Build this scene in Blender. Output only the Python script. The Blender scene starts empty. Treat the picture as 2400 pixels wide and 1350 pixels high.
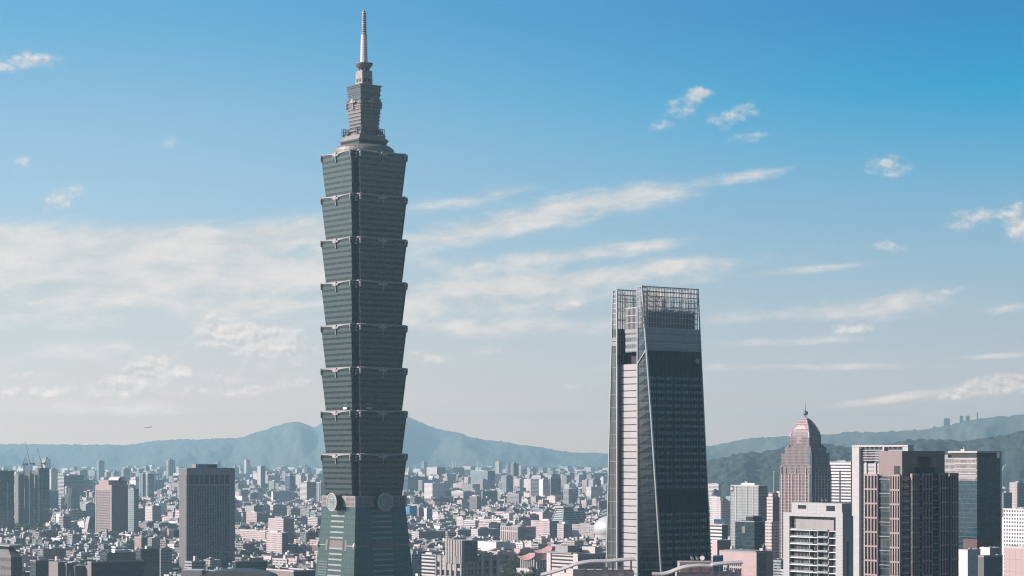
import bpy, math, random
from math import sin, cos, tan, pi, radians, sqrt, atan2
from mathutils import Vector, Matrix

SC = bpy.context.scene
COL = SC.collection

# ------------------------------------------------------------------ camera
H = 158.0            # eye height above the plain, metres
F = 5200.0           # focal length in pixels of the 2400 px wide photograph
HY = 1070.0          # row of the horizon in the photograph
cd = bpy.data.cameras.new("camera")
cam = bpy.data.objects.new("camera", cd)
COL.objects.link(cam)
cam.location = (0, 0, H)
cam.rotation_euler = (radians(90), 0, 0)
cd.sensor_width = 36.0
cd.lens = F / 2400 * 36.0
cd.shift_y = (HY - 675.0) / 2400.0
cd.clip_start = 5.0
cd.clip_end = 90000.0
SC.camera = cam

# ------------------------------------------------------------------ light
SUN_EL = radians(27)
SUN_DIR = Vector((-0.996 * cos(SUN_EL), -0.085 * cos(SUN_EL), sin(SUN_EL)))   # towards the sun
sl = bpy.data.lights.new("sun", 'SUN')
sl.energy = 4.8
sl.angle = radians(0.5)
sl.color = (1.0, 0.87, 0.825)
sun = bpy.data.objects.new("sun", sl)
COL.objects.link(sun)
sun.rotation_euler = SUN_DIR.to_track_quat('Z', 'Y').to_euler()

SC.view_settings.view_transform = 'Standard'
SC.view_settings.look = 'None'
EXPO = 0.65
SC.view_settings.exposure = EXPO
SC.view_settings.gamma = 1.0
SC.render.engine = 'CYCLES'
cy = SC.cycles
cy.max_bounces = 5
cy.diffuse_bounces = 2
cy.glossy_bounces = 3
cy.transmission_bounces = 2
cy.transparent_max_bounces = 8
cy.volume_bounces = 0
cy.caustics_reflective = False
cy.caustics_refractive = False
cy.use_denoising = True
cy.denoising_prefilter = 'NONE'      # keeps the window detail that the default would smear
cy.filter_width = 1.15
cy.sample_clamp_indirect = 4.0

HAZE_DENSITY = 4.8e-5
HAZE_COLOR = (0.53, 0.83, 0.95, 1)
AIR = (0.345, 0.52, 0.61)
HAZE_TOP = 645.0
HAZE_FAR = 26500.0
ALB = 0.72                   # dims plain and wall colours evenly against the raised exposure      # how bright a bottomless depth of that air looks, on screen

# ------------------------------------------------------------------ node helpers
class NT:
    def __init__(s, nt):
        s.nt = nt
    def new(s, t, **kw):
        n = s.nt.nodes.new(t)
        for k, v in kw.items():
            setattr(n, k, v)
        return n
    def link(s, a, b):
        s.nt.links.new(a, b)
    def inp(s, sock, v):
        if isinstance(v, bpy.types.NodeSocket):
            s.nt.links.new(v, sock)
        else:
            if sock.type == 'RGBA' and len(v) == 3:
                v = (*v, 1)
            sock.default_value = v
    def m(s, op, a, b=0.0, c=None, clamp=False):
        n = s.new('ShaderNodeMath', operation=op, use_clamp=clamp)
        s.inp(n.inputs[0], a)
        s.inp(n.inputs[1], b)
        if c is not None:
            s.inp(n.inputs[2], c)
        return n.outputs[0]
    def mix(s, f, a, b, blend='MIX'):
        n = s.new('ShaderNodeMix', data_type='RGBA', blend_type=blend)
        s.inp(n.inputs[0], f)
        s.inp(n.inputs[6], a)
        s.inp(n.inputs[7], b)
        return n.outputs[2]
    def noise(s, vec, scale, detail=3, rough=0.5, dim='3D'):
        n = s.new('ShaderNodeTexNoise', noise_dimensions=dim)
        if vec is not None:
            s.link(vec, n.inputs['Vector'])
        n.inputs['Scale'].default_value = scale
        n.inputs['Detail'].default_value = detail
        n.inputs['Roughness'].default_value = rough
        return n.outputs['Fac']
    def comb(s, x, y, z=0.0):
        n = s.new('ShaderNodeCombineXYZ')
        s.inp(n.inputs[0], x); s.inp(n.inputs[1], y); s.inp(n.inputs[2], z)
        return n.outputs[0]
    def sstep(s, x, lo, hi):
        n = s.new('ShaderNodeMapRange', interpolation_type='SMOOTHSTEP')
        s.inp(n.inputs[0], x)
        s.inp(n.inputs[1], lo); s.inp(n.inputs[2], hi)
        n.inputs[3].default_value = 0.0; n.inputs[4].default_value = 1.0
        return n.outputs[0]

def srgb(r, g, b):
    f = lambda c: (c / 255 / 12.92) if c <= 10 else ((c / 255 + 0.055) / 1.055) ** 2.4
    return (f(r), f(g), f(b), 1)

# ------------------------------------------------------------------ sky
world = bpy.data.worlds.new("World")
SC.world = world
world.use_nodes = True
wn = NT(world.node_tree)
world.node_tree.nodes.clear()
tc = wn.new('ShaderNodeTexCoord')
sep = wn.new('ShaderNodeSeparateXYZ')
wn.link(tc.outputs['Generated'], sep.inputs[0])
az = wn.m('ARCTAN2', sep.outputs[0], sep.outputs[1])
el = wn.m('ARCSINE', sep.outputs[2])
U = wn.m('MULTIPLY', az, F / 1000.0)        # thousands of "photo pixels" of arc right of the view axis
V = wn.m('MULTIPLY', el, F / 1000.0)        # the same above the horizon
sky = wn.new('ShaderNodeTexSky', sky_type='NISHITA')
sky.sun_disc = False
sky.sun_elevation = SUN_EL
sky.sun_rotation = atan2(SUN_DIR.x, SUN_DIR.y)
sky.altitude = 150
sky.air_density = 1.0
sky.dust_density = 1.5
sky.ozone_density = 2.0
nish = wn.mix(1.0, sky.outputs[0], (0.056, 0.053, 0.049, 1), 'MULTIPLY')

def ramp(fac, stops):
    n = wn.new('ShaderNodeValToRGB')
    e = n.color_ramp.elements
    while len(e) < len(stops):
        e.new(0.5)
    for el_, (p, c) in zip(e, stops):
        el_.position = p
        el_.color = c
    wn.inp(n.inputs[0], fac)
    return n.outputs[0]
# low sky: left (towards the sun) paler, right deeper blue
def behind_air(rgb, v):
    """the colour of the sky above the air for it to look like rgb through the air at v thousandths of arc above the horizon"""
    t = math.exp(-HAZE_DENSITY * min(HAZE_FAR - 100, (HAZE_TOP - H) / max(1e-4, math.tan(max(v, 0.0) * 1000 / F))))
    return tuple(max(0.02, (c - l * (1 - t)) / t) / 2 ** EXPO for c, l in zip(srgb(*rgb)[:3], AIR)) + (1,)
VF = wn.m('DIVIDE', V, 1.2, clamp=True)
def sky_ramp(st):
    rows = []
    for i in range(19):
        v = (i / 18) ** 1.5 * 1.1
        y = HY - v * 1000
        for (y0, c0), (y1, c1) in zip(st, st[1:]):
            if y1 <= y <= y0 or (y0, c0) == st[0] and y > y0 or (y1, c1) == st[-1] and y < y1:
                t = min(1, max(0, (y0 - y) / (y0 - y1)))
                rows.append((v / 1.2, behind_air(tuple(a + (b - a) * t for a, b in zip(c0, c1)), v)))
                break
    return ramp(VF, rows)
# how the low sky looks over the left and right edge of the view, row by row: towards the sun paler, away from it deeper blue
left = sky_ramp([(1070, (203, 202, 198)), (1000, (202, 202, 199)), (850, (197, 202, 203)), (700, (182, 199, 206)), (500, (160, 192, 211)),
                 (300, (141, 182, 209)), (20, (98, 164, 203))])
right = sky_ramp([(1070, (190, 197, 197)), (980, (188, 197, 200)), (850, (182, 196, 203)), (650, (159, 188, 205)), (450, (126, 177, 207)),
                  (250, (78, 164, 205)), (20, (4, 140, 194))])
low = wn.mix(wn.sstep(U, -1.1, 1.3), left, right)
skyc = wn.mix(wn.sstep(V, 0.9, 3.0), low, nish)

# the sky brightens towards the sun
dt = wn.new('ShaderNodeVectorMath', operation='DOT_PRODUCT')
wn.link(tc.outputs['Generated'], dt.inputs[0])
dt.inputs[1].default_value = SUN_DIR
ang = wn.m('ARCCOSINE', dt.outputs['Value'])
glow = wn.m('ADD', 1.0, wn.m('MULTIPLY', wn.m('EXPONENT', wn.m('MULTIPLY', ang, -2.8)), 7.0))
skyc = wn.mix(1.0, skyc, wn.comb(glow, glow, glow), 'MULTIPLY')
# clouds: wisps along slanted bands, and small cumulus
rot = radians(7)
Ur = wn.m('ADD', wn.m('MULTIPLY', U, cos(rot)), wn.m('MULTIPLY', V, sin(rot)))
Vr = wn.m('SUBTRACT', wn.m('MULTIPLY', V, cos(rot)), wn.m('MULTIPLY', U, sin(rot)))
def blobs(lst):
    """sum of soft ellipses; entries in photo pixels (x, y, half width, half height, tilt degrees, weight)"""
    tot = None
    for (x, y, a, b, t, w) in lst:
        u0, v0 = math.atan((x - 1200) / F) * F / 1000, (HY - y) / 1000
        t = radians(t)
        du = wn.m('SUBTRACT', U, u0)
        dv = wn.m('SUBTRACT', V, v0)
        p = wn.m('ADD', wn.m('MULTIPLY', du, cos(t) * 1000 / a), wn.m('MULTIPLY', dv, sin(t) * 1000 / a))
        q = wn.m('SUBTRACT', wn.m('MULTIPLY', dv, cos(t) * 1000 / b), wn.m('MULTIPLY', du, sin(t) * 1000 / b))
        r2 = wn.m('ADD', wn.m('MULTIPLY', p, p), wn.m('MULTIPLY', q, q))
        g = wn.m('MULTIPLY', wn.m('EXPONENT', wn.m('MULTIPLY', r2, -1.0)), w)
        tot = g if tot is None else wn.m('ADD', tot, g)
    return tot
wis = blobs([
    (-60, 578, 440, 40, 1, 1.35), (420, 575, 320, 34, 4, 1.25), (700, 545, 160, 34, 6, .9), (100, 668, 480, 58, 3, 1.35), (520, 650, 280, 50, 4, 1.25), (50, 745, 340, 30, 0, .8), (600, 725, 240, 36, 3, .7),
    (1100, 545, 150, 26, 9, 1.05), (1290, 500, 140, 32, 10, .92), (1480, 468, 160, 28, 9, .9), (1090, 470, 120, 18, 10, .8), (1220, 445, 60, 14, 8, .45), (1710, 428, 140, 16, 9, .68),
    (1300, 605, 300, 18, 6, .82), (1540, 575, 80, 10, 8, .5), (1130, 690, 260, 48, 4, 1.0), (1440, 650, 330, 26, 6, .85), (1800, 645, 180, 9, 5, .7), (1960, 735, 260, 22, 3, .85), (2140, 712, 100, 26, 14, .9),
    (1200, 770, 320, 22, 0, .6), (1800, 862, 400, 8, 0, .65), (2330, 840, 150, 6, 2, .75), (1850, 802, 150, 10, 2, .65), (2130, 930, 190, 10, 8, .65), (1560, 628, 60, 16, 0, .5),
    (2330, 735, 90, 12, 5, .45), (1000, 610, 60, 20, 0, .6), (250, 830, 380, 26, 2, .55), (300, 960, 500, 20, 0, .35)])
# coarse, middling and fine noise, all drawn out along the bands and bent by a slow warp
warp = wn.m('MULTIPLY', wn.m('SUBTRACT', wn.noise(wn.comb(wn.m('MULTIPLY', U, 3.0), wn.m('MULTIPLY', V, 5.0), 8.0), 1.0, 3, 0.5), 0.5), 0.10)
Vw = wn.m('ADD', Vr, warp)
n1 = wn.noise(wn.comb(wn.m('MULTIPLY', Ur, 4.2), wn.m('MULTIPLY', Vw, 15.0), 3.1), 1.0, 9, 0.62)
n2 = wn.noise(wn.comb(wn.m('MULTIPLY', Ur, 16.0), wn.m('MULTIPLY', Vw, 40.0), 1.7), 1.0, 6, 0.65)
nn = wn.m('ADD', wn.m('MULTIPLY', n1, 0.68), wn.m('MULTIPLY', n2, 0.32))
wf = wn.sstep(wn.m('ADD', wn.m('MULTIPLY', nn, 2.1), wn.m('MULTIPLY', wis, 0.55)), 0.98, 1.80)
wf = wn.m('MULTIPLY', wf, wn.sstep(wis, 0.0, 0.42))
cum = blobs([
    (80, 172, 66, 20, -4, .75), (10, 190, 34, 16, 0, .6), (150, 478, 50, 24, 25, .7), (45, 405, 40, 20, 25, .45),
    (1610, 255, 56, 26, 20, .7), (1640, 228, 22, 13, 0, .55), (1722, 282, 62, 22, 18, .65), (1755, 330, 60, 14, 5, .4),
    (1550, 300, 40, 13, 0, .4), (2078, 402, 56, 28, 0, .62), (2275, 525, 60, 24, 14, .65), (2392, 540, 36, 44, 30, .95),
    (2085, 585, 50, 15, -4, .5), (300, 895, 68, 36, 22, 1.0), (370, 868, 50, 32, 20, .9), (500, 778, 48, 36, 0, .95),
    (620, 800, 110, 48, -6, 1.05), (430, 870, 34, 14, 0, .8), (540, 885, 70, 15, 5, .7), (100, 920, 110, 15, 4, .8),
    (600, 915, 60, 14, 10, .6), (690, 895, 45, 15, 0, .6), (1000, 838, 52, 14, -3, .8), (1140, 822, 44, 13, 5, .6),
    (2350, 905, 100, 22, 4, 1.0), (2260, 925, 80, 11, 8, .8), (60, 885, 100, 12, 2, .5), (1335, 715, 48, 20, 10, .6), (460, 920, 70, 12, 0, .6),
    (400, 348, 36, 18, 20, .3), (1340, 905, 60, 10, 0, .4), (2000, 770, 66, 18, 0, .7), (1560, 625, 50, 18, 0, .6), (2210, 695, 44, 14, 14, .6)])
n3 = wn.noise(wn.comb(wn.m('MULTIPLY', U, 22.0), wn.m('MULTIPLY', V, 30.0), 5.0), 1.0, 8, 0.62)
cf = wn.sstep(wn.m('ADD', wn.m('MULTIPLY', n3, 1.9), wn.m('MULTIPLY', cum, 0.85)), 1.02, 1.85)
cf = wn.m('MULTIPLY', cf, wn.sstep(cum, 0.02, 0.42))
# the relief of the puffs: density towards the sun side and above against below
n3b = wn.noise(wn.comb(wn.m('MULTIPLY', wn.m('ADD', U, -0.007), 22.0), wn.m('MULTIPLY', wn.m('ADD', V, 0.010), 30.0), 5.0), 1.0, 8, 0.62)
rel = wn.m('MULTIPLY', wn.m('SUBTRACT', n3, n3b), 3.2)
def lit(r, g, b): return tuple(c / 2 ** EXPO for c in srgb(r, g, b)[:3]) + (1,)
cumcol = wn.mix(wn.m('ADD', 0.55, rel, clamp=True), lit(190, 197, 201), lit(240, 232, 227))
wiscol = wn.mix(wn.sstep(nn, 0.35, 0.65), lit(198, 205, 208), lit(230, 226, 222))
# the clouds, too, are seen through the air: brighter behind it where the air is deep
path = wn.m('MINIMUM', HAZE_FAR - 100, wn.m('DIVIDE', HAZE_TOP - H, wn.m('MAXIMUM', wn.m('TANGENT', el), 1e-4)))
tr = wn.m('EXPONENT', wn.m('MULTIPLY', path, -HAZE_DENSITY))
def beyond(c):
    air = tuple(a / 2 ** EXPO for a in AIR) + (1,)
    a = wn.mix(1.0, air, wn.comb(*[wn.m('SUBTRACT', 1.0, tr)] * 3), 'MULTIPLY')
    return wn.mix(1.0, wn.mix(1.0, c, a, 'SUBTRACT'), wn.comb(tr, tr, tr), 'DIVIDE')
cumcol = beyond(cumcol)
wiscol = beyond(wiscol)
skyc = wn.mix(wn.m('MULTIPLY', wf, 0.88), skyc, wiscol)
skyc = wn.mix(wn.m('MULTIPLY', cf, 0.80), skyc, cumcol)
# below the horizon: plain dull ground light
skyc = wn.mix(wn.sstep(V, -0.4, -0.02), (0.16, 0.17, 0.18, 1), skyc)
bg = wn.new('ShaderNodeBackground')
wn.link(skyc, bg.inputs[0])
bg.inputs[1].default_value = 1.0
wo = wn.new('ShaderNodeOutputWorld')
wn.link(bg.outputs[0], wo.inputs[0])

# ------------------------------------------------------------------ mesh builder
TH = radians(37.5)     # bearing of the street grid: local x runs right and away, local y left and away

class MB:
    def __init__(s):
        s.v = []; s.f = []; s.uv = []; s.mi = []; s.col = []; s.sty = []
        s.c = (0.5, 0.5, 0.5); s.s = 0.0
        s.smooth = []
    def face(s, pts, uvs=None, m=0, smooth=False):
        i = len(s.v)
        s.v.extend(pts)
        s.f.append(tuple(range(i, i + len(pts))))
        if uvs is None:
            a, b, c = Vector(pts[0]), Vector(pts[1]), Vector(pts[-1])
            n = (b - a).cross(c - a)
            if abs(n.z) > 0.85 * n.length:
                uvs = [(p[0], p[1]) for p in pts]
            else:
                e = Vector((-n.y, n.x, 0))
                if e.length < 1e-9: e = Vector((1, 0, 0))
                e.normalize()
                uvs = [(e.x * p[0] + e.y * p[1], p[2]) for p in pts]
        s.uv.extend(uvs); s.mi.append(m); s.col.append(s.c); s.sty.append(s.s); s.smooth.append(smooth)
    def box(s, x0, x1, y0, y1, z0, z1, m=0, mt=None, bottom=False, ml=None, mr=None):
        """ml: material of the -x face, mr: of the -y face, mt: of the top"""
        if mt is None: mt = m
        A = lambda x, y, z: (x, y, z)
        s.face([A(x0, y1, z0), A(x0, y0, z0), A(x0, y0, z1), A(x0, y1, z1)], [(y1, z0), (y0, z0), (y0, z1), (y1, z1)], m if ml is None else ml)
        s.face([A(x0, y0, z0), A(x1, y0, z0), A(x1, y0, z1), A(x0, y0, z1)], [(x0, z0), (x1, z0), (x1, z1), (x0, z1)], m if mr is None else mr)
        s.face([A(x1, y0, z0), A(x1, y1, z0), A(x1, y1, z1), A(x1, y0, z1)], [(y0, z0), (y1, z0), (y1, z1), (y0, z1)], m if ml is None else ml)
        s.face([A(x1, y1, z0), A(x0, y1, z0), A(x0, y1, z1), A(x1, y1, z1)], [(x1, z0), (x0, z0), (x0, z1), (x1, z1)], m if mr is None else mr)
        st = s.s; s.s = -1.0
        s.face([A(x0, y0, z1), A(x1, y0, z1), A(x1, y1, z1), A(x0, y1, z1)], None, mt)
        if bottom:
            s.face([A(x0, y1, z0), A(x1, y1, z0), A(x1, y0, z0), A(x0, y0, z0)], None, mt)
        s.s = st
    def prism(s, bot, top, z0, z1, m=0, mt=None, cap=True, zt=None):
        """bot, top: lists of (x, y) counter-clockwise seen from above"""
        n = len(bot)
        u = 0.0
        for i in range(n):
            j = (i + 1) % n
            L = math.hypot(top[j][0] - top[i][0], top[j][1] - top[i][1])
            L0 = math.hypot(bot[j][0] - bot[i][0], bot[j][1] - bot[i][1])
            c = u + max(L, L0) / 2
            s.face([(*bot[i], z0), (*bot[j], z0), (*top[j], z1), (*top[i], z1)], [(c - L0 / 2, z0), (c + L0 / 2, z0), (c + L / 2, z1), (c - L / 2, z1)], m)
            u += max(L, L0)
        if cap:
            s.face([(*p, z1) for p in top], None, m if mt is None else mt)
            s.face([(*p, z0) for p in reversed(bot)], None, m if mt is None else mt)
    def cyl(s, cx, cy, z0, z1, r0, r1=None, n=16, m=0, cap=True, smooth=True):
        r1 = r0 if r1 is None else r1
        P = [(cos(2 * pi * k / n), sin(2 * pi * k / n)) for k in range(n)]
        for k in range(n):
            a, b = P[k], P[(k + 1) % n]
            u0, u1 = k * 2 * pi * r0 / n, (k + 1) * 2 * pi * r0 / n
            s.face([(cx + a[0] * r0, cy + a[1] * r0, z0), (cx + b[0] * r0, cy + b[1] * r0, z0), (cx + b[0] * r1, cy + b[1] * r1, z1), (cx + a[0] * r1, cy + a[1] * r1, z1)],
                   [(u0, z0), (u1, z0), (u1, z1), (u0, z1)], m, smooth)
        if cap:
            if r1 > 0: s.face([(cx + p[0] * r1, cy + p[1] * r1, z1) for p in P], None, m)
            if r0 > 0: s.face([(cx + p[0] * r0, cy + p[1] * r0, z0) for p in reversed(P)], None, m)
    def lathe(s, prof, n=20, m=0, cx=0, cy=0, smooth=True):
        for (r0, z0), (r1, z1) in zip(prof, prof[1:]):
            s.cyl(cx, cy, z0, z1, max(r0, 1e-4), max(r1, 1e-4), n, m, False, smooth)
        if prof[-1][0] > 0.01:
            r, z = prof[-1]
            s.face([(cx + r * cos(2 * pi * k / n), cy + r * sin(2 * pi * k / n), z) for k in range(n)], None, m)
    def bar(s, a, b, w, m=0, w2=None, up=(0, 0, 1)):
        """square bar from a to b"""
        a, b = Vector(a), Vector(b)
        w2 = w if w2 is None else w2
        d = (b - a).normalized()
        u = Vector(up)
        if abs(d.dot(u)) > 0.95: u = Vector((1, 0, 0))
        x = d.cross(u).normalized(); y = x.cross(d).normalized()
        A = [a + x * (i * w / 2) + y * (j * w / 2) for i, j in ((-1, -1), (1, -1), (1, 1), (-1, 1))]
        B = [b + x * (i * w2 / 2) + y * (j * w2 / 2) for i, j in ((-1, -1), (1, -1), (1, 1), (-1, 1))]
        for k in range(4):
            l = (k + 1) % 4
            s.face([tuple(A[k]), tuple(A[l]), tuple(B[l]), tuple(B[k])], None, m)
        s.face([tuple(p) for p in reversed(A)], None, m)
        s.face([tuple(p) for p in B], None, m)
    def ball(s, c, r, n=12, m=0, sq=(1, 1, 1)):
        h = max(4, n // 2)
        pt = lambda i, j: (c[0] + r * sq[0] * sin(pi * i / h) * cos(2 * pi * j / n), c[1] + r * sq[1] * sin(pi * i / h) * sin(2 * pi * j / n), c[2] + r * sq[2] * cos(pi * i / h))
        for i in range(h):
            for j in range(n):
                q = [pt(i, j), pt(i + 1, j), pt(i + 1, j + 1), pt(i, j + 1)]
                if i == 0: q = [q[0], q[1], q[2]]
                elif i == h - 1: q = [q[0], q[1], q[3]]
                s.face(q, [(p[0], p[2]) for p in q], m, True)
    def mesh(s, name, mats, attrs=False):
        me = bpy.data.meshes.new(name)
        me.from_pydata(s.v, [], s.f)
        uvl = me.uv_layers.new(name="UVMap")
        uvl.data.foreach_set("uv", [c for p in s.uv for c in p])
        me.polygons.foreach_set("material_index", s.mi)
        me.polygons.foreach_set("use_smooth", s.smooth)
        for k in (mats if isinstance(mats, (list, tuple)) else [mats]):
            me.materials.append(k)
        if attrs:
            a = me.attributes.new("col", 'FLOAT_COLOR', 'FACE')
            a.data.foreach_set("color", [c for p in s.col for c in (p[0], p[1], p[2], 1.0)])
            a = me.attributes.new("sty", 'FLOAT', 'FACE')
            a.data.foreach_set("value", s.sty)
        me.update()
        return me
    def build(s, name, mats, parent=None, loc=None, rot=None, attrs=False):
        o = bpy.data.objects.new(name, s.mesh(name, mats, attrs))
        COL.objects.link(o)
        if parent is not None: o.parent = parent
        if loc is not None: o.location = loc
        if rot is not None: o.rotation_euler = (0, 0, rot)
        return o

def tag(o, label=None, cat=None, group=None, kind=None):
    if label: o['label'] = label
    if cat: o['category'] = cat
    if group: o['group'] = group
    if kind: o['kind'] = kind
    return o
def empty(name, loc, rot=0.0, label=None, cat=None, group=None):
    o = bpy.data.objects.new(name, None)
    COL.objects.link(o)
    o.location = loc
    o.rotation_euler = (0, 0, rot)
    o.empty_display_size = 5
    return tag(o, label, cat, group)
def copy_part(o, parent, loc=None, rotz=None):
    c = o.copy()
    COL.objects.link(c)
    c.parent = parent
    if loc is not None: c.location = loc
    if rotz is not None: c.rotation_euler = (0, 0, rotz)
    return c
CHILD = {}
def copy_tree(o, parent=None):
    c = o.copy()
    COL.objects.link(c)
    if parent is not None: c.parent = parent
    for ch in o.children: copy_tree(ch, c)
    return c

# from the photograph to the plan: a column and a distance give a place, a row and a distance give a height
def at(px, d): return ((px - 1200) / F * d, d, 0.0)
def zat(py, d): return H - (py - HY) / F * d
def dbase(py): return F * H / (py - HY)
def wright(xc, xr, d, th=TH):
    k = (xr - 1200) / F; X = (xc - 1200) / F * d
    return (k * d - X) / (cos(th) - k * sin(th))
def wleft(xc, xl, d, th=TH):
    k = (xl - 1200) / F; X = (xc - 1200) / F * d
    return (k * d - X) / (-sin(th) - k * cos(th))
# ------------------------------------------------------------------ materials
def principled(name):
    m = bpy.data.materials.new(name)
    m.use_nodes = True
    n = NT(m.node_tree)
    b = m.node_tree.nodes['Principled BSDF']
    return m, n, b
def plain(name, c, rough=0.7, metal=0.0, ior=1.45, var=0.18, scale=0.15):
    m, n, b = principled(name)
    t = n.new('ShaderNodeTexCoord')
    f = n.noise(t.outputs['Object'], scale, 4, 0.6)
    k = n.m('ADD', 1 - var, n.m('MULTIPLY', f, 2 * var))
    cc = n.mix(1.0, (*[q * ALB for q in c], 1), n.comb(k, k, k), 'MULTIPLY')
    n.link(cc, b.inputs['Base Color'])
    b.inputs['Roughness'].default_value = rough
    b.inputs['Metallic'].default_value = metal
    b.inputs['IOR'].default_value = ior
    return m
def facade(name, wall, glass, mu, mv, fu, fv, uo=0.0, vo=0.0, gr=0.12, gior=1.6, wr=0.65, wior=1.45, vary=0.6, light=(0.16, 0.18, 0.18),
           group=None, blanks=(), lit=0.35, wmetal=0.0, tint=None):
    """windows laid out in metres on the UV map: module mu x mv, of which fu x fv is glass"""
    m, n, b = principled(name)
    uv = n.new('ShaderNodeUVMap')
    uv.uv_map = "UVMap"
    sp = n.new('ShaderNodeSeparateXYZ')
    n.link(uv.outputs[0], sp.inputs[0])
    u = n.m('DIVIDE', n.m('ADD', sp.outputs[0], uo + 1000 * mu), mu)
    v = n.m('DIVIDE', n.m('ADD', sp.outputs[1], vo + 10 * mv), mv)
    mask = n.m('LESS_THAN', n.m('ABSOLUTE', n.m('SUBTRACT', n.m('FRACT', u), 0.5)), fu / 2) if fu < 1 else 1.0
    mk2 = n.m('LESS_THAN', n.m('ABSOLUTE', n.m('SUBTRACT', n.m('FRACT', v), 0.5)), fv / 2) if fv < 1 else 1.0
    mask = n.m('MULTIPLY', mask, mk2)
    if group:
        g = n.m('FRACT', n.m('DIVIDE', n.m('ADD', sp.outputs[0], 1000 * group[0]), group[0]))
        mask = n.m('MULTIPLY', mask, n.m('GREATER_THAN', g, group[1]))
    for z0, z1 in blanks:
        a = n.m('GREATER_THAN', sp.outputs[1], z0); c = n.m('LESS_THAN', sp.outputs[1], z1)
        mask = n.m('MULTIPLY', mask, n.m('SUBTRACT', 1.0, n.m('MULTIPLY', a, c)))
    wn_ = n.new('ShaderNodeTexWhiteNoise', noise_dimensions='2D')
    n.link(n.comb(n.m('FLOOR', u), n.m('FLOOR', v)), wn_.inputs['Vector'])
    r = n.m('POWER', wn_.outputs['Value'], 3.0)
    gcol = n.mix(n.m('MULTIPLY', r, vary), (*glass, 1), (*light, 1))
    t = n.new('ShaderNodeTexCoord')
    st = n.noise(t.outputs['Object'], 0.07, 4, 0.6)
    k = n.m('ADD', 0.84, n.m('MULTIPLY', st, 0.32))
    wcol = n.mix(1.0, (*[q * ALB for q in wall], 1), n.comb(k, k, k), 'MULTIPLY')
    n.link(n.mix(mask, wcol, gcol), b.inputs['Base Color'])
    n.link(n.m('ADD', wr, n.m('MULTIPLY', mask, gr - wr)), b.inputs['Roughness'])
    n.link(n.m('ADD', wior, n.m('MULTIPLY', mask, gior - wior)), b.inputs['IOR'])
    b.inputs['Metallic'].default_value = wmetal
    if tint: b.inputs['Specular Tint'].default_value = (*tint, 1)
    bp = n.new('ShaderNodeBump')
    bp.inputs['Strength'].default_value = 0.6
    bp.inputs['Distance'].default_value = 0.25
    n.link(n.m('SUBTRACT', 1.0, mask), bp.inputs['Height'])
    n.link(bp.outputs[0], b.inputs['Normal'])
    return m

MT = {}
MT['stone_light'] = plain('pale_stone', (0.56, 0.50, 0.48), 0.6)
MT['stone_mid'] = plain('grey_stone', (0.33, 0.31, 0.30), 0.65)
MT['concrete'] = plain('concrete', (0.36, 0.35, 0.34), 0.8)
MT['dark_concrete'] = plain('dark_concrete', (0.15, 0.15, 0.15), 0.8)
MT['white'] = plain('white_render', (0.72, 0.69, 0.67), 0.7)
MT['pink'] = plain('pink_render', (0.60, 0.42, 0.40), 0.75)
MT['brown'] = plain('brown_stone', (0.30, 0.235, 0.225), 0.7)
MT['roof_grey'] = plain('roof_grey', (0.20, 0.20, 0.20), 0.85, var=0.3)
MT['roof_red'] = plain('roof_red', (0.38, 0.17, 0.15), 0.7)
MT['roof_blue'] = plain('roof_blue', (0.09, 0.17, 0.27), 0.5)
MT['roof_green'] = plain('roof_green', (0.13, 0.21, 0.18), 0.6)
MT['steel'] = plain('steel', (0.42, 0.42, 0.42), 0.4, 0.6)
MT['dark_steel'] = plain('dark_steel', (0.07, 0.075, 0.08), 0.5, 0.3)
MT['dark_glass'] = plain('dark_glass', (0.012, 0.022, 0.028), 0.08, 0.0, 1.7, 0.1)
MT['blue_glass'] = plain('blue_glass', (0.02, 0.06, 0.09), 0.1, 0.0, 1.7, 0.2)
MT['black'] = plain('black', (0.02, 0.02, 0.022), 0.6)
MT['teal'] = plain('teal_panel', (0.055, 0.22, 0.27), 0.6)
MT['bark'] = plain('bark', (0.09, 0.07, 0.055), 0.9)

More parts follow.
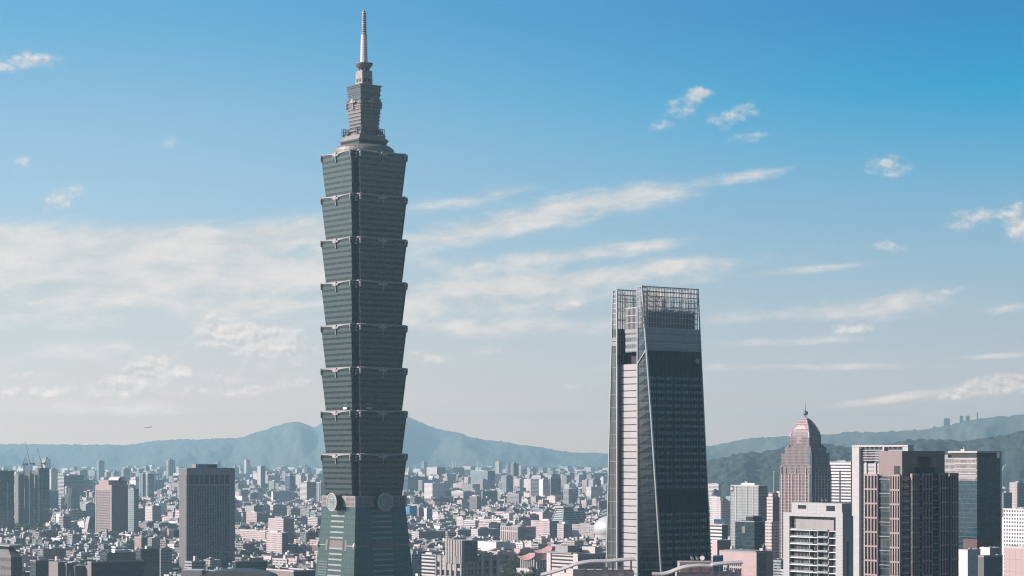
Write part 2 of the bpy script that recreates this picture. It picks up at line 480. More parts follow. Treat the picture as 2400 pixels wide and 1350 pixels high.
# one material for the ordinary blocks of the city: wall colour and window pattern come from the faces
def city_material():
    m, n, b = principled('block_wall')
    a = n.new('ShaderNodeAttribute', attribute_name='col')
    s = n.new('ShaderNodeAttribute', attribute_name='sty')
    uv = n.new('ShaderNodeUVMap'); uv.uv_map = "UVMap"
    sp = n.new('ShaderNodeSeparateXYZ')
    n.link(uv.outputs[0], sp.inputs[0])
    sty = s.outputs['Fac']
    u = n.m('DIVIDE', n.m('ADD', sp.outputs[0], 3000.0), 3.3)
    v = n.m('DIVIDE', n.m('ADD', sp.outputs[1], 33.0), 3.3)
    fu = n.m('ADD', 0.40, n.m('MULTIPLY', sty, 0.62))
    fv = n.m('ADD', 0.58, n.m('MULTIPLY', sty, -0.16))
    mk = n.m('MULTIPLY', n.m('LESS_THAN', n.m('ABSOLUTE', n.m('SUBTRACT', n.m('FRACT', u), 0.5)), n.m('MULTIPLY', fu, 0.5)),
             n.m('LESS_THAN', n.m('ABSOLUTE', n.m('SUBTRACT', n.m('FRACT', v), 0.5)), n.m('MULTIPLY', fv, 0.5)))
    mk = n.m('MULTIPLY', mk, n.m('GREATER_THAN', sty, -0.5))
    wn_ = n.new('ShaderNodeTexWhiteNoise', noise_dimensions='2D')
    n.link(n.comb(n.m('FLOOR', u), n.m('FLOOR', v)), wn_.inputs['Vector'])
    r = n.m('POWER', wn_.outputs['Value'], 2.5)
    gcol = n.mix(r, (0.018, 0.024, 0.028, 1), (0.20, 0.19, 0.18, 1))
    t = n.new('ShaderNodeTexCoord')
    st = n.noise(t.outputs['Object'], 0.2, 4, 0.65)
    k = n.m('ADD', 0.72, n.m('MULTIPLY', st, 0.56))
    k = n.m('MULTIPLY', k, ALB)
    wc = n.mix(1.0, a.outputs['Color'], n.comb(k, k, k), 'MULTIPLY')
    n.link(n.mix(mk, wc, gcol), b.inputs['Base Color'])
    n.link(n.m('ADD', 0.8, n.m('MULTIPLY', mk, -0.6)), b.inputs['Roughness'])
    return m
MT['city'] = city_material()

def foliage(name, c1, c2, scale, rnd=True):
    m, n, b = principled(name)
    t = n.new('ShaderNodeTexCoord')
    f = n.noise(t.outputs['Object'], scale, 5, 0.65)
    c = n.mix(n.sstep(f, 0.3, 0.72), (*c1, 1), (*c2, 1))
    if rnd:
        oi = n.new('ShaderNodeObjectInfo')
        k = n.m('ADD', 0.65, n.m('MULTIPLY', oi.outputs['Random'], 0.7))
        c = n.mix(1.0, c, n.comb(k, k, k), 'MULTIPLY')
    n.link(c, b.inputs['Base Color'])
    b.inputs['Roughness'].default_value = 0.85
    return m
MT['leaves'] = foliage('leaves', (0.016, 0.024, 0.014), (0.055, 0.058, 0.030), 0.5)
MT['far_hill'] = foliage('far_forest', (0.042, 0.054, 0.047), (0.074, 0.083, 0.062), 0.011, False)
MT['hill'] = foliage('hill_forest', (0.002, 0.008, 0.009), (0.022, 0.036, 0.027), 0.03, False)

def ground_material():
    m, n, b = principled('city_ground')
    t = n.new('ShaderNodeTexCoord')
    f = n.noise(t.outputs['Object'], 0.012, 6, 0.7)
    g = n.noise(t.outputs['Object'], 0.003, 3, 0.5)
    c = n.mix(n.sstep(f, 0.35, 0.65), (0.05, 0.05, 0.05, 1), (0.16, 0.15, 0.14, 1))
    c = n.mix(n.sstep(g, 0.56, 0.66), c, (0.035, 0.045, 0.025, 1))
    n.link(c, b.inputs['Base Color'])
    b.inputs['Roughness'].default_value = 0.95
    return m
MT['ground'] = ground_material()
# ------------------------------------------------------------------ ground, hills
g = MB()
g.face([(-40000, -10000, 0), (40000, -10000, 0), (40000, 45000, 0), (-40000, 45000, 0)])
tag(g.build('ground', MT['ground']), kind='structure')
from mathutils import noise as mnoise

def interp(pts, x):
    if x <= pts[0][0]: return pts[0][1]
    for (a, b), (c, d) in zip(pts, pts[1:]):
        if x <= c:
            t = (x - a) / (c - a)
            return b + (d - b) * t
    return pts[-1][1]
def hill(name, ridge, dfoot, dcrest, dback, nx, ny, rough, seed, px0, px1, canopy, mat='hill'):
    """a forested ridge: its skyline is that of the photograph, built at its own distance with its own depth"""
    v = []; f = []
    for j in range(ny + 1):
        s = j / ny
        d = dfoot + (dback - dfoot) * s
        for i in range(nx + 1):
            px = px0 + (px1 - px0) * i / nx
            crest = zat(interp(ridge, px), dcrest)
            wob = mnoise.fractal(Vector((px * 0.006 + seed, d * 0.0002, seed)), 1.0, 2.0, 5) * 0.28 * rough
            t = (d - dfoot) / (dcrest - dfoot)
            if t < 1: k = (t * t * (3 - 2 * t)) ** 0.85; k += wob * sin(pi * min(1, t)) * 0.9
            else: k = max(0.0, 1 - ((d - dcrest) / (dback - dcrest)) ** 1.5)
            X = (px - 1200) / F * d
            z = crest * max(0.0, k)
            z += canopy * mnoise.fractal(Vector((X / 45, d / 45, seed)), 0.8, 2.0, 4) * min(1, max(0, k) * 4)
            v.append((X, d, max(z, -0.5)))
    for j in range(ny):
        for i in range(nx):
            a = j * (nx + 1) + i
            f.append((a, a + 1, a + nx + 2, a + nx + 1))
    me = bpy.data.meshes.new(name)
    me.from_pydata(v, [], f)
    me.materials.append(MT[mat])
    me.polygons.foreach_set("use_smooth", [True] * len(f))
    o = bpy.data.objects.new(name, me)
    COL.objects.link(o)
    return tag(o, kind='structure')
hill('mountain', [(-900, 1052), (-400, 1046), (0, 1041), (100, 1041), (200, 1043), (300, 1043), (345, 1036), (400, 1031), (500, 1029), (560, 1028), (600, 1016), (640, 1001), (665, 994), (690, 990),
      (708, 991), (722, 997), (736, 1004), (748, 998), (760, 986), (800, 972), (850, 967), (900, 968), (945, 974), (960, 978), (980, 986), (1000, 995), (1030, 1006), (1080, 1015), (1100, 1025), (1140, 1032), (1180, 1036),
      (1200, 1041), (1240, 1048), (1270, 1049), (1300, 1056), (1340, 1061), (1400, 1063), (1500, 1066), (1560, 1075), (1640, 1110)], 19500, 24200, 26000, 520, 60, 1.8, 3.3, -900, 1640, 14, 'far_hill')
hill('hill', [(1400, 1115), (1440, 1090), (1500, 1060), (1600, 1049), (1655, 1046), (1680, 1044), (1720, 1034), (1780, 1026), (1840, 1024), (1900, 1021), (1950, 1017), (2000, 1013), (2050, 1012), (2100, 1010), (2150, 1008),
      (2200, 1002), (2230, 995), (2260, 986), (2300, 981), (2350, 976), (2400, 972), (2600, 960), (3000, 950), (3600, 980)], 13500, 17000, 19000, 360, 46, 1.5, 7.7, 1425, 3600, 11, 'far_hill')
hill('hill', [(1560, 1170), (1620, 1105), (1660, 1085), (1700, 1074), (1740, 1065), (1790, 1062), (1840, 1050), (1880, 1042), (1910, 1040), (1950, 1045), (1990, 1052), (2050, 1047), (2110, 1039), (2150, 1034), (2200, 1033),
      (2260, 1036), (2300, 1031), (2350, 1022), (2400, 1016), (2600, 1000), (3000, 1010), (3400, 1040)], 7300, 8600, 10000, 420, 150, 1.3, 12.1, 1560, 3300, 15)

# wooded hills to the east, outside the view: added close in to darken what the towers' shaded glass mirrors
v = []; f = []
for j in range(31):
    for i in range(41):
        x, y = 1500 + 70 * j, -1500 + 170 * i
        z = 330 * math.sin(pi * j / 30) ** 1.2 * (0.75 + 0.5 * mnoise.fractal(Vector((x * .0009, y * .0009, 4)), 1.0, 2.0, 4)) + 8 * mnoise.noise(Vector((x * .01, y * .01, 1)))
        v.append((x, y, max(-.5, z)))
for j in range(30):
    for i in range(40):
        a = j * 41 + i
        f.append((a, a + 41, a + 42, a + 1))
me = bpy.data.meshes.new('hill'); me.from_pydata(v, [], f); me.materials.append(MT['hill'])
o = bpy.data.objects.new('hill', me); COL.objects.link(o); tag(o, kind='structure')

# the air: even, pale and blue, round camera and scene
hz = MB()
hz.box(-20000, 20000, -3000, HAZE_FAR, -1.2, HAZE_TOP, bottom=True)
hm = bpy.data.materials.new('haze')
hm.use_nodes = True
hm.node_tree.nodes.clear()
hn = NT(hm.node_tree)
pv = hn.new('ShaderNodeVolumePrincipled')
pv.inputs['Color'].default_value = HAZE_COLOR
pv.inputs['Density'].default_value = HAZE_DENSITY
pv.inputs['Anisotropy'].default_value = 0.3
ho = hn.new('ShaderNodeOutputMaterial')
hn.link(pv.outputs[0], ho.inputs['Volume'])
tag(hz.build('haze', hm), kind='stuff')
# ------------------------------------------------------------------ the tiered skyscraper
MT['tier_glass'] = facade('tier_curtain_wall', (0.032, 0.044, 0.041), (0.006, 0.011, 0.013), 1.7, 4.2, 0.80, 0.44, gr=0.20, gior=1.6, wr=0.31, wior=2.0, vary=0.5, tint=(0.88, 1.0, 0.97), light=(0.03, 0.045, 0.045), vo=0.6)
MT['base_glass'] = facade('base_curtain_wall', (0.058, 0.080, 0.072), (0.026, 0.042, 0.038), 2.1, 4.2, 0.80, 0.86, gr=0.24, gior=1.8, wr=0.3, vary=0.35, tint=(0.75, 1.0, 0.93), light=(0.05, 0.07, 0.063))
MT['base_dark_glass'] = facade('base_dark_wall', (0.11, 0.16, 0.14), (0.010, 0.017, 0.02), 1.8, 2.1, 0.8, 0.55, gr=0.12, vary=0.2)
MT['notch_glass'] = facade('notch_wall', (0.035, 0.05, 0.055), (0.010, 0.017, 0.022), 1.6, 4.2, 0.85, 0.9, gr=0.1, gior=1.6, vary=0.2)
MT['neck_wall'] = facade('neck_wall', (0.20, 0.185, 0.18), (0.020, 0.026, 0.028), 1.5, 3.0, 0.8, 0.62, gr=0.15, vary=0.4)
MT['louvre'] = facade('louvre_stone', (0.42, 0.38, 0.365), (0.12, 0.11, 0.11), 10, 0.9, 1.0, 0.4, gr=0.5, vary=0.1)
MT['ring_metal'] = plain('ring_metal', (0.25, 0.22, 0.21), 0.45, 0.3)
MT['spire_skin'] = facade('spire_skin', (0.30, 0.28, 0.27), (0.56, 0.52, 0.50), 1.2, 2.0, 0.88, 0.9, gr=0.5, gior=1.45, vary=0.0)
MT['belt_stone'] = plain('belt_stone', (0.30, 0.265, 0.258), 0.6)
MT['panel_brown'] = facade('brown_panel', (0.19, 0.15, 0.145), (0.13, 0.105, 0.10), 30, 1.1, 1.0, 0.5, gr=0.5, vary=0.0)

MT['bar_stone'] = plain('bar_stone', (0.36, 0.335, 0.325), 0.6)
MT['trim_stone'] = plain('trim_stone', (0.42, 0.37, 0.36), 0.6)
PD = 1747.0
loc = at(853, PD)
pag = empty('pagoda_skyscraper', loc, TH, 'green glass pagoda skyscraper of eight flared tiers with a ringed spire', 'skyscraper')
NOTCH, HB, HTOP, TZ, Z0 = 4.8, 23.5, 26.4, 33.6, 126.8
MS = [MT['base_glass'], MT['bar_stone'], MT['belt_stone'], MT['panel_brown'], MT['base_dark_glass']]

def sq(h): return [(-h, -h), (h, -h), (h, h), (-h, h)]
def rot4(k, x, y):
    """turn a point of the -y face onto face k"""
    for _ in range(k): x, y = y, -x
    return x, y
# base: a truncated pyramid
b = MB()
b.prism(sq(32.8), sq(23.5), 0, 118.7, 0, 1)
base = b.build('base_shaft', MS, pag)
slope = (32.8 - 23.5) / 118.7
hz_ = lambda z: 32.8 - slope * z
def face_bar(mb, k, x0, x1, z0, z1, out, m, hf=hz_):
    """a slab lying on face k of a (tapering) square shaft"""
    P = []
    for (x, z) in ((x0, z0), (x1, z0), (x1, z1), (x0, z1)):
        P.append((x, -hf(z) - out, z))
    Q = [(x, -hf(z) + 0.05, z) for (x, z) in ((x0, z0), (x1, z0), (x1, z1), (x0, z1))]
    R = lambda p: (*rot4(k, p[0], p[1]), p[2])
    mb.face([R(p) for p in P], [(x0, z0), (x1, z0), (x1, z1), (x0, z1)], m)
    for i in range(4):
        j = (i + 1) % 4
        mb.face([R(Q[i]), R(Q[j]), R(P[j]), R(P[i])], None, m)
for k in (0, 1):          # face 0 looks right (-y), face 1 looks left (-x)
    for i in range(13):
        z = 115.3 - 4.24 * i
        if 6 <= i - 0 and False: continue
        if i in (6,): continue
        m_ = MB(); face_bar(m_, k, -9.4, 9.4, z, z + 1.15, 0.28, 1)
        m_.build('window_band', MS, base)
    m_ = MB(); face_bar(m_, k, -9.2, 9.2, 85.6, 92.6, 0.2, 3); m_.build('louvre_panel', MS, base)
    for sx in (-13.6, 13.6):
        m_ = MB(); face_bar(m_, k, sx - 1.4, sx + 1.4, 84.8, 93.0, 0.22, 3); m_.build('side_panel', MS, base)
        m_ = MB(); e = 1 if sx > 0 else -1
        x0, x1 = sorted((e * 15.1, e * 25.4)); face_bar(m_, k, x0, x1, 88.4, 89.1, 0.35, 1); m_.build('medallion_rod', MS, base)
    m_ = MB(); face_bar(m_, k, -9.0, 9.0, 60.0, 60.9, 0.3, 1); m_.build('window_band', MS, base)
m_ = MB(); face_bar(m_, 1, -24.0, -11.2, 62.0, 76.5, 0.12, 4); m_.build('dark_window_panel', MS, base)
for sx, sy in ((-1, -1), (1, -1), (-1, 1), (1, 1)):
    m_ = MB(); h = hz_(88.7)
    m_.ball((sx * (h + .2), sy * (h + .2), 88.7), 2.7, 14, 0, (0.6, 0.6, 1.0))
    m_.ball((sx * (h + .9), sy * (h + .9), 88.7), 1.3, 10, 0, (0.8, 0.8, 1.0))
    m_.build('corner_medallion', MT['stone_light'], base)
# belt with the four drums
b = MB()
b.prism(sq(24.1), sq(24.1), 118.7, 127.4, 2, 1)
belt = b.build('belt', MS, pag)
for k in range(4):
    for x0, x1 in ((-22.5, -17.5), (-16, -11.5), (11.5, 16), (17.5, 22.5)):
        for z0, z1 in ((119.6, 122.5), (123.6, 126.2)):
            m_ = MB(); face_bar(m_, k, x0, x1, z0, z1, 0.12, 3, lambda z: 24.1); m_.build('belt_panel', MS, belt)
def drum():
    m = MB()
    n = 40
    R, r, L = 7.1, 6.45, 6.2
    P = [(cos(2 * pi * i / n), sin(2 * pi * i / n)) for i in range(n)]
    def pt(a, rad, y): return (a[0] * rad, y, a[1] * rad)
    for i in range(n):
        a, c = P[i], P[(i + 1) % n]
        m.face([pt(a, R - .4, 0), pt(c, R - .4, 0), pt(c, R - .4, -L + .5), pt(a, R - .4, -L + .5)], None, 1, True)
        m.face([pt(a, R, -L + .5), pt(c, R, -L + .5), pt(c, R, -L), pt(a, R, -L)], None, 2, True)
        m.face([pt(a, R - .4, -L + .5), pt(c, R - .4, -L + .5), pt(c, R, -L + .5), pt(a, R, -L + .5)], None, 2)
        m.face([pt(a, R, -L), pt(c, R, -L), pt(c, r, -L - .02), pt(a, r, -L - .02)], None, 2)
        m.face([pt(a, r, -L - .02), pt(c, r, -L - .02), pt(c, r, -L + .25), pt(a, r, -L + .25)], None, 2)
    m.face([pt(a, r, -L + .25) for a in P], [(a[0] * r, a[1] * r) for a in P], 0)
    return m
MT['drum_face'] = facade('drum_face', (0.55, 0.56, 0.55), (0.15, 0.19, 0.18), 1.3, 1.3, 0.86, 0.86, gr=0.2, vary=0.1)
drum_me = drum().mesh('drum', [MT['drum_face'], MT['dark_steel'], MT['stone_light']])
for k in range(4):
    o = bpy.data.objects.new('drum', drum_me); COL.objects.link(o); o.parent = pag
    x, y = rot4(k, 0, -24.1)
    o.location = (x, y, 122.6); o.rotation_euler = (0, 0, -k * pi / 2)
    m = MB()
    for (a, w) in ((2.3, 0.28), (1.2, 0.22)):
        for q in range(4):
            m.bar((a if q % 2 == 0 else -a, -6.1, -a) if q < 2 else (-a, -6.1, a if q == 2 else -a), (a if q % 2 == 0 else -a, -6.1, a) if q < 2 else (a, -6.1, a if q == 2 else -a), w)
    m.build('square_frame', MT['stone_light'], o)

# one tier
def tier_outline(h):
    a = h - NOTCH
    return a
def edge_z(u): return 32.9 - 1.6 * (1 - sin(abs(u) * pi / 2) ** 0.9)
def tier_wall():
    m = MB()
    ab, a_t = HB - NOTCH, HTOP - NOTCH
    N = 28
    hh = lambda z: HB + (HTOP - HB) * z / TZ
    for k in range(4):
        for i in range(N):
            u0, u1 = -1 + 2 * i / N, -1 + 2 * (i + 1) / N
            z0, z1 = edge_z(u0), edge_z(u1)
            P = [(ab * u0, -HB, 0), (ab * u1, -HB, 0), ((hh(z1) - NOTCH) * u1, -hh(z1), z1), ((hh(z0) - NOTCH) * u0, -hh(z0), z0)]
            m.face([(*rot4(k, p[0], p[1]), p[2]) for p in P], [(p[0], p[2]) for p in P], 0)
        # the re-entrant corner at the -x end of face k
        zt = 32.7; ht = hh(zt)
        P = [(-HB, -ab, 0), (-ab, -ab, 0), (-(ht - NOTCH), -(ht - NOTCH), zt), (-ht, -(ht - NOTCH), zt)]
        m.face([(*rot4(k, p[0], p[1]), p[2]) for p in P], [(p[0], p[2]) for p in P], 1)
        P = [(-ab, -ab, 0), (-ab, -HB, 0), (-(ht - NOTCH), -ht, zt), (-(ht - NOTCH), -(ht - NOTCH), zt)]
        m.face([(*rot4(k, p[0], p[1]), p[2]) for p in P], [(p[1], p[2]) for p in P], 1)
    return m
def tier_eave():
    m = MB()
    N = 28
    hh = lambda z: HB + (HTOP - HB) * z / TZ
    for k in range(4):
        for i in range(N):
            u0, u1 = -1 + 2 * i / N, -1 + 2 * (i + 1) / N
            q = []
            for u in (u0, u1):
                z = edge_z(u); h = hh(z); x = (h - NOTCH) * u
                q.append([(x, -h - .02, z - .35), (x * 1.012, -h - .55, z - .25), (x * 1.012, -h - .55, z + .22), (x, -h + .1, z + .42), (u * (HB - NOTCH + .1), -HB + .05, TZ + .02)])
            for a in range(4):
                P = [q[0][a], q[1][a], q[1][a + 1], q[0][a + 1]]
                m.face([(*rot4(k, p[0], p[1]), p[2]) for p in P], None, 0)
        # ledge over the re-entrant corner
        zt = 32.7; ht = hh(zt); a_ = ht - NOTCH
        P = [(-ht - .3, -a_, zt), (-a_, -a_, zt), (-a_, -a_, TZ), (-HB, -a_ + .1, TZ)]
        for P in ([(-ht - .3, -a_ - .25, zt), (-a_ - .25, -a_ - .25, zt), (-a_ + .6, -a_ + .6, TZ + .02), (-HB, -a_ + .6, TZ + .02)],
                  [(-a_ - .25, -a_ - .25, zt), (-a_ - .25, -ht - .3, zt), (-a_ + .6, -HB, TZ + .02), (-a_ + .6, -a_ + .6, TZ + .02)]):
            m.face([(*rot4(k, p[0], p[1]), p[2]) for p in P], None, 0)
    # closing deck
    m.face([(-HB + 1, -HB + 1, TZ - .1), (HB - 1, -HB + 1, TZ - .1), (HB - 1, HB - 1, TZ - .1), (-HB + 1, HB - 1, TZ - .1)], None, 0)
    return m
def ruyi():
    """cloud-shaped bracket: disc, two wings, a hanging tongue with a ball"""
    m = MB()
    n = 20
    for r, y0, y1 in ((1.75, 0.2, -1.0), (1.0, -1.0, -1.25)):
        P = [(r * cos(2 * pi * i / n), r * sin(2 * pi * i / n)) for i in range(n)]
        for i in range(n):
            a, c = P[i], P[(i + 1) % n]
            m.face([(a[0], y0, a[1]), (c[0], y0, c[1]), (c[0], y1, c[1]), (a[0], y1, a[1])], None, 0, True)
        m.face([(a[0], y1, a[1]) for a in P], None, 0)
    for s in (-1, 1):
        x0, x1 = sorted((s * 1.5, s * 3.6))
        m.box(x0, x1, -0.75, 0.3, -1.5, 0.1, bottom=True)
        m.ball((s * 3.3, -.3, -0.7), 0.85, 10, 0, (1, .8, 1))
        m.ball((s * 1.9, -.5, -1.3), 0.7, 10)
    m.bar((0, -.45, -1.2), (0, .05, -5.4), 0.95, 0, 0.6)
    m.ball((0, .0, -5.9), 0.75, 10)
    return m
def scroll():
    m = MB()
    m.ball((0, 0, 0.0), 1.35, 12, 0, (.75, .75, 1.0))
    m.ball((0, 0, 1.6), 0.75, 10)
    m.ball((0, 0, -2.1), 1.0, 10, 0, (.7, .7, 1.2))
    return m
wall_me = tier_wall().mesh('tier', [MT['tier_glass'], MT['notch_glass']])
eave_me = tier_eave().mesh('eave', [MT['trim_stone']])
ruyi_me = ruyi().mesh('cloud_bracket', [MT['trim_stone']])
scroll_me = scroll().mesh('corner_scroll', [MT['stone_mid']])
rail = MB()
rx = -HB + NOTCH + .25 - .3
rail.bar((rx, rx, 0.5), (rx * 1.09, rx * 1.09, 31.5), 0.34)
rail_me = rail.mesh('corner_rail', [MT['steel']])
lamp = MB()
lamp.box(-.5, .5, -.5, .5, 0, 1.3, bottom=True)
lamp_me = lamp.mesh('corner_lamp', [MT['white']])
def link(name, me, parent, loc=(0, 0, 0), rz=0.0):
    o = bpy.data.objects.new(name, me); COL.objects.link(o); o.parent = parent; o.location = loc; o.rotation_euler = (0, 0, rz)
    return o
for t in range(8):
    tr = link('tier', wall_me, pag, (0, 0, Z0 + TZ * t))
    link('eave', eave_me, tr)
    for k in range(4): link('corner_rail', rail_me, tr, (0, 0, 0), -k * pi / 2)
    for k in range(4):
        x, y = rot4(k, 0, -26.35)
        link('cloud_bracket', ruyi_me, tr, (x, y, 31.6), -k * pi / 2)
        for s in (-1, 1):
            x, y = rot4(k, s * 20.9, -26.6)
            link('corner_scroll', scroll_me, tr, (x, y, 31.2), -k * pi / 2)
    for z in (27.6, 30.0):
        link('corner_lamp', lamp_me, tr, (-21.9, -21.9, z))

# crown
def cz(y): return H + (HY - y) * PD / F
m = MB()
m.lathe([(24.2, 394.8), (24.2, 397.4), (23.2, 399.6), (20.5, 401.6), (15, 402.2)], 40)
m.build('roof_drum', MT['ring_metal'], pag)
m = MB()
m.prism(sq(12.6), sq(13.2), 401.8, 405.0, 0)
for s in (-1, 1):
    pass
pod = m.build('podium_floor', MT['tier_glass'], pag)
m = MB(); m.prism(sq(13.6), sq(14.4), 405.0, 406.1); m.prism(sq(13.4), sq(13.4), 406.1, 407.4, 0); m.prism(sq(12.0), sq(12.3), 407.4, 409.8)
m.build('ledge', MT['belt_stone'], pod)
for sx, sy in ((-1, -1), (1, -1), (-1, 1), (1, 1)):
    m = MB()
    m.box(min(sx * 9.2, sx * 12.9), max(sx * 9.2, sx * 12.9), min(sy * 9.2, sy * 12.9), max(sy * 9.2, sy * 12.9), 402.0, 404.9)
    m.build('corner_block', MT['dark_glass'], pod)
m = MB()
m.prism(sq(7.7), sq(9.7), 409.7, 437.6, 0)
neck = m.build('neck_shaft', MT['neck_wall'], pag)
for i in range(10):
    z = 411.0 + 2.72 * i
    h = 7.7 + 2.0 * (z - 409.7) / 27.9
    m = MB(); m.prism(sq(h + .45), sq(h + .62), z, z + 0.95)
    m.build('stone_band', MT['belt_stone'], neck)
for k in range(4):
    x, y = rot4(k, 0, -10.3)
    o = link('cloud_bracket', ruyi_me, neck, (x, y, 436.9), -k * pi / 2)
    for s in (-1, 1):
        x, y = rot4(k, s * 9.4, -10.1)
        link('corner_scroll', scroll_me, neck, (x, y, 434.6), -k * pi / 2)
m = MB()
m.prism(sq(8.7), sq(9.6), 437.6, 449.2, 0)
up = m.build('upper_shaft', MT['tier_glass'], pag)
for z, h in ((438.0, 10.0), (441.6, 9.9), (445.2, 10.1), (448.6, 10.6)):
    m = MB(); m.prism(sq(h - .5), sq(h), z, z + 0.9)
    m.build('stone_band', MT['belt_stone'], up)
m = MB()
m.prism(sq(4.9), sq(4.6), 449.5, 461.4, 0)
lou = m.build('louvred_block', MT['louvre'], pag)
for k in (0, 1):
    for x in (-1.9, 1.9):
        m = MB()
        P = [(x - 1.2, -5.0, 452.6), (x + 1.2, -5.0, 452.6), (x + 1.2, -4.9, 455.0), (x - 1.2, -4.9, 455.0)]
        m.face([(*rot4(k, p[0], p[1]), p[2]) for p in P])
        m.build('vent_opening', MT['black'], lou)
m = MB()
m.lathe([(3.6, 463.4), (5.2, 463.9), (6.6, 465.8), (7.1, 467.0), (7.1, 467.5), (6.4, 467.5), (4.6, 466.4)], 28)
bowl = m.build('bowl', MT['ring_metal'], pag)
for i in range(8):
    a = i * pi / 4 + .3
    m = MB(); m.cyl(4.0 * cos(a), 4.0 * sin(a), 461.3, 464.4, .55, .55, 8); m.build('column', MT['stone_mid'], bowl)
m = MB(); m.cyl(0, 0, 461.3, 464.4, 2.6, 2.6, 12); m.build('core', MT['black'], bowl)
m = MB()
m.cyl(0, 0, 466.4, 490.2, 2.95, 2.35, 12, smooth=False)
m.cyl(0, 0, 490.2, 507.6, 1.75, 1.45, 12, smooth=False)
m.cyl(0, 0, 507.6, 509.6, 1.2, .5, 10)
sp = m.build('spire', MT['spire_skin'], pag)
for i in range(10):
    z = 490.3 + i * 1.75
    r = 2.25 - i * 0.045
    m = MB(); m.lathe([(r - .35, z - .05), (r, z + .25), (r, z + .75), (r - .35, z + 1.0)], 14, smooth=False)
    m.build('spire_ring', MT['ring_metal'] if i % 2 else MT['belt_stone'], sp)
m = MB(); m.ball((0, 0, 508.2), 1.25, 10); m.build('finial', MT['ring_metal'], sp)
# braces and service frames round the foot of the neck
for sx, sy in ((-1, -1), (1, -1), (-1, 1), (1, 1)):
    m = MB()
    m.bar((sx * 11.8, sy * 11.8, 409.6), (sx * 7.6, sy * 7.6, 416.2), 1.7, 0, 1.1)
    m.bar((sx * 11.8, sy * 7.8, 409.6), (sx * 8.0, sy * 7.8, 414.2), 1.0)
    m.bar((sx * 7.8, sy * 11.8, 409.6), (sx * 7.8, sy * 8.0, 414.2), 1.0)
    m.build('brace', MT['stone_mid'], pod)
def service_frame(x, y, parent):
    m = MB()
    for i in range(4):
        for j in (0, 1):
            m.bar((x - 2.6 + 1.75 * i, y - 1 + 2 * j, 409.7), (x - 2.6 + 1.75 * i, y - 1 + 2 * j, 415.6), .3)
    for z in (411.4, 413.4, 415.5):
        for j in (0, 1): m.bar((x - 2.7, y - 1 + 2 * j, z), (x + 2.8, y - 1 + 2 * j, z), .26)
    m.build('service_frame', MT['dark_steel'], parent)
service_frame(-10.6, 10.6, pod); service_frame(9.6, -9.6, pod); service_frame(-10.4, -8.6, pod)

# window-cleaning cradles standing on the eave of the seventh and eighth joints
def cradle(label, x, y, rz, white):
    root = empty('window_cleaning_cradle', (0, 0, 0), 0, label, 'gondola')
    c, s = cos(TH), sin(TH)
    root.location = (loc[0] + x * c - y * s, loc[1] + x * s + y * c, Z0 + TZ * 2)
    root.rotation_euler = (0, 0, TH + rz)
    mt = MT['white'] if white else MT['steel']
    m = MB(); m.box(-2.6, 2.6, -.6, .6, 0.6, 2.4, bottom=True); m.build('basket', mt, root)
    m = MB()
    for i in (-2.5, 0, 2.5):
        m.bar((i, .6, 0), (i, .6, 4.6), .25)
    m.bar((-2.6, .6, 4.4), (2.6, .6, 4.4), .25)
    m.build('frame', MT['steel'], root)
    m = MB()
    for i in (-1.8, 1.8): m.bar((i, .8, 4.5), (i, -1.1, 5.2), .3)
    m.build('jib', MT['steel'], root)
cradle('white cradle on the sunlit face of the tiered skyscraper, low down', -24.9, -11.5, -pi / 2, True)
cradle('grey cradle on the shaded face of the tiered skyscraper, low down', -12.0, -24.9, 0, False)
# ------------------------------------------------------------------ the tapered dark tower
TD = 1475.0
TS = TD / F
def tz(y): return H + (HY - y) * TS
MT['fin_wall'] = facade('dark_fin_wall', (0.008, 0.016, 0.022), (0.13, 0.175, 0.19), 1.44, 4.57, 0.66, 0.46, gr=0.14, gior=1.5, wr=0.25, wior=1.45, vary=0.7, light=(0.30, 0.33, 0.33), group=(7.6, 0.15), vo=2.0, tint=(0.5, 0.9, 1.0),
                       blanks=((0, 40), (122, 136.5), (214, 229)))
MT['facet_wall'] = facade('facet_glass', (0.10, 0.12, 0.125), (0.015, 0.03, 0.04), 1.9, 4.57, 0.90, 0.86, gr=0.1, gior=1.8, wr=0.3, vary=0.15)
MT['band_glass'] = facade('crown_band_glass', (0.23, 0.27, 0.285), (0.10, 0.135, 0.15), 1.44, 5.0, 0.78, 0.72, gr=0.14, gior=1.8, wr=0.3, vary=0.5, light=(.2, .25, .27))
MT['core_panel'] = facade('white_core_panel', (0.43, 0.40, 0.395), (0.03, 0.035, 0.04), 100, 4.57, 1.0, 0.15, gr=0.3, vary=0.0, vo=1.0)
MT['core_glass'] = facade('core_glass', (0.34, 0.32, 0.315), (0.05, 0.075, 0.085), 1.9, 4.6, 0.8, 0.6, gr=0.12, vary=0.5)
MT['wing_wall'] = facade('wing_fins', (0.28, 0.25, 0.245), (0.022, 0.028, 0.032), 1.35, 9.1, 0.80, 0.97, gr=0.15, vary=0.25)
MT['lattice_bar'] = plain('lattice_bar', (0.46, 0.44, 0.425), 0.45, 0.2)
MT['edge_metal'] = plain('edge_metal', (0.46, 0.47, 0.47), 0.35, 0.4)

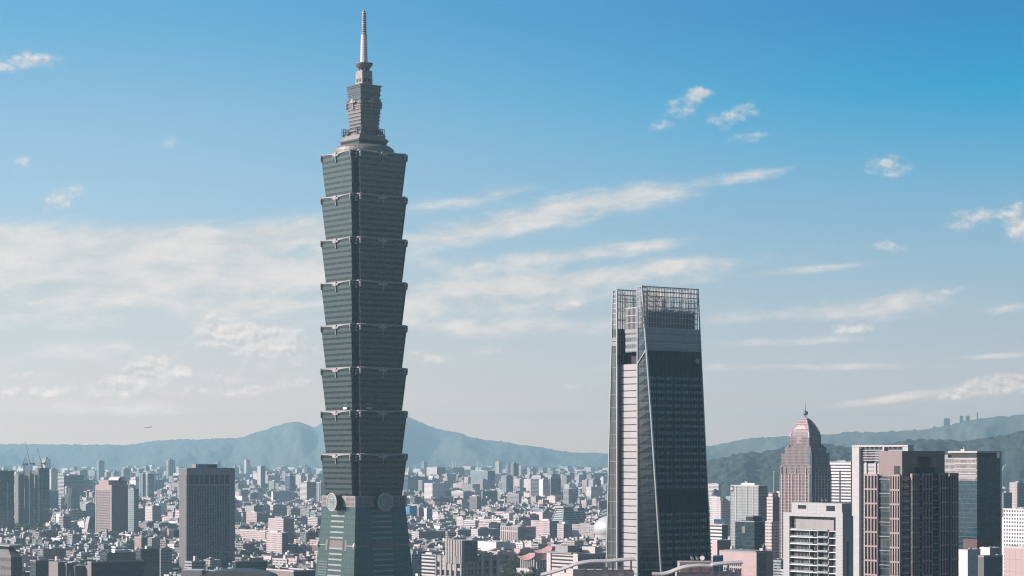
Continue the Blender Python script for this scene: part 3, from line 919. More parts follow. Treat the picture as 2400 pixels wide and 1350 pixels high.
tap = empty('tapered_skyscraper', at(1497, TD), TH, 'tall dark tapered skyscraper with a slatted crown and a pale slotted core', 'skyscraper')
TOP = tz(668)
BAND0, BAND1 = tz(820), tz(767)
wR = lambda z: wright(1497, 1635.5 + (1667 - 1635.5) * max(0, (TOP - z)) / (TOP - tz(1350)), TD)
bX = lambda z: 2.7 + 8.4 * (TOP - z) / (TOP - tz(980)) if z > tz(980) else 11.1 + 8.6 * (tz(980) - z) / (tz(980) - tz(1339))
D1, XA = 9.0, 6.9
def ysolve(px, x):
    """how far back along the left-hand side a point at local x must lie to be seen in that column"""
    k = (px - 1200) / F; X0 = (1497 - 1200) / F * TD
    return (X0 + cos(TH) * x - k * (TD + sin(TH) * x)) / (sin(TH) + k * cos(TH))
yF = lambda z: ysolve(1436.5 - 13.5 * (TOP - z) / (TOP - tz(1350)), 6.9)
def hslab(z): return [(bX(z), 0), (wR(z), 0), (wR(z), D1), (XA if bX(z) < XA else XA, D1)]
levels = [BAND0 * i / 40 for i in range(41)]
def slab(zs, mats):
    m = MB()
    for z0, z1 in zip(zs, zs[1:]):
        a, b_ = hslab(z0), hslab(z1)
        for i in range(4):
            j = (i + 1) % 4
            if i == 0: uv = [(a[0][0], z0), (a[1][0], z0), (b_[1][0], z1), (b_[0][0], z1)]
            elif i == 3: uv = [(a[3][1] + 3, z0), (a[3][1] + 3 + math.hypot(a[0][0] - a[3][0], a[0][1] - a[3][1]), z0), (b_[3][1] + 3 + math.hypot(b_[0][0] - b_[3][0], b_[0][1] - b_[3][1]), z1), (b_[3][1] + 3, z1)]
            else: uv = None
            m.face([(*a[i], z0), (*a[j], z0), (*b_[j], z1), (*b_[i], z1)], uv, 1 if i == 3 else 0)
    m.face([(*p, zs[-1]) for p in hslab(zs[-1])], None, 0)
    return m
s1 = slab(levels, None).build('right_slab', [MT['fin_wall'], MT['facet_wall']], tap)
s2 = slab([BAND0 + .02, (BAND0 + BAND1) / 2, BAND1], None).build('crown_band', [MT['band_glass'], MT['facet_wall']], tap)
for k in range(1, 3):
    z = BAND0 + (BAND1 - BAND0) * k / 3
    m = MB(); m.box(bX(z), wR(z), -.25, .1, z - .25, z + .25, bottom=True); m.build('transom', MT['edge_metal'], s2)
m = MB(); m.box(bX(BAND1), wR(BAND1), -.3, .1, BAND1 - .3, BAND1 + .3, bottom=True); m.build('transom', MT['edge_metal'], s2)
# vertical fins standing off the dark face
zs = [0, tz(1339), tz(980), BAND0]
for i in range(40):
    x = 1.44 * (i + 1)
    zlo = 0.0
    if x > wR(0) - .5: continue
    # a fin starts where the face reaches it and ends where the diagonal edge cuts it off
    ztop = BAND0
    if x > wR(BAND0) - .3:
        continue
    zbot = 0.0
    for z in range(0, int(BAND0)):
        if x > bX(z) + .6: zbot = z; break
    else: continue
    m = MB(); m.box(x - .13, x + .13, -.2, 0.0, zbot, ztop - .4); m.build('fin', MT['dark_steel'], s1)
# bright diagonal edge and the vertical edges of the slabs
m = MB()
pts = [(bX(z), -.1, z) for z in (0, tz(1339), tz(980), TOP)]
for a, b_ in zip(pts, pts[1:]): m.bar(a, b_, 1.15)
m.build('diagonal_edge', MT['edge_metal'], tap)
m = MB(); m.bar((XA - .1, D1 + .1, 0), (XA - .1, D1 + .1, TOP), .9); m.build('vertical_edge', MT['edge_metal'], tap)
m = MB()
for a, b_ in ((0, tz(980)), (tz(980), TOP)): m.bar((wR(a) + .1, 0, a), (wR(b_) + .1, 0, b_), .7)
m.build('far_edge', MT['edge_metal'], tap)
m = MB()
m.bar((XA - .3, D1 - .4, tz(850)), (bX(tz(817)), -.3, tz(817)), .7)
m.build('facet_brace', MT['edge_metal'], tap)
# far slab (left in the photo)
Y2 = ysolve(1447.5, XA)
def far(z): return [(XA, Y2), (wR(z), Y2), (wR(z), yF(z)), (XA - (yF(z) - yF(TOP)) * .12, yF(z))]
m = MB()
lv = [0, 80, 150, tz(765)]
for z0, z1 in zip(lv, lv[1:]):
    a, b_ = far(z0), far(z1)
    for i in range(4):
        j = (i + 1) % 4
        m.face([(*a[i], z0), (*a[j], z0), (*b_[j], z1), (*b_[i], z1)], None, 0)
m.face([(*p, lv[-1]) for p in far(lv[-1])], None, 0)
fs = m.build('far_slab', MT['wing_wall'], tap)
m = MB()
for z in (tz(790), tz(801)): m.box(XA - .35, XA + .2, Y2, yF(z), z - 1.3, z + 1.3, bottom=True)
m.build('spandrel', MT['stone_mid'], fs)
m = MB(); m.bar((XA - .2, Y2 + .3, 0), (XA - .2, Y2 + .3, TOP - 1.5), 1.1); m.build('vertical_edge', MT['edge_metal'], tap)
m = MB(); m.bar((XA - .9, yF(0), 0), (XA, yF(TOP), TOP - 1.5), .9); m.build('vertical_edge', MT['edge_metal'], tap)
# core between the slabs
XC = XA + 3.1
m = MB()
m.box(XC, 44, D1 - .5, Y2 + .5, 0, tz(850), 0)
m.build('core', MT['core_panel'], tap)
m = MB(); m.box(XC + 4.5, 43, D1 - .5, Y2 + .5, tz(850), tz(822)); m.build('open_floor', MT['black'], tap)
m = MB(); m.box(XC + .2, 44, D1 - .5, Y2 - 4.2, tz(822), tz(768)); m.build('crown_core', MT['core_glass'], tap)
m = MB(); m.box(XC + 3.0, 42, Y2 - 4.4, Y2 + .4, tz(822), tz(766)); m.build('crown_core', MT['dark_glass'], tap)
m = MB(); m.box(XC - .1, 44.2, D1 - .5, Y2 - 4.0, tz(776), tz(768) + .3); m.build('crown_ledge', MT['stone_mid'], tap)
# crown lattices
def lattice(name, p0, p1, z0, z1, step, parent, rails, w=.42):
    m = MB()
    L = math.hypot(p1[0] - p0[0], p1[1] - p0[1])
    n = max(2, int(round(L / step)))
    for i in range(n + 1):
        x = p0[0] + (p1[0] - p0[0]) * i / n; y = p0[1] + (p1[1] - p0[1]) * i / n
        m.bar((x, y, z0), (x, y, z1), w)
    for r in rails:
        m.bar((p0[0], p0[1], r), (p1[0], p1[1], r), .45 if r < z1 - 4 else .6)
    return m.build(name, MT['lattice_bar'], parent)
rl = [tz(y) for y in (670, 681, 692, 704, 716, 728, 741, 754)]
crown_r = lattice('slatted_screen', (3.4, .2), (wR(TOP) - .2, .2), BAND1, TOP, 1.36, tap, rl)
lattice('slatted_screen', (wR(TOP) - .2, .2), (wR(TOP) - .2, D1), BAND1, TOP, 1.36, tap, rl)
lattice('slatted_screen', (3.4, .2), (XA, D1), BAND1, TOP, 2.2, tap, rl)
lattice('slatted_screen', (XA, D1), (wR(TOP) - .2, D1), BAND1, TOP - 1, 1.7, tap, rl[::2])
lattice('slatted_screen', (XA, Y2 + .2), (wR(TOP) - .2, Y2 + .2), tz(766), TOP - 1.5, 1.45, tap, [tz(y) for y in (672, 684, 700, 722, 745)])
lattice('slatted_screen', (XA, Y2 + .2), (XA, yF(TOP) - .2), tz(766), TOP - 1.5, 1.6, tap, rl)
lattice('slatted_screen', (XA, yF(TOP) - .2), (wR(TOP) - .2, yF(TOP) - .2), tz(766), TOP - 1.5, 1.7, tap, rl[::2])
lattice('slatted_screen', (XC, D1 + .5), (XC, Y2 - 4.4), tz(768), tz(716), 1.3, tap, [tz(717), tz(735), tz(752)])
m = MB(); m.box(XC + 1, 30, D1 + 1.2, Y2 - 5.0, tz(768), tz(722)); m.build('plant_room', MT['dark_concrete'], tap)
MT['plant_glass'] = facade('plant_wall', (0.055, 0.075, 0.085), (0.02, 0.03, 0.036), 1.4, 3.4, .8, .9, gr=.2, vary=.3)
m = MB(); m.box(5.8, 37.5, 1.6, D1 - 1.0, BAND1, tz(722)); m.box(42.5, 44.8, 2, 7, BAND1, tz(722)); m.box(47, wR(TOP) - 1, 2, 7, BAND1, tz(722)); m.build('plant_room', MT['plant_glass'], tap)
m = MB(); m.bar((9, D1 + .6, tz(690)), (30, Y2 - .6, tz(684)), .7); m.bar((20, D1 + .6, tz(688)), (42, Y2 - .6, tz(684)), .7); m.build('roof_truss', MT['dark_steel'], tap)
# round emblem near the upper far corner: a peak over water inside a ring
m = MB()
ex, ez, er = wR(tz(841)) - 3.6, tz(841), 2.1
n = 24
for i in range(n):
    if i in (4, 7, 16, 20): continue
    a0, a1 = 2 * pi * i / n, 2 * pi * (i + 1) / n
    m.face([(ex + er * cos(a0), -.62, ez + er * sin(a0)), (ex + er * cos(a1), -.62, ez + er * sin(a1)), (ex + er * .78 * cos(a1), -.62, ez + er * .78 * sin(a1)), (ex + er * .78 * cos(a0), -.62, ez + er * .78 * sin(a0))])
m.face([(ex - 1.3, -.62, ez - .1), (ex + 1.3, -.62, ez - .1), (ex + .35, -.62, ez + 1.2), (ex - .35, -.62, ez + 1.2)])
for q in range(3): m.face([(ex - 1.3 + .25 * q, -.62, ez - .55 - .42 * q), (ex + 1.3 - .25 * q, -.62, ez - .55 - .42 * q), (ex + 1.3 - .25 * q, -.62, ez - .3 - .42 * q), (ex - 1.3 + .25 * q, -.62, ez - .3 - .42 * q)])
m.build('emblem', MT['stone_light'], tap)
# ------------------------------------------------------------------ the other large buildings, each from its own column, row and distance
LAND = []       # (column, row, words) of what labels may refer to
def span(xl, xc, xr, d, th=TH):
    """width along the right-hand face and along the left-hand face"""
    return (wright(xc, xr, d, th) if xr is not None else 8.0), (wleft(xc, xl, d, th) if xl is not None else 8.0)
def clutter(root, wx, wy, z, seed, mats=None, n=3, big=True):
    """plant rooms, tanks and masts on a roof, each a part"""
    r = random.Random(seed)
    mats = mats or [MT['concrete'], MT['stone_mid'], MT['white']]
    if big:
        m = MB(); w, h_ = wx * r.uniform(.3, .5), wy * r.uniform(.3, .5)
        x, y = wx * r.uniform(.2, .45), wy * r.uniform(.2, .45)
        m.box(x, x + w, y, y + h_, z, z + r.uniform(2.5, 4.5)); m.build('plant_room', r.choice(mats), root)
    for _ in range(n):
        m = MB(); x, y = wx * r.uniform(.08, .85), wy * r.uniform(.08, .85)
        if r.random() < .5:
            m.cyl(x, y, z, z + 2.2, 1.1, 1.1, 10); m.build('water_tank', MT['steel'], root)
        else:
            m.box(x, x + 2.4, y, y + 1.6, z, z + 1.7); m.build('air_unit', MT['concrete'], root)
def parapet(root, wx, wy, z, mat, h=1.1, t=.35, o=.06):
    m = MB()
    m.box(-o, wx + o, -o, t, z, z + h); m.box(-o, wx + o, wy - t, wy + o, z, z + h)
    m.box(-o, t, t, wy - t, z, z + h); m.box(wx - t, wx + o, t, wy - t, z, z + h)
    return m.build('parapet', mat, root)
def tower(name, label, cat, xl, xc, xr, yt, d, wall, roof='roof_grey', right=None, par='stone_mid', seed=0, n=3, big=True, group=None, z0=0, th=TH, key=None):
    wx, wy = span(xl, xc, xr, d, th)
    z = zat(yt, d)
    root = empty(name, at(xc, d), th, label, cat, group)
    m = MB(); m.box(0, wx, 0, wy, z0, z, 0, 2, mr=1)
    body = m.build('body', [MT[wall], MT[right or wall], MT[roof]], root)
    if par: parapet(root, wx, wy, z, MT[par])
    if n or big: clutter(root, wx, wy, z, seed or int(xc * 7 + yt), n=n, big=big)
    if key: LAND.append((xc, (yt + HY + H * F / d) / 2 if False else yt + 25, key))
    return root, wx, wy, z, body
def fac(key, *a, **k): MT[key] = facade(key, *a, **k)

MT['slab_stone'] = plain('slab_stone', (0.24, 0.235, 0.235), 0.7)
# ---- grey slab with a grid of square windows
fac('slab_side', (0.165, 0.145, 0.137), (0.11, 0.096, 0.09), 2.2, 3.9, .9, .9, gr=.6, vary=0)
D = 2786.0
pitch = span(420, 437, 549, D)[0] * .855 / 16
fac('slab_front', (0.085, 0.09, 0.093), (0.006, 0.010, 0.013), pitch, 3.9, 0.56, 0.54, uo=-span(420, 437, 549, D)[0] * .04, gr=.15, vary=.25)
root, wx, wy, z, body = tower('slab_block', 'tall grey slab block with a dense grid of small square windows', 'office block', 420, 437, 549, 1099, D, 'slab_side', right='slab_side', par='slab_stone', n=0, big=False, key='the grey slab block')
m = MB(); m.face([(wx * .04, -.15, 0), (wx * .895, -.15, 0), (wx * .895, -.15, zat(1139, D)), (wx * .04, -.15, zat(1139, D))]); m.build('window_grid', MT['slab_front'], root)
m = MB(); m.box(wx * .9, wx + .5, -.8, 0, 0, z - .2); m.build('end_pier', MT['slab_stone'], root)
m = MB(); m.box(0, wx * .9, -.8, 0, zat(1113, D), z - .2); m.build('top_band', MT['slab_stone'], root)
m = MB(); m.box(0, wx * .9, -.8, 0, zat(1139, D), zat(1134.5, D)); m.build('lower_band', MT['slab_stone'], root)
n8 = 8; pw = wx * .855 / n8
for i in range(n8):
    x = wx * .04 + pw * i
    m = MB(); m.face([(x + .22 * pw, -.12, zat(1134.5, D)), (x + .95 * pw, -.12, zat(1134.5, D)), (x + .95 * pw, -.12, zat(1113, D)), (x + .22 * pw, -.12, zat(1113, D))]); m.build('tall_opening', MT['black'], root)
for i in range(n8 * 2 + 1):
    x = wx * .04 + pw * i / 2
    m = MB(); m.box(x - .6, x + .6, -.7, -.1, 0, zat(1139, D) if i % 2 else zat(1113, D)); m.build('pier', MT['slab_stone'], root)
m = MB(); m.box(wx * .23, wx * .68, wy * .25, wy * .8, z, zat(1088, D)); pr = m.build('plant_room', MT['slab_stone'], root)
m = MB(); m.box(wx * .47, wx * .66, wy * .25 - .25, wy * .25, zat(1096, D), zat(1090, D)); m.build('louvre_panel', MT['black'], pr)
for x in (.06, .46, .82, .9, .96):
    m = MB(); m.bar((wx * x, wy * .5, z), (wx * x + 1.5, wy * .5, z + (9 if x == .46 else 6)), .35, 0, .15); m.build('mast', MT['dark_steel'], root)

# ---- the pink slab pair behind it
MT['slab_pink'] = plain('slab_pink', (0.40, 0.295, 0.28), 0.7)
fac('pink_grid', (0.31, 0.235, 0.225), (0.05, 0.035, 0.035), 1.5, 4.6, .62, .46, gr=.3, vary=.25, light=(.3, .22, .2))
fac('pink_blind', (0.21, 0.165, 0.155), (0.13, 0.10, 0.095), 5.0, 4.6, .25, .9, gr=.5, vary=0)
D = 3912.0
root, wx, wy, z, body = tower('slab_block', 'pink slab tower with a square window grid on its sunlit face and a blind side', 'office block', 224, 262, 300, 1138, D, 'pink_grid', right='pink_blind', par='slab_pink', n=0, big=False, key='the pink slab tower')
m = MB(); m.box(-.5, .1, 0, wy, zat(1150, D), z); m.box(-.5, .1, 0, wy * .07, 0, zat(1150, D)); m.box(-.5, .1, wy * .93, wy, 0, zat(1150, D)); m.build('face_frame', MT['slab_pink'], root)
m = MB(); m.box(wx * .1, wx * .75, wy * .3, wy * .9, z, zat(1126, D)); m.build('plant_room', MT['slab_pink'], root)
m = MB(); m.box(wx * .55, wx * 1.28, wy * .35, wy * 1.0, 0, zat(1127, D)); tw = m.build('rear_shaft', MT['pink_blind'], root)
m = MB()
for i in range(8):
    a0, a1 = pi * i / 16, pi * (i + 1) / 16
    x0, x1, y0, y1 = wx * .75, wx * 1.2, wy * .35, wy * .95
    zb = zat(1127, D); R = 7.0
    m.face([(x0 + R * (1 - cos(a0)), y0, zb + R * sin(a0)), (x0 + R * (1 - cos(a0)), y1, zb + R * sin(a0)), (x0 + R * (1 - cos(a1)), y1, zb + R * sin(a1)), (x0 + R * (1 - cos(a1)), y0, zb + R * sin(a1))][::-1])
m.box(x0 + R, x1, y0, y1, zb, zb + R)
m.build('curved_roof', MT['stone_light'], tw)
fac('pale_apart', (0.26, 0.30, 0.29), (0.03, 0.045, 0.05), 4.2, 3.6, .5, .42, gr=.2, vary=.4)
tower('residential_tower', 'pale grey-green apartment tower tucked behind the pink slab tower', 'tower', 296, 314, 325, 1147, 4100, 'pale_apart', par='stone_mid')

# ---- left edge
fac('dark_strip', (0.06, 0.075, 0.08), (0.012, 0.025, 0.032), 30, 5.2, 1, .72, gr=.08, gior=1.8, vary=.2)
root, wx, wy, z, body = tower('glass_tower', 'dark banded glass tower cut by the photo edge, nearest the cranes', 'office tower', -60, -14, 33, 1104, 4108, 'dark_strip', par='dark_steel')
m = MB(); m.box(wx * .62, wx * .70, -.6, 0, 0, z - 20); m.build('lit_strip', MT['concrete'], root)  # paler concrete strip down the dark glass
# towers under construction
fac('open_frame', (0.25, 0.235, 0.22), (0.03, 0.035, 0.038), 4.2, 4.0, .66, .66, gr=.7, vary=.5, light=(.3, .25, .2))
for i, (a, b_, c, yt, lb) in enumerate(((34, 43, 57, 1111, 'unfinished concrete tower under the tallest leaning crane'), (58, 70, 81, 1110, 'unfinished concrete tower in the middle of the three crane towers'), (82, 92, 116, 1097, 'unfinished tower with bare floors and a dark glazed side'))):
    root, wx, wy, z, body = tower('unfinished_tower', lb, 'tower', a, b_, c, yt, 4700, 'open_frame', par=None, n=0, big=False, right='dark_strip' if i == 2 else None, group='towers being built under cranes')
    m = MB()
    for x in (0, .33, .66, 1):
        for y in (0, .5, 1): m.bar((wx * x, wy * y, z), (wx * x, wy * y, z + 7), .8)
    m.build('column_stub', MT['concrete'], root)
def crane(label, px, ytop, pxt, yt, d=4700):
    root = empty('tower_crane', at(px, d), 0, label, 'crane', 'luffing tower cranes')
    zt = zat(ytop, d); k = d / F
    m = MB()
    for sx in (-1, 1):
        for sy in (-1, 1): m.bar((sx, sy, 0), (sx, sy, zt), .45)
    for i in range(int(zt // 4)):
        m.bar((-1, -1, i * 4), (1, -1, i * 4 + 4), .3); m.bar((1, -1, i * 4), (1, 1, i * 4 + 4), .3)
    m.build('mast', MT['dark_steel'], root)
    m = MB(); m.box(-3.5, 8, -1.6, 1.6, zt, zt + 2.2, bottom=True); m.box(4.5, 8.5, -1.8, 1.8, zt - 2.2, zt + 3, bottom=True); m.build('counterweight_deck', MT['dark_steel'], root)
    m = MB(); m.box(-3.2, -1.2, -2.6, -1.6, zt + .5, zt + 3, bottom=True); m.build('cab', MT['white'], root)
    m = MB()
    tip = ((pxt - px) * k, 0, zat(yt, d))
    for o in (-.8, .8): m.bar((-1, o, zt + 2), (tip[0], o * .4, tip[2]), .55, 0, .35)
    L = 14
    for i in range(L):
        a = Vector((-1, -.8 if i % 2 else .8, zt + 2)).lerp(Vector(tip), i / L); b2 = Vector((-1, .8 if i % 2 else -.8, zt + 2)).lerp(Vector(tip), (i + 1) / L)
        m.bar(a, b2, .3)
    m.bar((-1, 0, zt + 4), (tip[0], 0, tip[2]), .4, 0, .3)
    m.build('jib', MT['dark_steel'], root)
    m = MB(); m.bar((2, 0, zt + 2), (6, 0, zt + 13), .6); m.bar((7.5, 0, zt + 2), (6, 0, zt + 13), .45); m.bar((6, 0, zt + 13), (tip[0] * .97, 0, tip[2] - 1), .18); m.build('a_frame', MT['dark_steel'], root)
crane('tower crane with the tallest steep jib, on the middle unfinished tower', 72, 1088, 58, 1034)
crane('tower crane with a thin jib leaning over the unfinished tower with the dark side', 98, 1087, 87, 1051)
crane('short tower crane with its jib almost upright beside the first unfinished tower', 56, 1089, 61, 1062)

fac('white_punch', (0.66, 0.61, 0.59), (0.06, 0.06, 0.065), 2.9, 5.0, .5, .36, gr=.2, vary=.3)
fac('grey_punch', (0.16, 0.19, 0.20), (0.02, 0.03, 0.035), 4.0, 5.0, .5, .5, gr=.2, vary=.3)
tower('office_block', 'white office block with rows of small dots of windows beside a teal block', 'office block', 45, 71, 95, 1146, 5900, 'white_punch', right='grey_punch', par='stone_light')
root, wx, wy, z, body = tower('department_store', 'windowless teal block with a pale roof edge, beside the white office block', 'store', 92, 96, 137, 1151, 5850, 'teal', par='stone_light')
m = MB(); m.box(0, wx, -.5, 0, zat(1172, 5850), zat(1156, 5850)); m.build('sign_band', MT['roof_blue'], root)
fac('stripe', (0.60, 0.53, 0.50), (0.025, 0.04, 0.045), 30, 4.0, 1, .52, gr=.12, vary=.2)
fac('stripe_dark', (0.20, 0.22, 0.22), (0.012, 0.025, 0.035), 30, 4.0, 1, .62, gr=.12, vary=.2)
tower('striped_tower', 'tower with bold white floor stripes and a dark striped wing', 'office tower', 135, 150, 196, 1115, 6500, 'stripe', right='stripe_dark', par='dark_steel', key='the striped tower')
tower('striped_tower', 'shorter white striped block in front of the tall striped tower', 'office block', 134, 143, 152, 1168, 6000, 'stripe', par='white')
fac('round_wall', (0.115, 0.115, 0.11), (0.02, 0.03, 0.035), 6.0, 5.0, .45, .45, gr=.15, vary=.3)
D = 5870.0
root = empty('domed_tower', at(170, D), 0, 'dark stepped tower with a small shiny dome on one shoulder', 'tower')
m = MB(); m.cyl(0, 0, 0, zat(1158, D), 19, 19, 12, 0, smooth=False); b_ = m.build('body', [MT['round_wall']], root)
m = MB(); m.cyl(2, 0, zat(1158, D), zat(1144, D), 16, 16, 12, smooth=False); m.build('upper_drum', [MT['round_wall']], root)
m = MB(); m.ball((-14, -4, zat(1144, D)), 6, 14); m.cyl(-14, -4, zat(1160, D), zat(1144, D), 5.6, 5.6, 12); m.build('dome', MT['stone_light'], root)
m = MB(); m.box(-6, 8, -3, 6, zat(1144, D), zat(1139, D)); m.build('plant_room', MT['dark_concrete'], root)
tower('glass_tower', 'plain dark blue glass slab just beyond the dark domed tower', 'office tower', 190, 194, 216, 1126, 6900, 'dark_strip', par='dark_steel')
fac('brown_bal', (0.30, 0.22, 0.20), (0.04, 0.04, 0.045), 3.4, 3.4, .6, .5, gr=.2, vary=.5)
D = 4300.0
root = empty('office_block', at(206, D), TH, 'white block whose sloping glazed front curves away to a ridge', 'office block')
wx, wy = 16, 14
m = MB()
N = 8
for i in range(N):
    t0, t1 = i / N, (i + 1) / N
    f_ = lambda t: (1 - cos(t * 1.1)) * 9
    zz = lambda t: zat(1240, D) + (zat(1211, D) - zat(1240, D)) * t
    m.face([(f_(t0), wy, zz(t0)), (f_(t0), 0, zz(t0)), (f_(t1), 0, zz(t1)), (f_(t1), wy, zz(t1))], [(0, zz(t0)), (wy, zz(t0)), (wy, zz(t1)), (0, zz(t1))], 0)
    m.face([(f_(t0), 0, zz(t0)), (wx, 0, zz(t0)), (wx, 0, zz(t1)), (f_(t1), 0, zz(t1))], None, 1)
m.face([(f_(1), 0, zz(1)), (wx, 0, zz(1)), (wx, wy, zz(1)), (f_(1), wy, zz(1))], None, 1)
fac('sloped_glass', (0.60, 0.56, 0.54), (0.24, 0.24, 0.24), 2, 1.6, 1, .5, gr=.2, vary=.2)
m.build('sloping_front', [MT['sloped_glass'], MT['dark_concrete']], root)
m = MB(); m.box(-3, wx, -1, wy + 5, 0, zat(1240, D) - .1); m.build('body', MT['white_punch'], root)
fac('vert_stripe', (0.55, 0.54, 0.52), (0.02, 0.04, 0.055), 9.0, 3.6, .66, .96, gr=.12, vary=.3)
tower('residential_tower', 'first of two dark glass apartment towers framed in white verticals', 'tower', 325, 334, 342, 1111, 7000, 'vert_stripe', par='white', group='twin towers framed in white verticals')
tower('residential_tower', 'darker of two apartment towers framed in white verticals, the one with the wider side', 'tower', 341, 347, 361, 1111, 6900, 'vert_stripe', right='dark_strip', par='white', group='twin towers framed in white verticals')
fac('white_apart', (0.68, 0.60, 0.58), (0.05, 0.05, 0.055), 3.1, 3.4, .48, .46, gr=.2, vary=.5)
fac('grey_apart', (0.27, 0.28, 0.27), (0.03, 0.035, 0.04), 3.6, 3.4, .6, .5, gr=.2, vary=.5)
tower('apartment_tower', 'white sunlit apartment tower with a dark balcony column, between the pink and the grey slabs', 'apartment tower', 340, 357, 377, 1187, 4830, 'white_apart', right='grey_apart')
fac('salmon', (0.62, 0.33, 0.30), (0.2, 0.09, 0.085), 9, 3.3, .12, .3, gr=.3, vary=.2)
tower('apartment_block', 'salmon pink windowless block wedged between a dark block and the grey slab', 'apartment block', 392, 407, 419, 1244, 3980, 'salmon', right='dark_strip', par='white')
fac('brick_vert', (0.50, 0.40, 0.375), (0.14, 0.07, 0.065), 3.4, 40, .42, .9, gr=.5, vary=.1)
tower('apartment_block', 'pinkish block with two tall brown window slots below the pink slab tower', 'apartment block', 315, 331, 345, 1260, 3500, 'brick_vert', right='dark_strip', par='stone_light')
fac('green_grey', (0.24, 0.27, 0.26), (0.05, 0.07, 0.075), 8, 3.6, .7, .35, gr=.3, vary=.3)
tower('office_block', 'plain grey-green block with almost no windows in front of the salmon block', 'office block', 346, 356, 375, 1263, 3420, 'green_grey', par='stone_mid')
tower('office_block', 'wide low glass office with a curved cornice of square openings', 'office block', 64, 74, 122, 1203, 5000, 'green_grey', par='stone_light')

# ---- between the slab and the pagoda tower
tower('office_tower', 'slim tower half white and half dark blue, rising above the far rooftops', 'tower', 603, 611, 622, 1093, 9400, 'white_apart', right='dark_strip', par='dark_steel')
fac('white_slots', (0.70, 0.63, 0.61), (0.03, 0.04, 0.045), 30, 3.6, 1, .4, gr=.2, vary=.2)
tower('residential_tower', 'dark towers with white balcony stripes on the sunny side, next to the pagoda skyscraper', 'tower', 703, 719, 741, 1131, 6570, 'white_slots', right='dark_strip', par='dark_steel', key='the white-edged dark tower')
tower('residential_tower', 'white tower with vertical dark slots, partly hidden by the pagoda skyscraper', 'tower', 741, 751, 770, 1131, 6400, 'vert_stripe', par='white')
fac('beige_band', (0.36, 0.335, 0.315), (0.06, 0.07, 0.075), 30, 3.6, 1, .42, gr=.2, vary=.3)
tower('office_block', 'grey-beige office block with a white plant room, front of the far blue blocks', 'office block', 633, 640, 671, 1184, 5600, 'white_apart', right='beige_band', par='white')
tower('office_block', 'dull olive grey office block beside the grey-beige office', 'office block', 676, 682, 706, 1193, 5400, 'beige_band', par='stone_mid')
fac('lilac', (0.33, 0.35, 0.37), (0.30, 0.32, 0.34), 12, 8, .9, .9, gr=.6, vary=0)
tower('department_store', 'windowless blue-grey block with a white corner shaft', 'store', 636, 640, 690, 1153, 6500, 'white', right='lilac', par='stone_light')
tower('office_block', 'pale blue office with rows of fine white windows', 'office block', 590, 594, 618, 1156, 6900, 'white_punch', right='white_punch', par='white')
tower('office_block', 'square beige office block right beside the tall grey slab', 'office block', 560, 564, 586, 1150, 7000, 'beige_band', par='stone_mid')
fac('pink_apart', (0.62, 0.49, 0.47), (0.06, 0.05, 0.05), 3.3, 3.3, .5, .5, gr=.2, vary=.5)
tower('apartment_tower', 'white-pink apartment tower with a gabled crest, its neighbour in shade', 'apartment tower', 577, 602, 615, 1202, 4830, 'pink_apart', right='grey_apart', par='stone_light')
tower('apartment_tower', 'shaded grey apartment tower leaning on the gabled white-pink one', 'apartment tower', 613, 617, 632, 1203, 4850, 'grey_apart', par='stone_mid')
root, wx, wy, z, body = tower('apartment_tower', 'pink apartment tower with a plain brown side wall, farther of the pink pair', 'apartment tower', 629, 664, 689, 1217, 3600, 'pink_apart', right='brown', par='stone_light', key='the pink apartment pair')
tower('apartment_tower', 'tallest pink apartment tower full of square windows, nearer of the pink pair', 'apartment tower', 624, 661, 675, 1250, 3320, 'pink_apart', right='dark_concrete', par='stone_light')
D = 3350.0
root = empty('apartment_block', at(683, D), 0, 'white apartment block with rounded stacked balconies beside the pink apartment pair', 'apartment block')
m = MB(); m.cyl(0, 6, 0, zat(1276, D), 6.5, 6.5, 14, 0); m.box(0, 10, 3, 14, 0, zat(1278, D)); m.build('body', [MT['grey_apart']], root)
for i in range(11):
    z = zat(1277, D) - 3.3 * i
    m = MB(); m.cyl(0, 6, z, z + 1.1, 7.4, 7.4, 14); m.build('balcony', MT['white'], root)
tower('apartment_block', 'white apartment block with deep window rows just by the foot of the pagoda skyscraper', 'apartment block', 721, 744, 752, 1214, 4700, 'white_slots', right='grey_apart', par='white')
tower('apartment_block', 'long low pinkish terrace of flats running from the grey slab to the pink pair', 'apartment block', 552, 622, 632, 1246, 3900, 'pink_apart', right='grey_apart', par='white')

# ---- between the pagoda tower and the tapered tower
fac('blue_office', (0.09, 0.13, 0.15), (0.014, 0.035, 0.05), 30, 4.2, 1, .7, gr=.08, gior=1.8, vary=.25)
tower('office_block', 'dark blue glass office block close by the tiered skyscraper', 'office block', 940, 956, 1004, 1118, 7800, 'blue_office', par='dark_steel')
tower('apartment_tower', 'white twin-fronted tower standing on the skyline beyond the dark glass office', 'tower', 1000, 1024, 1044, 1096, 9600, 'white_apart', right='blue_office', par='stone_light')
fac('pale_glass', (0.30, 0.33, 0.33), (0.10, 0.15, 0.16), 3, 4.0, .8, .6, gr=.12, vary=.3)
tower('office_block', 'large pale glass office with a white roof frame, below the twin chimneys', 'office block', 1103, 1143, 1160, 1104, 8000, 'pale_glass', right='blue_office', par='white')
tower('office_block', 'flat dark blue building below the first pair of chimneys', 'office block', 1058, 1061, 1088, 1096, 11500, 'blue_office', par='stone_light')
tower('office_block', 'white office with strong horizontal stripes and a dark glass wing behind', 'office block', 1058, 1086, 1103, 1152, 6600, 'white_slots', right='blue_office', par='white')
tower('office_block', 'long dark glass hall with a white roof behind the striped white office', 'office block', 1012, 1018, 1060, 1150, 6700, 'blue_office', par='white')
fac('brown_frame', (0.20, 0.16, 0.145), (0.06, 0.055, 0.05), 3, 3.6, .5, .5, gr=.5, vary=.4)
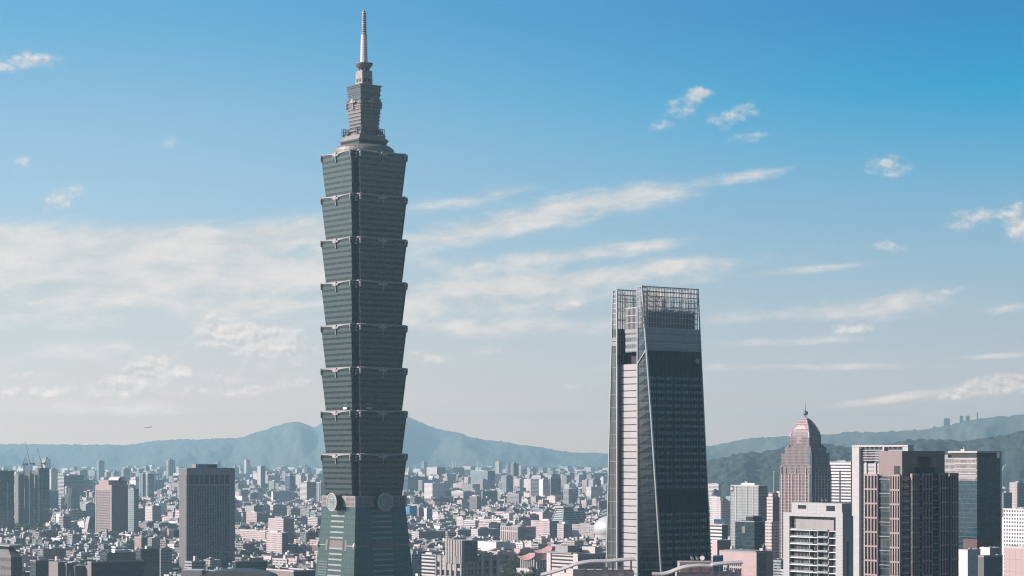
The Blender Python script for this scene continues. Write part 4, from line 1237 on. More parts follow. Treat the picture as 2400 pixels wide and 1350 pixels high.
root, wx, wy, z, body = tower('office_tower', 'dull brown tower with a thin mast, wrapped in scaffold', 'tower', 1100, 1118, 1128, 1164, 5900, 'brown_frame', par='stone_mid')
m = MB(); m.bar((wx / 2, wy / 2, z), (wx / 2, wy / 2, zat(1136, 5900)), 3.2, 0, .6); m.build('mast', MT['brown'], root)
tower('residential_tower', 'shaded blue-green tower beside the dull brown tower', 'tower', 1128, 1131, 1166, 1152, 6400, 'grey_apart', right='grey_punch')
tower('office_block', 'grey-beige office block stepped in the middle, with long window rows', 'office block', 1188, 1216, 1222, 1158, 6300, 'beige_band', par='stone_mid')
tower('office_block', 'white slab with fine vertical lines beside the grey-beige stepped office', 'office block', 1222, 1238, 1243, 1172, 6200, 'white_apart', par='white')
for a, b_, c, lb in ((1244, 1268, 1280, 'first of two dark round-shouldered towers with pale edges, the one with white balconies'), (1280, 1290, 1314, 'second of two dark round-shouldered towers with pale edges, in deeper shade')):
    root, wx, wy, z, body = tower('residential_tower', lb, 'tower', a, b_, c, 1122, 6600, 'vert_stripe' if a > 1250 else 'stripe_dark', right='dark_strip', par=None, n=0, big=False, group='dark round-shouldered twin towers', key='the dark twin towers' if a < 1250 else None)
    m = MB(); m.prism([(0, 0), (wx, 0), (wx, wy), (0, wy)], [(wx * .18, wy * .1), (wx * .82, wy * .1), (wx * .82, wy * .9), (wx * .18, wy * .9)], z + .05, zat(1114, 6600)); m.build('sloped_crown', MT['stone_mid'], root)
    m = MB(); m.box(wx * .35, wx * .7, wy * .3, wy * .7, zat(1114, 6600), zat(1110, 6600)); m.build('plant_room', MT['dark_concrete'], root)
    for (x, y) in ((0, 0), (0, wy), (wx, 0)):
        m = MB(); m.box(x - 1.2, x + 1.2, y - 1.2, y + 1.2, 0, z); m.build('corner_strip', MT['stone_light'], root)
tower('office_block', 'long white office building with black window stripes, left of the tapered skyscraper', 'office block', 1308, 1386, 1393, 1163, 6500, 'white_slots', right='grey_punch', par='white', key='the long white striped office')
tower('office_block', 'brown office with a square egg-crate front against the tapered skyscraper', 'office block', 1402, 1404, 1440, 1175, 6000, 'brown_bal', par='stone_mid')
tower('apartment_tower', 'pale green and white residential slabs behind the tapered skyscraper', 'apartment block', 1386, 1390, 1440, 1110, 9500, 'white_apart', right='pale_apart', par='white')
tower('apartment_block', 'pink lit block with a grid of small white windows over a shaded neighbour', 'apartment block', 1244, 1288, 1310, 1222, 3970, 'pink_apart', right='grey_apart', par='pink', key='the pink grid block')
tower('apartment_block', 'narrow pink tower with stacked bay windows and a dark shaded side', 'apartment tower', 1306, 1321, 1341, 1229, 3900, 'pink_apart', right='grey_apart', par='stone_light')
fac('pink_vert', (0.62, 0.52, 0.50), (0.07, 0.06, 0.06), 5.4, 30, .6, .94, gr=.3, vary=.2)
tower('office_block', 'pinkish office with bold vertical piers and a dark glass side above the park trees', 'office block', 1172, 1214, 1256, 1236, 3800, 'pink_vert', right='blue_office', par='pink', key='the vertically striped office')
tower('apartment_block', 'wide shaded apartment slab with long balconies above the school', 'apartment block', 1104, 1120, 1168, 1241, 4050, 'white_apart', right='grey_apart', par='stone_light')
tower('apartment_block', 'shaded apartment block with white lit edge next to the wide shaded slab', 'apartment block', 1067, 1073, 1104, 1243, 4100, 'white_slots', right='grey_apart', par='stone_light')
tower('apartment_block', 'big grey apartment block with a bright white end wall near the tiered skyscraper', 'apartment block', 965, 982, 1044, 1247, 3950, 'white_slots', right='grey_apart', par='stone_light')
tower('apartment_block', 'white block of four window rows standing up out of low pink roofs', 'apartment block', 1070, 1085, 1088, 1214, 4700, 'white_apart', par='white')
tower('office_block', 'flat white building with two long window slits, among low roofs', 'office block', 1086, 1114, 1124, 1221, 4550, 'white_slots', right='stone_mid', par='white')
fac('terra', (0.34, 0.19, 0.16), (0.20, 0.10, 0.09), 8, 4, .5, .4, gr=.4, vary=.2)
tower('apartment_block', 'brick-brown block beside a bright blue hoarding', 'apartment block', 978, 982, 992, 1190, 5300, 'terra', par='stone_mid')
root, wx, wy, z, body = tower('building_site', 'bright blue sheeted building near the edge of the tiered skyscraper', 'building', 952, 960, 977, 1186, 5350, 'roof_blue', par=None, n=0, big=False)
MT['blue_sheet'] = plain('blue_sheet', (0.04, 0.22, 0.42), 0.6, var=.3)
body.data.materials[0] = MT['blue_sheet']; body.data.materials[1] = MT['blue_sheet']
tower('office_tower', 'white wedge-shaped block with a slanted white fin', 'tower', 994, 1000, 1013, 1192, 5000, 'white', right='beige_band', par='white')
# chimneys far out by the river
for px, lb in ((1062, 'thin white chimney above the flat dark blue building, first of its pair'), (1069, 'thin white chimney above the flat dark blue building, second of its pair'),
               (1121, 'thin white chimney above the pale glass office, first of its pair'), (1128.5, 'thin white chimney above the pale glass office, second of its pair')):
    root = empty('chimney', at(px, 12500), 0, lb, 'chimney', 'pairs of white chimneys')
    m = MB(); m.cyl(0, 0, 0, zat(1080, 12500), 3.6, 2.6, 12); m.build('shaft', MT['white'], root)
    m = MB(); m.cyl(0, 0, zat(1080, 12500), zat(1079, 12500), 3.1, 3.1, 12); m.build('rim', MT['dark_concrete'], root)
# terraced pyramid office, glazed hall and the egg-shaped dome
D = 4300.0
root = empty('terraced_office', at(1318, D), TH, 'glass office stepped like a half pyramid under a flat white lid', 'office block')
k = D / F
zt, zb = zat(1191, D), zat(1231, D)
fac('terrace', (0.50, 0.51, 0.49), (0.035, 0.055, 0.06), 30, 3.4, 1, .62, gr=.1, vary=.2)
fac('truss_wall', (0.50, 0.46, 0.44), (0.10, 0.10, 0.10), 4, 4, .75, .75, gr=.4, vary=.5)
m = MB(); m.prism([(0, 0), (44, 0), (44, 40), (0, 40)], [(14, 14), (36, 14), (36, 34), (14, 34)], zb, zt, 0, 1); m.build('stepped_glass', [MT['terrace'], MT['roof_grey']], root)
m = MB(); m.prism([(0, 0), (44, 0), (44, 40), (0, 40)], [(0, 0), (44, 0), (44, 40), (0, 40)], 0, zb); m.build('base', MT['truss_wall'], root)
m = MB(); m.box(10, 40, 10, 38, zt + .05, zt + 3, bottom=True); m.build('lid', MT['stone_light'], root)
for a, b_ in (((0, 0), (14, 14)), ((0, 40), (14, 34)), ((44, 0), (36, 14))):
    m = MB(); m.bar((*a, zb), (*b_, zt), 2.2); m.build('hip_beam', MT['stone_light'], root)
m = MB(); m.box(46, 62, 6, 34, 0, zat(1200, D)); m.build('rear_wing', MT['beige_band'], root)
D = 3950.0
fac('shiny_hall', (0.48, 0.42, 0.41), (0.09, 0.11, 0.115), 5, 3.0, .7, .55, gr=.06, gior=2.2, vary=.8, light=(.5, .42, .4))
tower('exhibition_hall', 'glittering glass hall with many ledges, below the terraced office', 'hall', 1341, 1392, 1440, 1232, D, 'shiny_hall', par='stone_light', big=True, n=5, key='the glittering glass hall')
D = 3800.0
root = empty('stadium_dome', at(1440, D), 0, 'smooth silvery egg-shaped dome swelling out beside the tapered skyscraper', 'dome')
MT['shell'] = plain('shell', (0.62, 0.61, 0.60), 0.38, 0.15, var=.05)
m = MB(); m.ball((0, 0, 34), 36, 48, 0, (1, 1, .68)); m.build('shell', MT['shell'], root)
m = MB(); m.cyl(0, 0, 0, 24, 31, 34, 48, 0, False); m.build('ring_wall', MT['stone_light'], root)

# ---- low centre foreground
D = 2050.0
fac('deco_wall', (0.36, 0.315, 0.30), (0.36, 0.315, 0.30), 4, 4, .5, .5, gr=.6, vary=0)
root, wx, wy, z, body = tower('art_deco_block', 'stone block with stepped fluted tower and tall dark windows, at the bottom of the view', 'office block', 1022, 1083, 1166, 1307, D, 'deco_wall', par='stone_mid', n=0, big=False, z0=0, key='the fluted stone block')
zt = zat(1267, D); zb = z
m = MB(); m.box(-.6, wx * .42, -.6 + 0, wy * .62, zb - 6, zt); up = m.build('fluted_tower', [MT['deco_wall']], root)
for i in range(6):
    y = wy * .62 * (i + .25) / 6
    m = MB(); m.box(-1.3, -.6, y, y + 1.4, zb - 6, zt); m.build('flute', MT['stone_mid'], up)
m = MB(); m.box(2.2, wx * .42 + .2, -.8, -.55, zb - 4, zt - 1); m.build('dark_window_wall', MT['grey_punch'], up)
for i, y in enumerate((.08, .30, .50, .68, .86)):
    for j in range(4):
        zz_ = z - 5 - j * 7.5
        if i in (1, 2, 3) and j == 0: continue
        m = MB(); m.box(-.18, .1, wy * y, wy * y + wy * .1, zz_ - 4.8, zz_); m.build('window', MT['dark_glass'], root)
for i in range(9):
    for j in range(4):
        x = wx * (.05 + i * .105); zz_ = z - 3.5 - j * 7.5
        m = MB(); m.box(x, x + wx * .055, -.18, .1, zz_ - 5, zz_); m.build('window', MT['dark_glass'], root)
for i in range(6):
    y = wy * i / 5.2
    m = MB(); m.box(-.9, .1, y, y + 1.5, 0, z + 1.2); m.build('pier', MT['stone_mid'], root)
for x in (.52, .76, .97):
    m = MB(); m.box(wx * x, wx * x + 2.6, -1.2, 1.2, 0, z + 1.5); m.box(wx * x - .3, wx * x + 2.9, -1.5, 1.5, z + 1.5, z + 2.6, bottom=True); m.cyl(wx * x + 1.3, 0, z + 2.6, z + 4.2, 1.3, .8, 10); m.build('turret', MT['stone_light'], root)
m = MB(); m.box(wx * .45, wx * .7, wy * .35, wy * .8, z, zat(1290, D)); m.build('roof_house', MT['roof_blue'], root)
m = MB(); m.box(wx * .43, wx * .75, wy * .3, wy * .85, zat(1290, D), zat(1290, D) + .6, bottom=True); m.build('roof_slab', MT['stone_light'], root)
tower('apartment_block', 'reddish apartment block with long lit balcony slabs behind the fluted stone block', 'apartment block', 988, 1019, 1024, 1302, 2500, 'stripe', right='brown_bal', par='stone_mid')
fac('school', (0.74, 0.67, 0.66), (0.10, 0.08, 0.08), 3.6, 40, .55, .30, gr=.3, vary=.3, vo=22)
tower('school', 'white school with a row of arched openings at the edge of the park', 'school', 1113, 1163, 1194, 1271, 3500, 'school', right='lilac', par='stone_light', big=False, n=1, key='the white school')

# memorial hall with swept pink roofs among trees
D = 2850.0
root = empty('memorial_hall', at(1252, D), TH, 'hall among the park trees with swept pink roofs and white columns', 'hall')
LAND.append((1262, 1305, 'the swept pink roofs'))
MT['pink_roof'] = plain('pink_roof', (0.50, 0.255, 0.25), 0.6, var=.15)
k = D / F
def swept(mb, x0, x1, y0, y1, z, rise, up=2.5, n=10, over=0):
    """a hipped roof whose eaves curl up at the corners"""
    cx_, cy_ = (x0 + x1) / 2, (y0 + y1) / 2
    def e(t): return up * (abs(2 * t - 1) ** 2.4)
    def ring(f, lift):
        P = []
        for i in range(n): t = i / n; P.append((x0 + (x1 - x0) * t, y0, z + e(t)))
        for i in range(n): t = i / n; P.append((x1, y0 + (y1 - y0) * t, z + e(t)))
        for i in range(n): t = i / n; P.append((x1 + (x0 - x1) * t, y1, z + e(t)))
        for i in range(n): t = i / n; P.append((x0, y1 + (y0 - y1) * t, z + e(t)))
        return [(cx_ + (p[0] - cx_) * f, cy_ + (p[1] - cy_) * f, z + (p[2] - z) * f * f + lift) for p in P]
    fs_ = [1.0, .85, .68, .5, .32]
    R = [ring(f, rise * ((1 - f) / .68) ** 1.5) for f in fs_]
    for a, b_ in zip(R, R[1:]):
        for i in range(4 * n):
            j = (i + 1) % (4 * n)
            mb.face([a[i], a[j], b_[j], b_[i]])
    mb.face(R[-1])
    mb.face([(p[0], p[1], p[2] - .8) for p in reversed(R[0])])
    for i in range(4 * n):
        j = (i + 1) % (4 * n); p, q = R[0][i], R[0][j]
        mb.face([(p[0], p[1], p[2] - .8), (q[0], q[1], q[2] - .8), q, p])
m = MB(); swept(m, -4, 30, -4, 30, zat(1312, D), 8, 4.5); m.build('main_roof', MT['pink_roof'], root)
m = MB(); m.box(1.5, 25, 1.5, 25, 0, zat(1313, D)); m.build('hall_wall', MT['brown'], root)
for i in range(7):
    for (x, y) in ((-2, i * 4.4 - 1.4), (i * 4.4 - 1.4, -2)):
        m = MB(); m.cyl(x, y, 0, zat(1312, D) + .6, .75, .75, 10); m.build('column', MT['white'], root)
m = MB(); m.box(-5, 31, -5, 31, 0, zat(1333, D)); m.build('terrace', MT['stone_light'], root)
root = empty('memorial_hall', at(1290, 3050), TH, 'second pink swept roof with a white patch, behind the grey civic building', 'hall')
m = MB(); swept(m, 0, 40, 0, 36, zat(1296, 3050), 8, 2.5); m.build('roof', MT['pink_roof'], root)
m = MB(); m.box(4, 36, 4, 32, 0, zat(1296, 3050) + .4); m.build('hall_wall', MT['stone_mid'], root)

# grey civic building with slotted front
D = 1950.0
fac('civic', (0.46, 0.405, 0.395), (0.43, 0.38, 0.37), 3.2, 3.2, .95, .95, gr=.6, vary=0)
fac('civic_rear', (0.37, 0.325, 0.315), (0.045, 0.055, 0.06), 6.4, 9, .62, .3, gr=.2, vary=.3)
root, wx, wy, z, body = tower('civic_building', 'grey stone civic building with black slots on a square front, in front of the hall', 'civic building', 1283, 1356, 1446, 1299, D, 'civic', right='civic_rear', par=None, n=2, big=False, key='the slotted grey civic building')
for q in range(4):
    zz_ = zat(1304 + q * 8.6, D)
    m = MB(); m.box(-.2, .2, wy * .17, wy * .86, zz_ - 1.3, zz_); m.build('slot', MT['black'], root)
m = MB(); m.box(-.9, .1, 0, wy * .15, 0, z + .4); m.build('end_pier', MT['civic'], root)
m = MB(); m.box(-.9, .1, wy * .87, wy, 0, z + .4); m.build('end_pier', MT['civic'], root)
m = MB(); m.box(-1.4, wx * .3, wy * .2, wy * 1.15, z + .05, z + 1.0, bottom=True); m.build('roof_canopy', MT['stone_mid'], root)
m = MB(); m.box(2, wx * .35, wy * .4, wy * .8, z + 1.05, zat(1281, D)); m.build('plant_room', MT['stone_mid'], root)
m = MB(); m.box(wx * .5, wx * .62, 4, wy * .5, z, zat(1284, D)); m.build('stair_tower', MT['civic'], root)
m = MB(); m.box(wx * .3, wx, wy * .55, wy * .95, z, zat(1288, D)); m.build('glazed_storey', MT['grey_punch'], root)
# ------------------------------------------------------------------ curved canopies on two roofs in front
def canopy_roof(label, pts, d, y_deck, colpx, base_l, base_c, base_r, deep):
    """pts: columns and rows of the wavy edge, read at distance d; the sheet runs back from it"""
    root = empty('roof_pavilion', at(base_c, d), 0, label, 'rooftop pavilion', 'wavy rooftop canopies')
    X0 = (base_c - 1200) / F * d
    P = [((px - 1200) / F * d - X0, zat(py, d)) for px, py in pts]
    # smooth the polyline
    Q = []
    for i in range(len(P) - 1):
        p0, p1, p2, p3 = P[max(0, i - 1)], P[i], P[i + 1], P[min(len(P) - 1, i + 2)]
        for k in range(5):
            t = k / 5
            Q.append(tuple(.5 * ((2 * p1[c]) + (-p0[c] + p2[c]) * t + (2 * p0[c] - 5 * p1[c] + 4 * p2[c] - p3[c]) * t * t + (-p0[c] + 3 * p1[c] - 3 * p2[c] + p3[c]) * t ** 3) for c in (0, 1)))
    Q.append(P[-1])
    m = MB()
    for (a, za), (b_, zb_) in zip(Q, Q[1:]):
        for (y0, y1, o) in ((0, deep, 0),):
            m.face([(a, 0, za), (b_, 0, zb_), (b_, deep, zb_ + .8), (a, deep, za + .8)])
            m.face([(a, 0, za - .75), (b_, 0, zb_ - .75), (b_, 0, zb_), (a, 0, za)])
            m.face([(a, deep, za), (b_, deep, zb_), (b_, 0, zb_ - .75), (a, 0, za - .75)])
            m.face([(b_, deep, zb_ + .0), (a, deep, za + .0), (a, deep, za + .8), (b_, deep, zb_ + .8)])
    m.build('wavy_canopy', MT['canopy'], root)
    zd = zat(y_deck, d)
    m = MB(); m.box((base_l - base_c) / F * d, (base_r - base_c) / F * d, 1.5, deep + 14, 0, zd); m.build('body', [MT['pinkish'], MT['roof_grey']], root)
    for px in colpx:
        x = (px - base_c) / F * d
        zt = interp([(q[0], q[1]) for q in Q], x)
        m = MB(); m.cyl(x, 3.0, zd - 1, zt - .5, .55, .55, 10); m.build('column', MT['stone_light'], root)
    for i in range(len(Q) // 2):
        (a, za) = Q[i * 2]
        m = MB(); m.bar((a, .8, za - .6), (a, deep - .5, za - .1), .4); m.build('rib', MT['stone_mid'], root)
    return root, zd, X0
MT['canopy'] = plain('canopy', (0.48, 0.455, 0.44), 0.6)
MT['pinkish'] = facade('pinkish_panel', (0.36, 0.265, 0.255), (0.34, 0.25, 0.24), 2.4, 1.4, .97, .94, gr=.7, vary=0)
D = 1300.0
root, zd, X0 = canopy_roof('wavy grey canopy on white columns over a pink roof, below the tapered skyscraper', [(1268, 1349), (1300, 1341), (1325, 1333), (1352, 1323), (1385, 1317), (1425, 1316), (1450, 1314), (1489, 1311)], D, 1339,
                           [1325, 1373, 1394, 1416, 1437, 1458, 1480], 1345, 1380, 1486, 14)
for a, b_, y0, lb in ((1345, 1372, 1336, 0), (1412, 1426, 1331, 0), (1450, 1462, 1328, 0)):
    m = MB(); m.box((a - 1380) / F * D, (b_ - 1380) / F * D, 1.0, 7, zd - 3, zat(y0, D)); m.build('roof_block', MT['pinkish'], root)
root2, zd2, X02 = canopy_roof('second wavy canopy, lower and longer, with dishes on the pink house behind it', [(1531, 1346), (1552, 1346.5), (1570, 1343), (1590, 1335), (1612, 1329), (1640, 1326.5), (1668, 1327.2), (1672, 1324), (1700, 1321), (1742, 1318.5)], D - 30, 1344,
                           [1545, 1566, 1590, 1620, 1643, 1667, 1687, 1708], 1590, 1620, 1735, 12)
D2 = D - 30
for a, b_, y0 in ((1663, 1675, 1339), (1684, 1694, 1338), (1705, 1716, 1337), (1725, 1738, 1336)):
    m = MB(); m.box((a - 1620) / F * D2, (b_ - 1620) / F * D2, 1.0, 6, zd2 - 3, zat(y0, D2)); m.build('roof_block', MT['pinkish'], root2)
m = MB(); m.box((1597 - 1620) / F * D2, (1677 - 1620) / F * D2, 14, 30, zd2 - 2, zat(1320, D2)); hs = m.build('roof_house', [MT['pinkish'], MT['roof_grey']], root2)
hz0 = zat(1320, D2)
def dish(label, px, tilt, yaw, r):
    o = empty('satellite_dish', ((px - 1200) / F * (D2 + 18), D2 + 18, hz0 - .15), 0, label, 'satellite dish', 'satellite dishes on the pink roof house')
    m = MB(); prof = [(0, 0), (r * .4, .08 * r), (r * .75, .28 * r), (r, .5 * r)]
    m.lathe(prof, 18); m.lathe([(r, .5 * r), (r * .97, .52 * r), (r * .72, .32 * r), (0.02, .05 * r)], 18)
    q = m.build('reflector', MT['white'], o); q.location = (0, 0, 2.0); q.rotation_euler = (tilt, 0, yaw)
    m = MB(); m.cyl(0, 0, 0, 2.0, .22, .18, 8); m.build('post', MT['steel'], o)
dish('satellite dish seen almost edge on, first of three on the pink roof house', 1620, radians(52), radians(60), 1.5)
dish('satellite dish seen edge on, middle of three on the pink roof house', 1632, radians(58), radians(62), 1.4)
dish('satellite dish facing the viewer, on the pink roof house', 1646, radians(70), radians(-15), 1.5)

# ------------------------------------------------------------------ the domed pink tower
MT['granite_trim'] = plain('granite_trim', (0.40, 0.31, 0.305), 0.7)
D = 2826.0
fac('granite', (0.255, 0.19, 0.185), (0.02, 0.018, 0.02), 2.15, 3.9, .55, .62, gr=.2, vary=.4)
fac('granite_fins', (0.275, 0.215, 0.21), (0.03, 0.025, 0.028), 2.15, 3.9, .48, .78, gr=.2, vary=.3)
fac('dome_louvre', (0.30, 0.22, 0.215), (0.07, 0.05, 0.05), 30, 1.3, 1, .45, gr=.4, vary=.1)
wx, wy = span(1827, 1903, 1949, D)
root = empty('domed_skyscraper', at(1903, D), TH, 'stepped pink granite skyscraper with a louvred dome and a ball on its spire', 'skyscraper')
LAND.append((1888, 1080, 'the domed pink skyscraper'))
cx_, cy_ = wx / 2, wy / 2
def block(mb, f, z0, z1, m=0, fx=None):
    a, b_ = cx_ * f, cy_ * f
    mb.box(cx_ - a, cx_ + a, cy_ - b_, cy_ + b_, z0, z1, m, 1)
zA, zB, zC, zD, zE = zat(1111, D), zat(1062, D), zat(1047, D), zat(1026, D), zat(978, D)
m = MB(); block(m, 1.0, 0, zA); m.build('lower_body', [MT['granite'], MT['roof_grey']], root)
m = MB(); block(m, .97, zA, zat(1090, D)); block(m, .92, zat(1090, D), zB); mid = m.build('middle_body', [MT['granite_fins'], MT['roof_grey']], root)
m = MB(); block(m, .80, zB, zC); m.build('upper_body', [MT['granite_fins'], MT['roof_grey']], root)
m = MB(); block(m, .60, zC, zD); cube = m.build('crown_cube', [MT['granite_fins'], MT['roof_grey']], root)
# corner notch of dark glass down the near edge
m = MB(); m.box(-.25, 4.2, -.25, 4.2, 0, zB + 1); m.build('corner_glazing', MT['blue_glass'], root)
for i in range(9):
    m = MB(); y = wy * (.08 + i * .105); m.box(-.7, 0, y - .55, y + .55, 0, zat(1111 - (i % 3 == 1) * 14, D)); m.build('fin', MT['pink'], root)
for i in range(6):
    m = MB(); x = wx * (.16 + i * .155); m.box(x - .55, x + .55, -.7, 0, 0, zat(1111 - (i % 3 == 1) * 14, D)); m.build('fin', MT['pink'], root)
for (x, y) in ((.06, .06), (.06, .94), (.94, .06)):
    m = MB(); m.cyl(wx * x, wy * y, zA, zA + 9, 3.4, 3.0, 12); m.lathe([(3.0, zA + 9), (2.4, zA + 11), (1.2, zA + 12)], 12, 0, wx * x, wy * y); m.build('corner_turret', MT['granite_fins'], root)
for (x, y) in ((.18, .18), (.18, .82), (.82, .18)):
    m = MB(); m.cyl(wx * x, wy * y, zB, zB + 8, 2.8, 2.4, 12); m.lathe([(2.4, zB + 8), (1.8, zB + 10), (.8, zB + 11)], 12, 0, wx * x, wy * y); m.build('corner_turret', MT['granite_fins'], root)
# dome: four curved sides with ribs
prof = [(0.585, 0), (0.57, .12), (0.53, .28), (0.46, .46), (0.36, .64), (0.25, .80), (0.13, .93), (0.07, 1.0)]
m = MB()
for (f0, t0), (f1, t1) in zip(prof, prof[1:]):
    s_ = lambda f: [(cx_ - cx_ * f, cy_ - cy_ * f), (cx_ + cx_ * f, cy_ - cy_ * f), (cx_ + cx_ * f, cy_ + cy_ * f), (cx_ - cx_ * f, cy_ + cy_ * f)]
    m.prism(s_(f0), s_(f1), zD + (zE - zD) * t0, zD + (zE - zD) * t1, 0, cap=False)
dome = m.build('dome', [MT['dome_louvre']], root)
for sx, sy in ((-1, -1), (-1, 1), (1, -1)):
    m = MB()
    for (f0, t0), (f1, t1) in zip(prof, prof[1:]):
        m.bar((cx_ + sx * cx_ * f0, cy_ + sy * cy_ * f0, zD + (zE - zD) * t0), (cx_ + sx * cx_ * f1, cy_ + sy * cy_ * f1, zD + (zE - zD) * t1), 1.3)
    m.build('dome_rib', MT['stone_light'], dome)
for k_, (f, t) in enumerate(((.33, .68), (.27, .77), (.21, .85), (.15, .92))):
    m = MB(); a, b_ = cx_ * f + .8, cy_ * f + .8
    z_ = zD + (zE - zD) * t; m.box(cx_ - a, cx_ + a, cy_ - b_, cy_ + b_, z_, z_ + .9, bottom=True); m.build('dome_ledge', MT['pink'], dome)
m = MB(); m.face([(cx_ - cx_ * .50 - .5, cy_ + cy_ * .42, zD + (zE - zD) * .42), (cx_ - cx_ * .50 - .5, cy_ - cy_ * .42, zD + (zE - zD) * .42), (cx_ - cx_ * .36 - .8, cy_ - cy_ * .1, zD + (zE - zD) * .66), (cx_ - cx_ * .40 - .8, cy_, zD + (zE - zD) * .58), (cx_ - cx_ * .36 - .8, cy_ + cy_ * .1, zD + (zE - zD) * .66)]); m.build('chevron', MT['pink'], dome)
# round emblems on the crown cube
def ring_emblem(mb, o, ex, r0, r1, gap=None, n=20, mi=0):
    for i in range(n):
        if gap and i in gap: continue
        a0, a1 = 2 * pi * i / n, 2 * pi * (i + 1) / n
        mb.face([(o[0] + ex[0] * r1 * cos(a0), o[1] + ex[1] * r1 * cos(a0), o[2] + r1 * sin(a0)), (o[0] + ex[0] * r1 * cos(a1), o[1] + ex[1] * r1 * cos(a1), o[2] + r1 * sin(a1)),
                 (o[0] + ex[0] * r0 * cos(a1), o[1] + ex[1] * r0 * cos(a1), o[2] + r0 * sin(a1)), (o[0] + ex[0] * r0 * cos(a0), o[1] + ex[1] * r0 * cos(a0), o[2] + r0 * sin(a0))], None, mi)
MT['emblem_red'] = plain('emblem_red', (0.34, 0.10, 0.09), 0.5)
for face in (0, 1):
    m = MB()
    zc = (zC + zD) / 2 + 2.4
    if face == 0:
        o = (cx_ - cx_ * .6 - .3, cy_, zc); ex = (0, -1)
        m.face([(o[0], cy_ + 4, zc - 4), (o[0], cy_ - 4, zc - 4), (o[0], cy_ - 4, zc + 4), (o[0], cy_ + 4, zc + 4)], None, 1)
        o2 = (o[0] - .12, o[1], zc)
    else:
        o = (cx_, cy_ - cy_ * .6 - .3, zc); ex = (1, 0)
        m.face([(cx_ - 4, o[1], zc - 4), (cx_ + 4, o[1], zc - 4), (cx_ + 4, o[1], zc + 4), (cx_ - 4, o[1], zc + 4)], None, 1)
        o2 = (o[0], o[1] - .12, zc)
    ring_emblem(m, o2, ex, 1.7, 2.9, gap=(1, 2))
    m.bar((o2[0] - ex[0] * .4, o2[1] - ex[1] * .4, zc), (o2[0] + ex[0] * 2.4, o2[1] + ex[1] * 2.4, zc + .2), .9)
    m.build('round_emblem', [MT['emblem_red'], MT['granite_trim']], root)
m = MB(); m.cyl(cx_, cy_, zE, zE + 2.5, 1.6, .9, 10); m.ball((cx_, cy_, zat(967, D)), 3.3, 16); m.cyl(cx_, cy_, zat(962, D), zat(942, D), .5, .15, 8); m.build('spire', MT['granite_fins'], root)

# ---- white front block with balconies
D = 1097.0
MT['grey_white'] = facade('grey_white_panel', (0.43, 0.425, 0.415), (0.30, 0.295, 0.288), 3.1, 1.75, .97, .95, gr=.6, vary=0)
wx, wy = span(1836, 1975, 2000, D)
root = empty('residential_block', at(1975, D), TH, 'white framed residential block with stacked balconies, standing low in front of the domed skyscraper', 'residential block')
LAND.append((1915, 1260, 'the white framed block'))
z1, z2 = zat(1204, D), zat(1180, D)
m = MB(); m.box(2.2, wx, 0, wy, 0, z1 - 1.2); m.build('body', [MT['grey_white']], root)
m = MB(); m.box(0, 2.3, 0, wy * .115, 0, z1 + .6); m.build('frame_pier', MT['grey_white'], root)
m = MB(); m.box(0, 2.3, wy * .895, wy, 0, z1); m.build('frame_pier', MT['grey_white'], root)
m = MB(); m.box(.5, wx - .3, 1, wy * .86, z1 - 1.2, z2); m.build('upper_storey', [MT['grey_white']], root)
m = MB(); m.box(0, 2.3, wy * .115, wy * .895, z1 - 1.9, z1 - .0); m.build('frame_beam', MT['grey_white'], root)
for y, zz_, h_ in ((.14, 1.9, 3.2), (.14, 6.2, 2.6), (.62, 1.9, 2.4), (.62, 6.4, 2.4)):
    m = MB(); m.box(.38, .6, wy * y, wy * y + wy * .14, z2 - zz_ - h_ + 1.2, z2 - zz_ + .6); m.build('opening', MT['dark_glass'], root)
fac('balcony_glass', (0.20, 0.205, 0.20), (0.025, 0.032, 0.035), 2.4, 3.5, .86, .8, gr=.1, vary=.5)
m = MB(); m.face([(2.1, wy * .9, 0), (2.1, wy * .1, 0), (2.1, wy * .1, z1 - 2), (2.1, wy * .9, z1 - 2)], [(wy * .9, 0), (wy * .1, 0), (wy * .1, z1), (wy * .9, z1)]); m.build('glazing', MT['balcony_glass'], root)
zfl = zat(1247, D)
m = MB(); m.box(.6, 2.0, wy * .16, wy * .8, zfl + .6, zat(1220, D)); m.build('terrace_screen', MT['stone_mid'], root)
for i in range(12):
    z_ = zfl - i * 3.52
    m = MB(); m.box(.2, 2.1, wy * .115, wy * .895, z_, z_ + .42, bottom=True); m.build('floor_slab', MT['white'], root)
    m = MB(); m.box(-.35, .0, wy * .24, wy * .42, z_ + .15, z_ + 1.2, bottom=True); m.build('balcony_rail', MT['steel'], root)
    m = MB(); m.box(.25, .35, wy * .5, wy * .88, z_ + .5, z_ + 1.15, bottom=True); m.build('balcony_rail', MT['steel'], root)
for y in (.24, .42, .56):
    m = MB(); m.box(.3, 2.1, wy * y - .2, wy * y + .2, 0, zfl + .4); m.build('divider', MT['stone_mid'], root)
for y in (.86, .80, .46):
    m = MB(); m.bar((1.2, wy * y, z1), (1.2, wy * y, z1 + 2.0), .18); m.build('mast', MT['steel'], root)
m = MB(); m.box(wx * .45, wx * .52, -.12, 0, 0, z1 - 14); m.build('side_slot', MT['black'], root)
for px, lb in ((1926, 'first of two white dishes on the roof of the white framed block'), (1936, 'second of two white dishes on the roof of the white framed block')):
    o = empty('satellite_dish', ((px - 1200) / F * 1112, 1112, z2), 0, lb, 'satellite dish', 'dishes on the white framed block')
    m = MB(); m.lathe([(0.02, 0), (.5, .08), (1.0, .4)], 14); m.lathe([(1.0, .4), (.5, .12), (.02, .04)], 14)
    q = m.build('reflector', MT['white'], o); q.location = (0, 0, 1.3); q.rotation_euler = (radians(48), 0, radians(60))
    m = MB(); m.cyl(0, 0, -.2, 1.35, .12, .12, 8); m.build('post', MT['steel'], o)

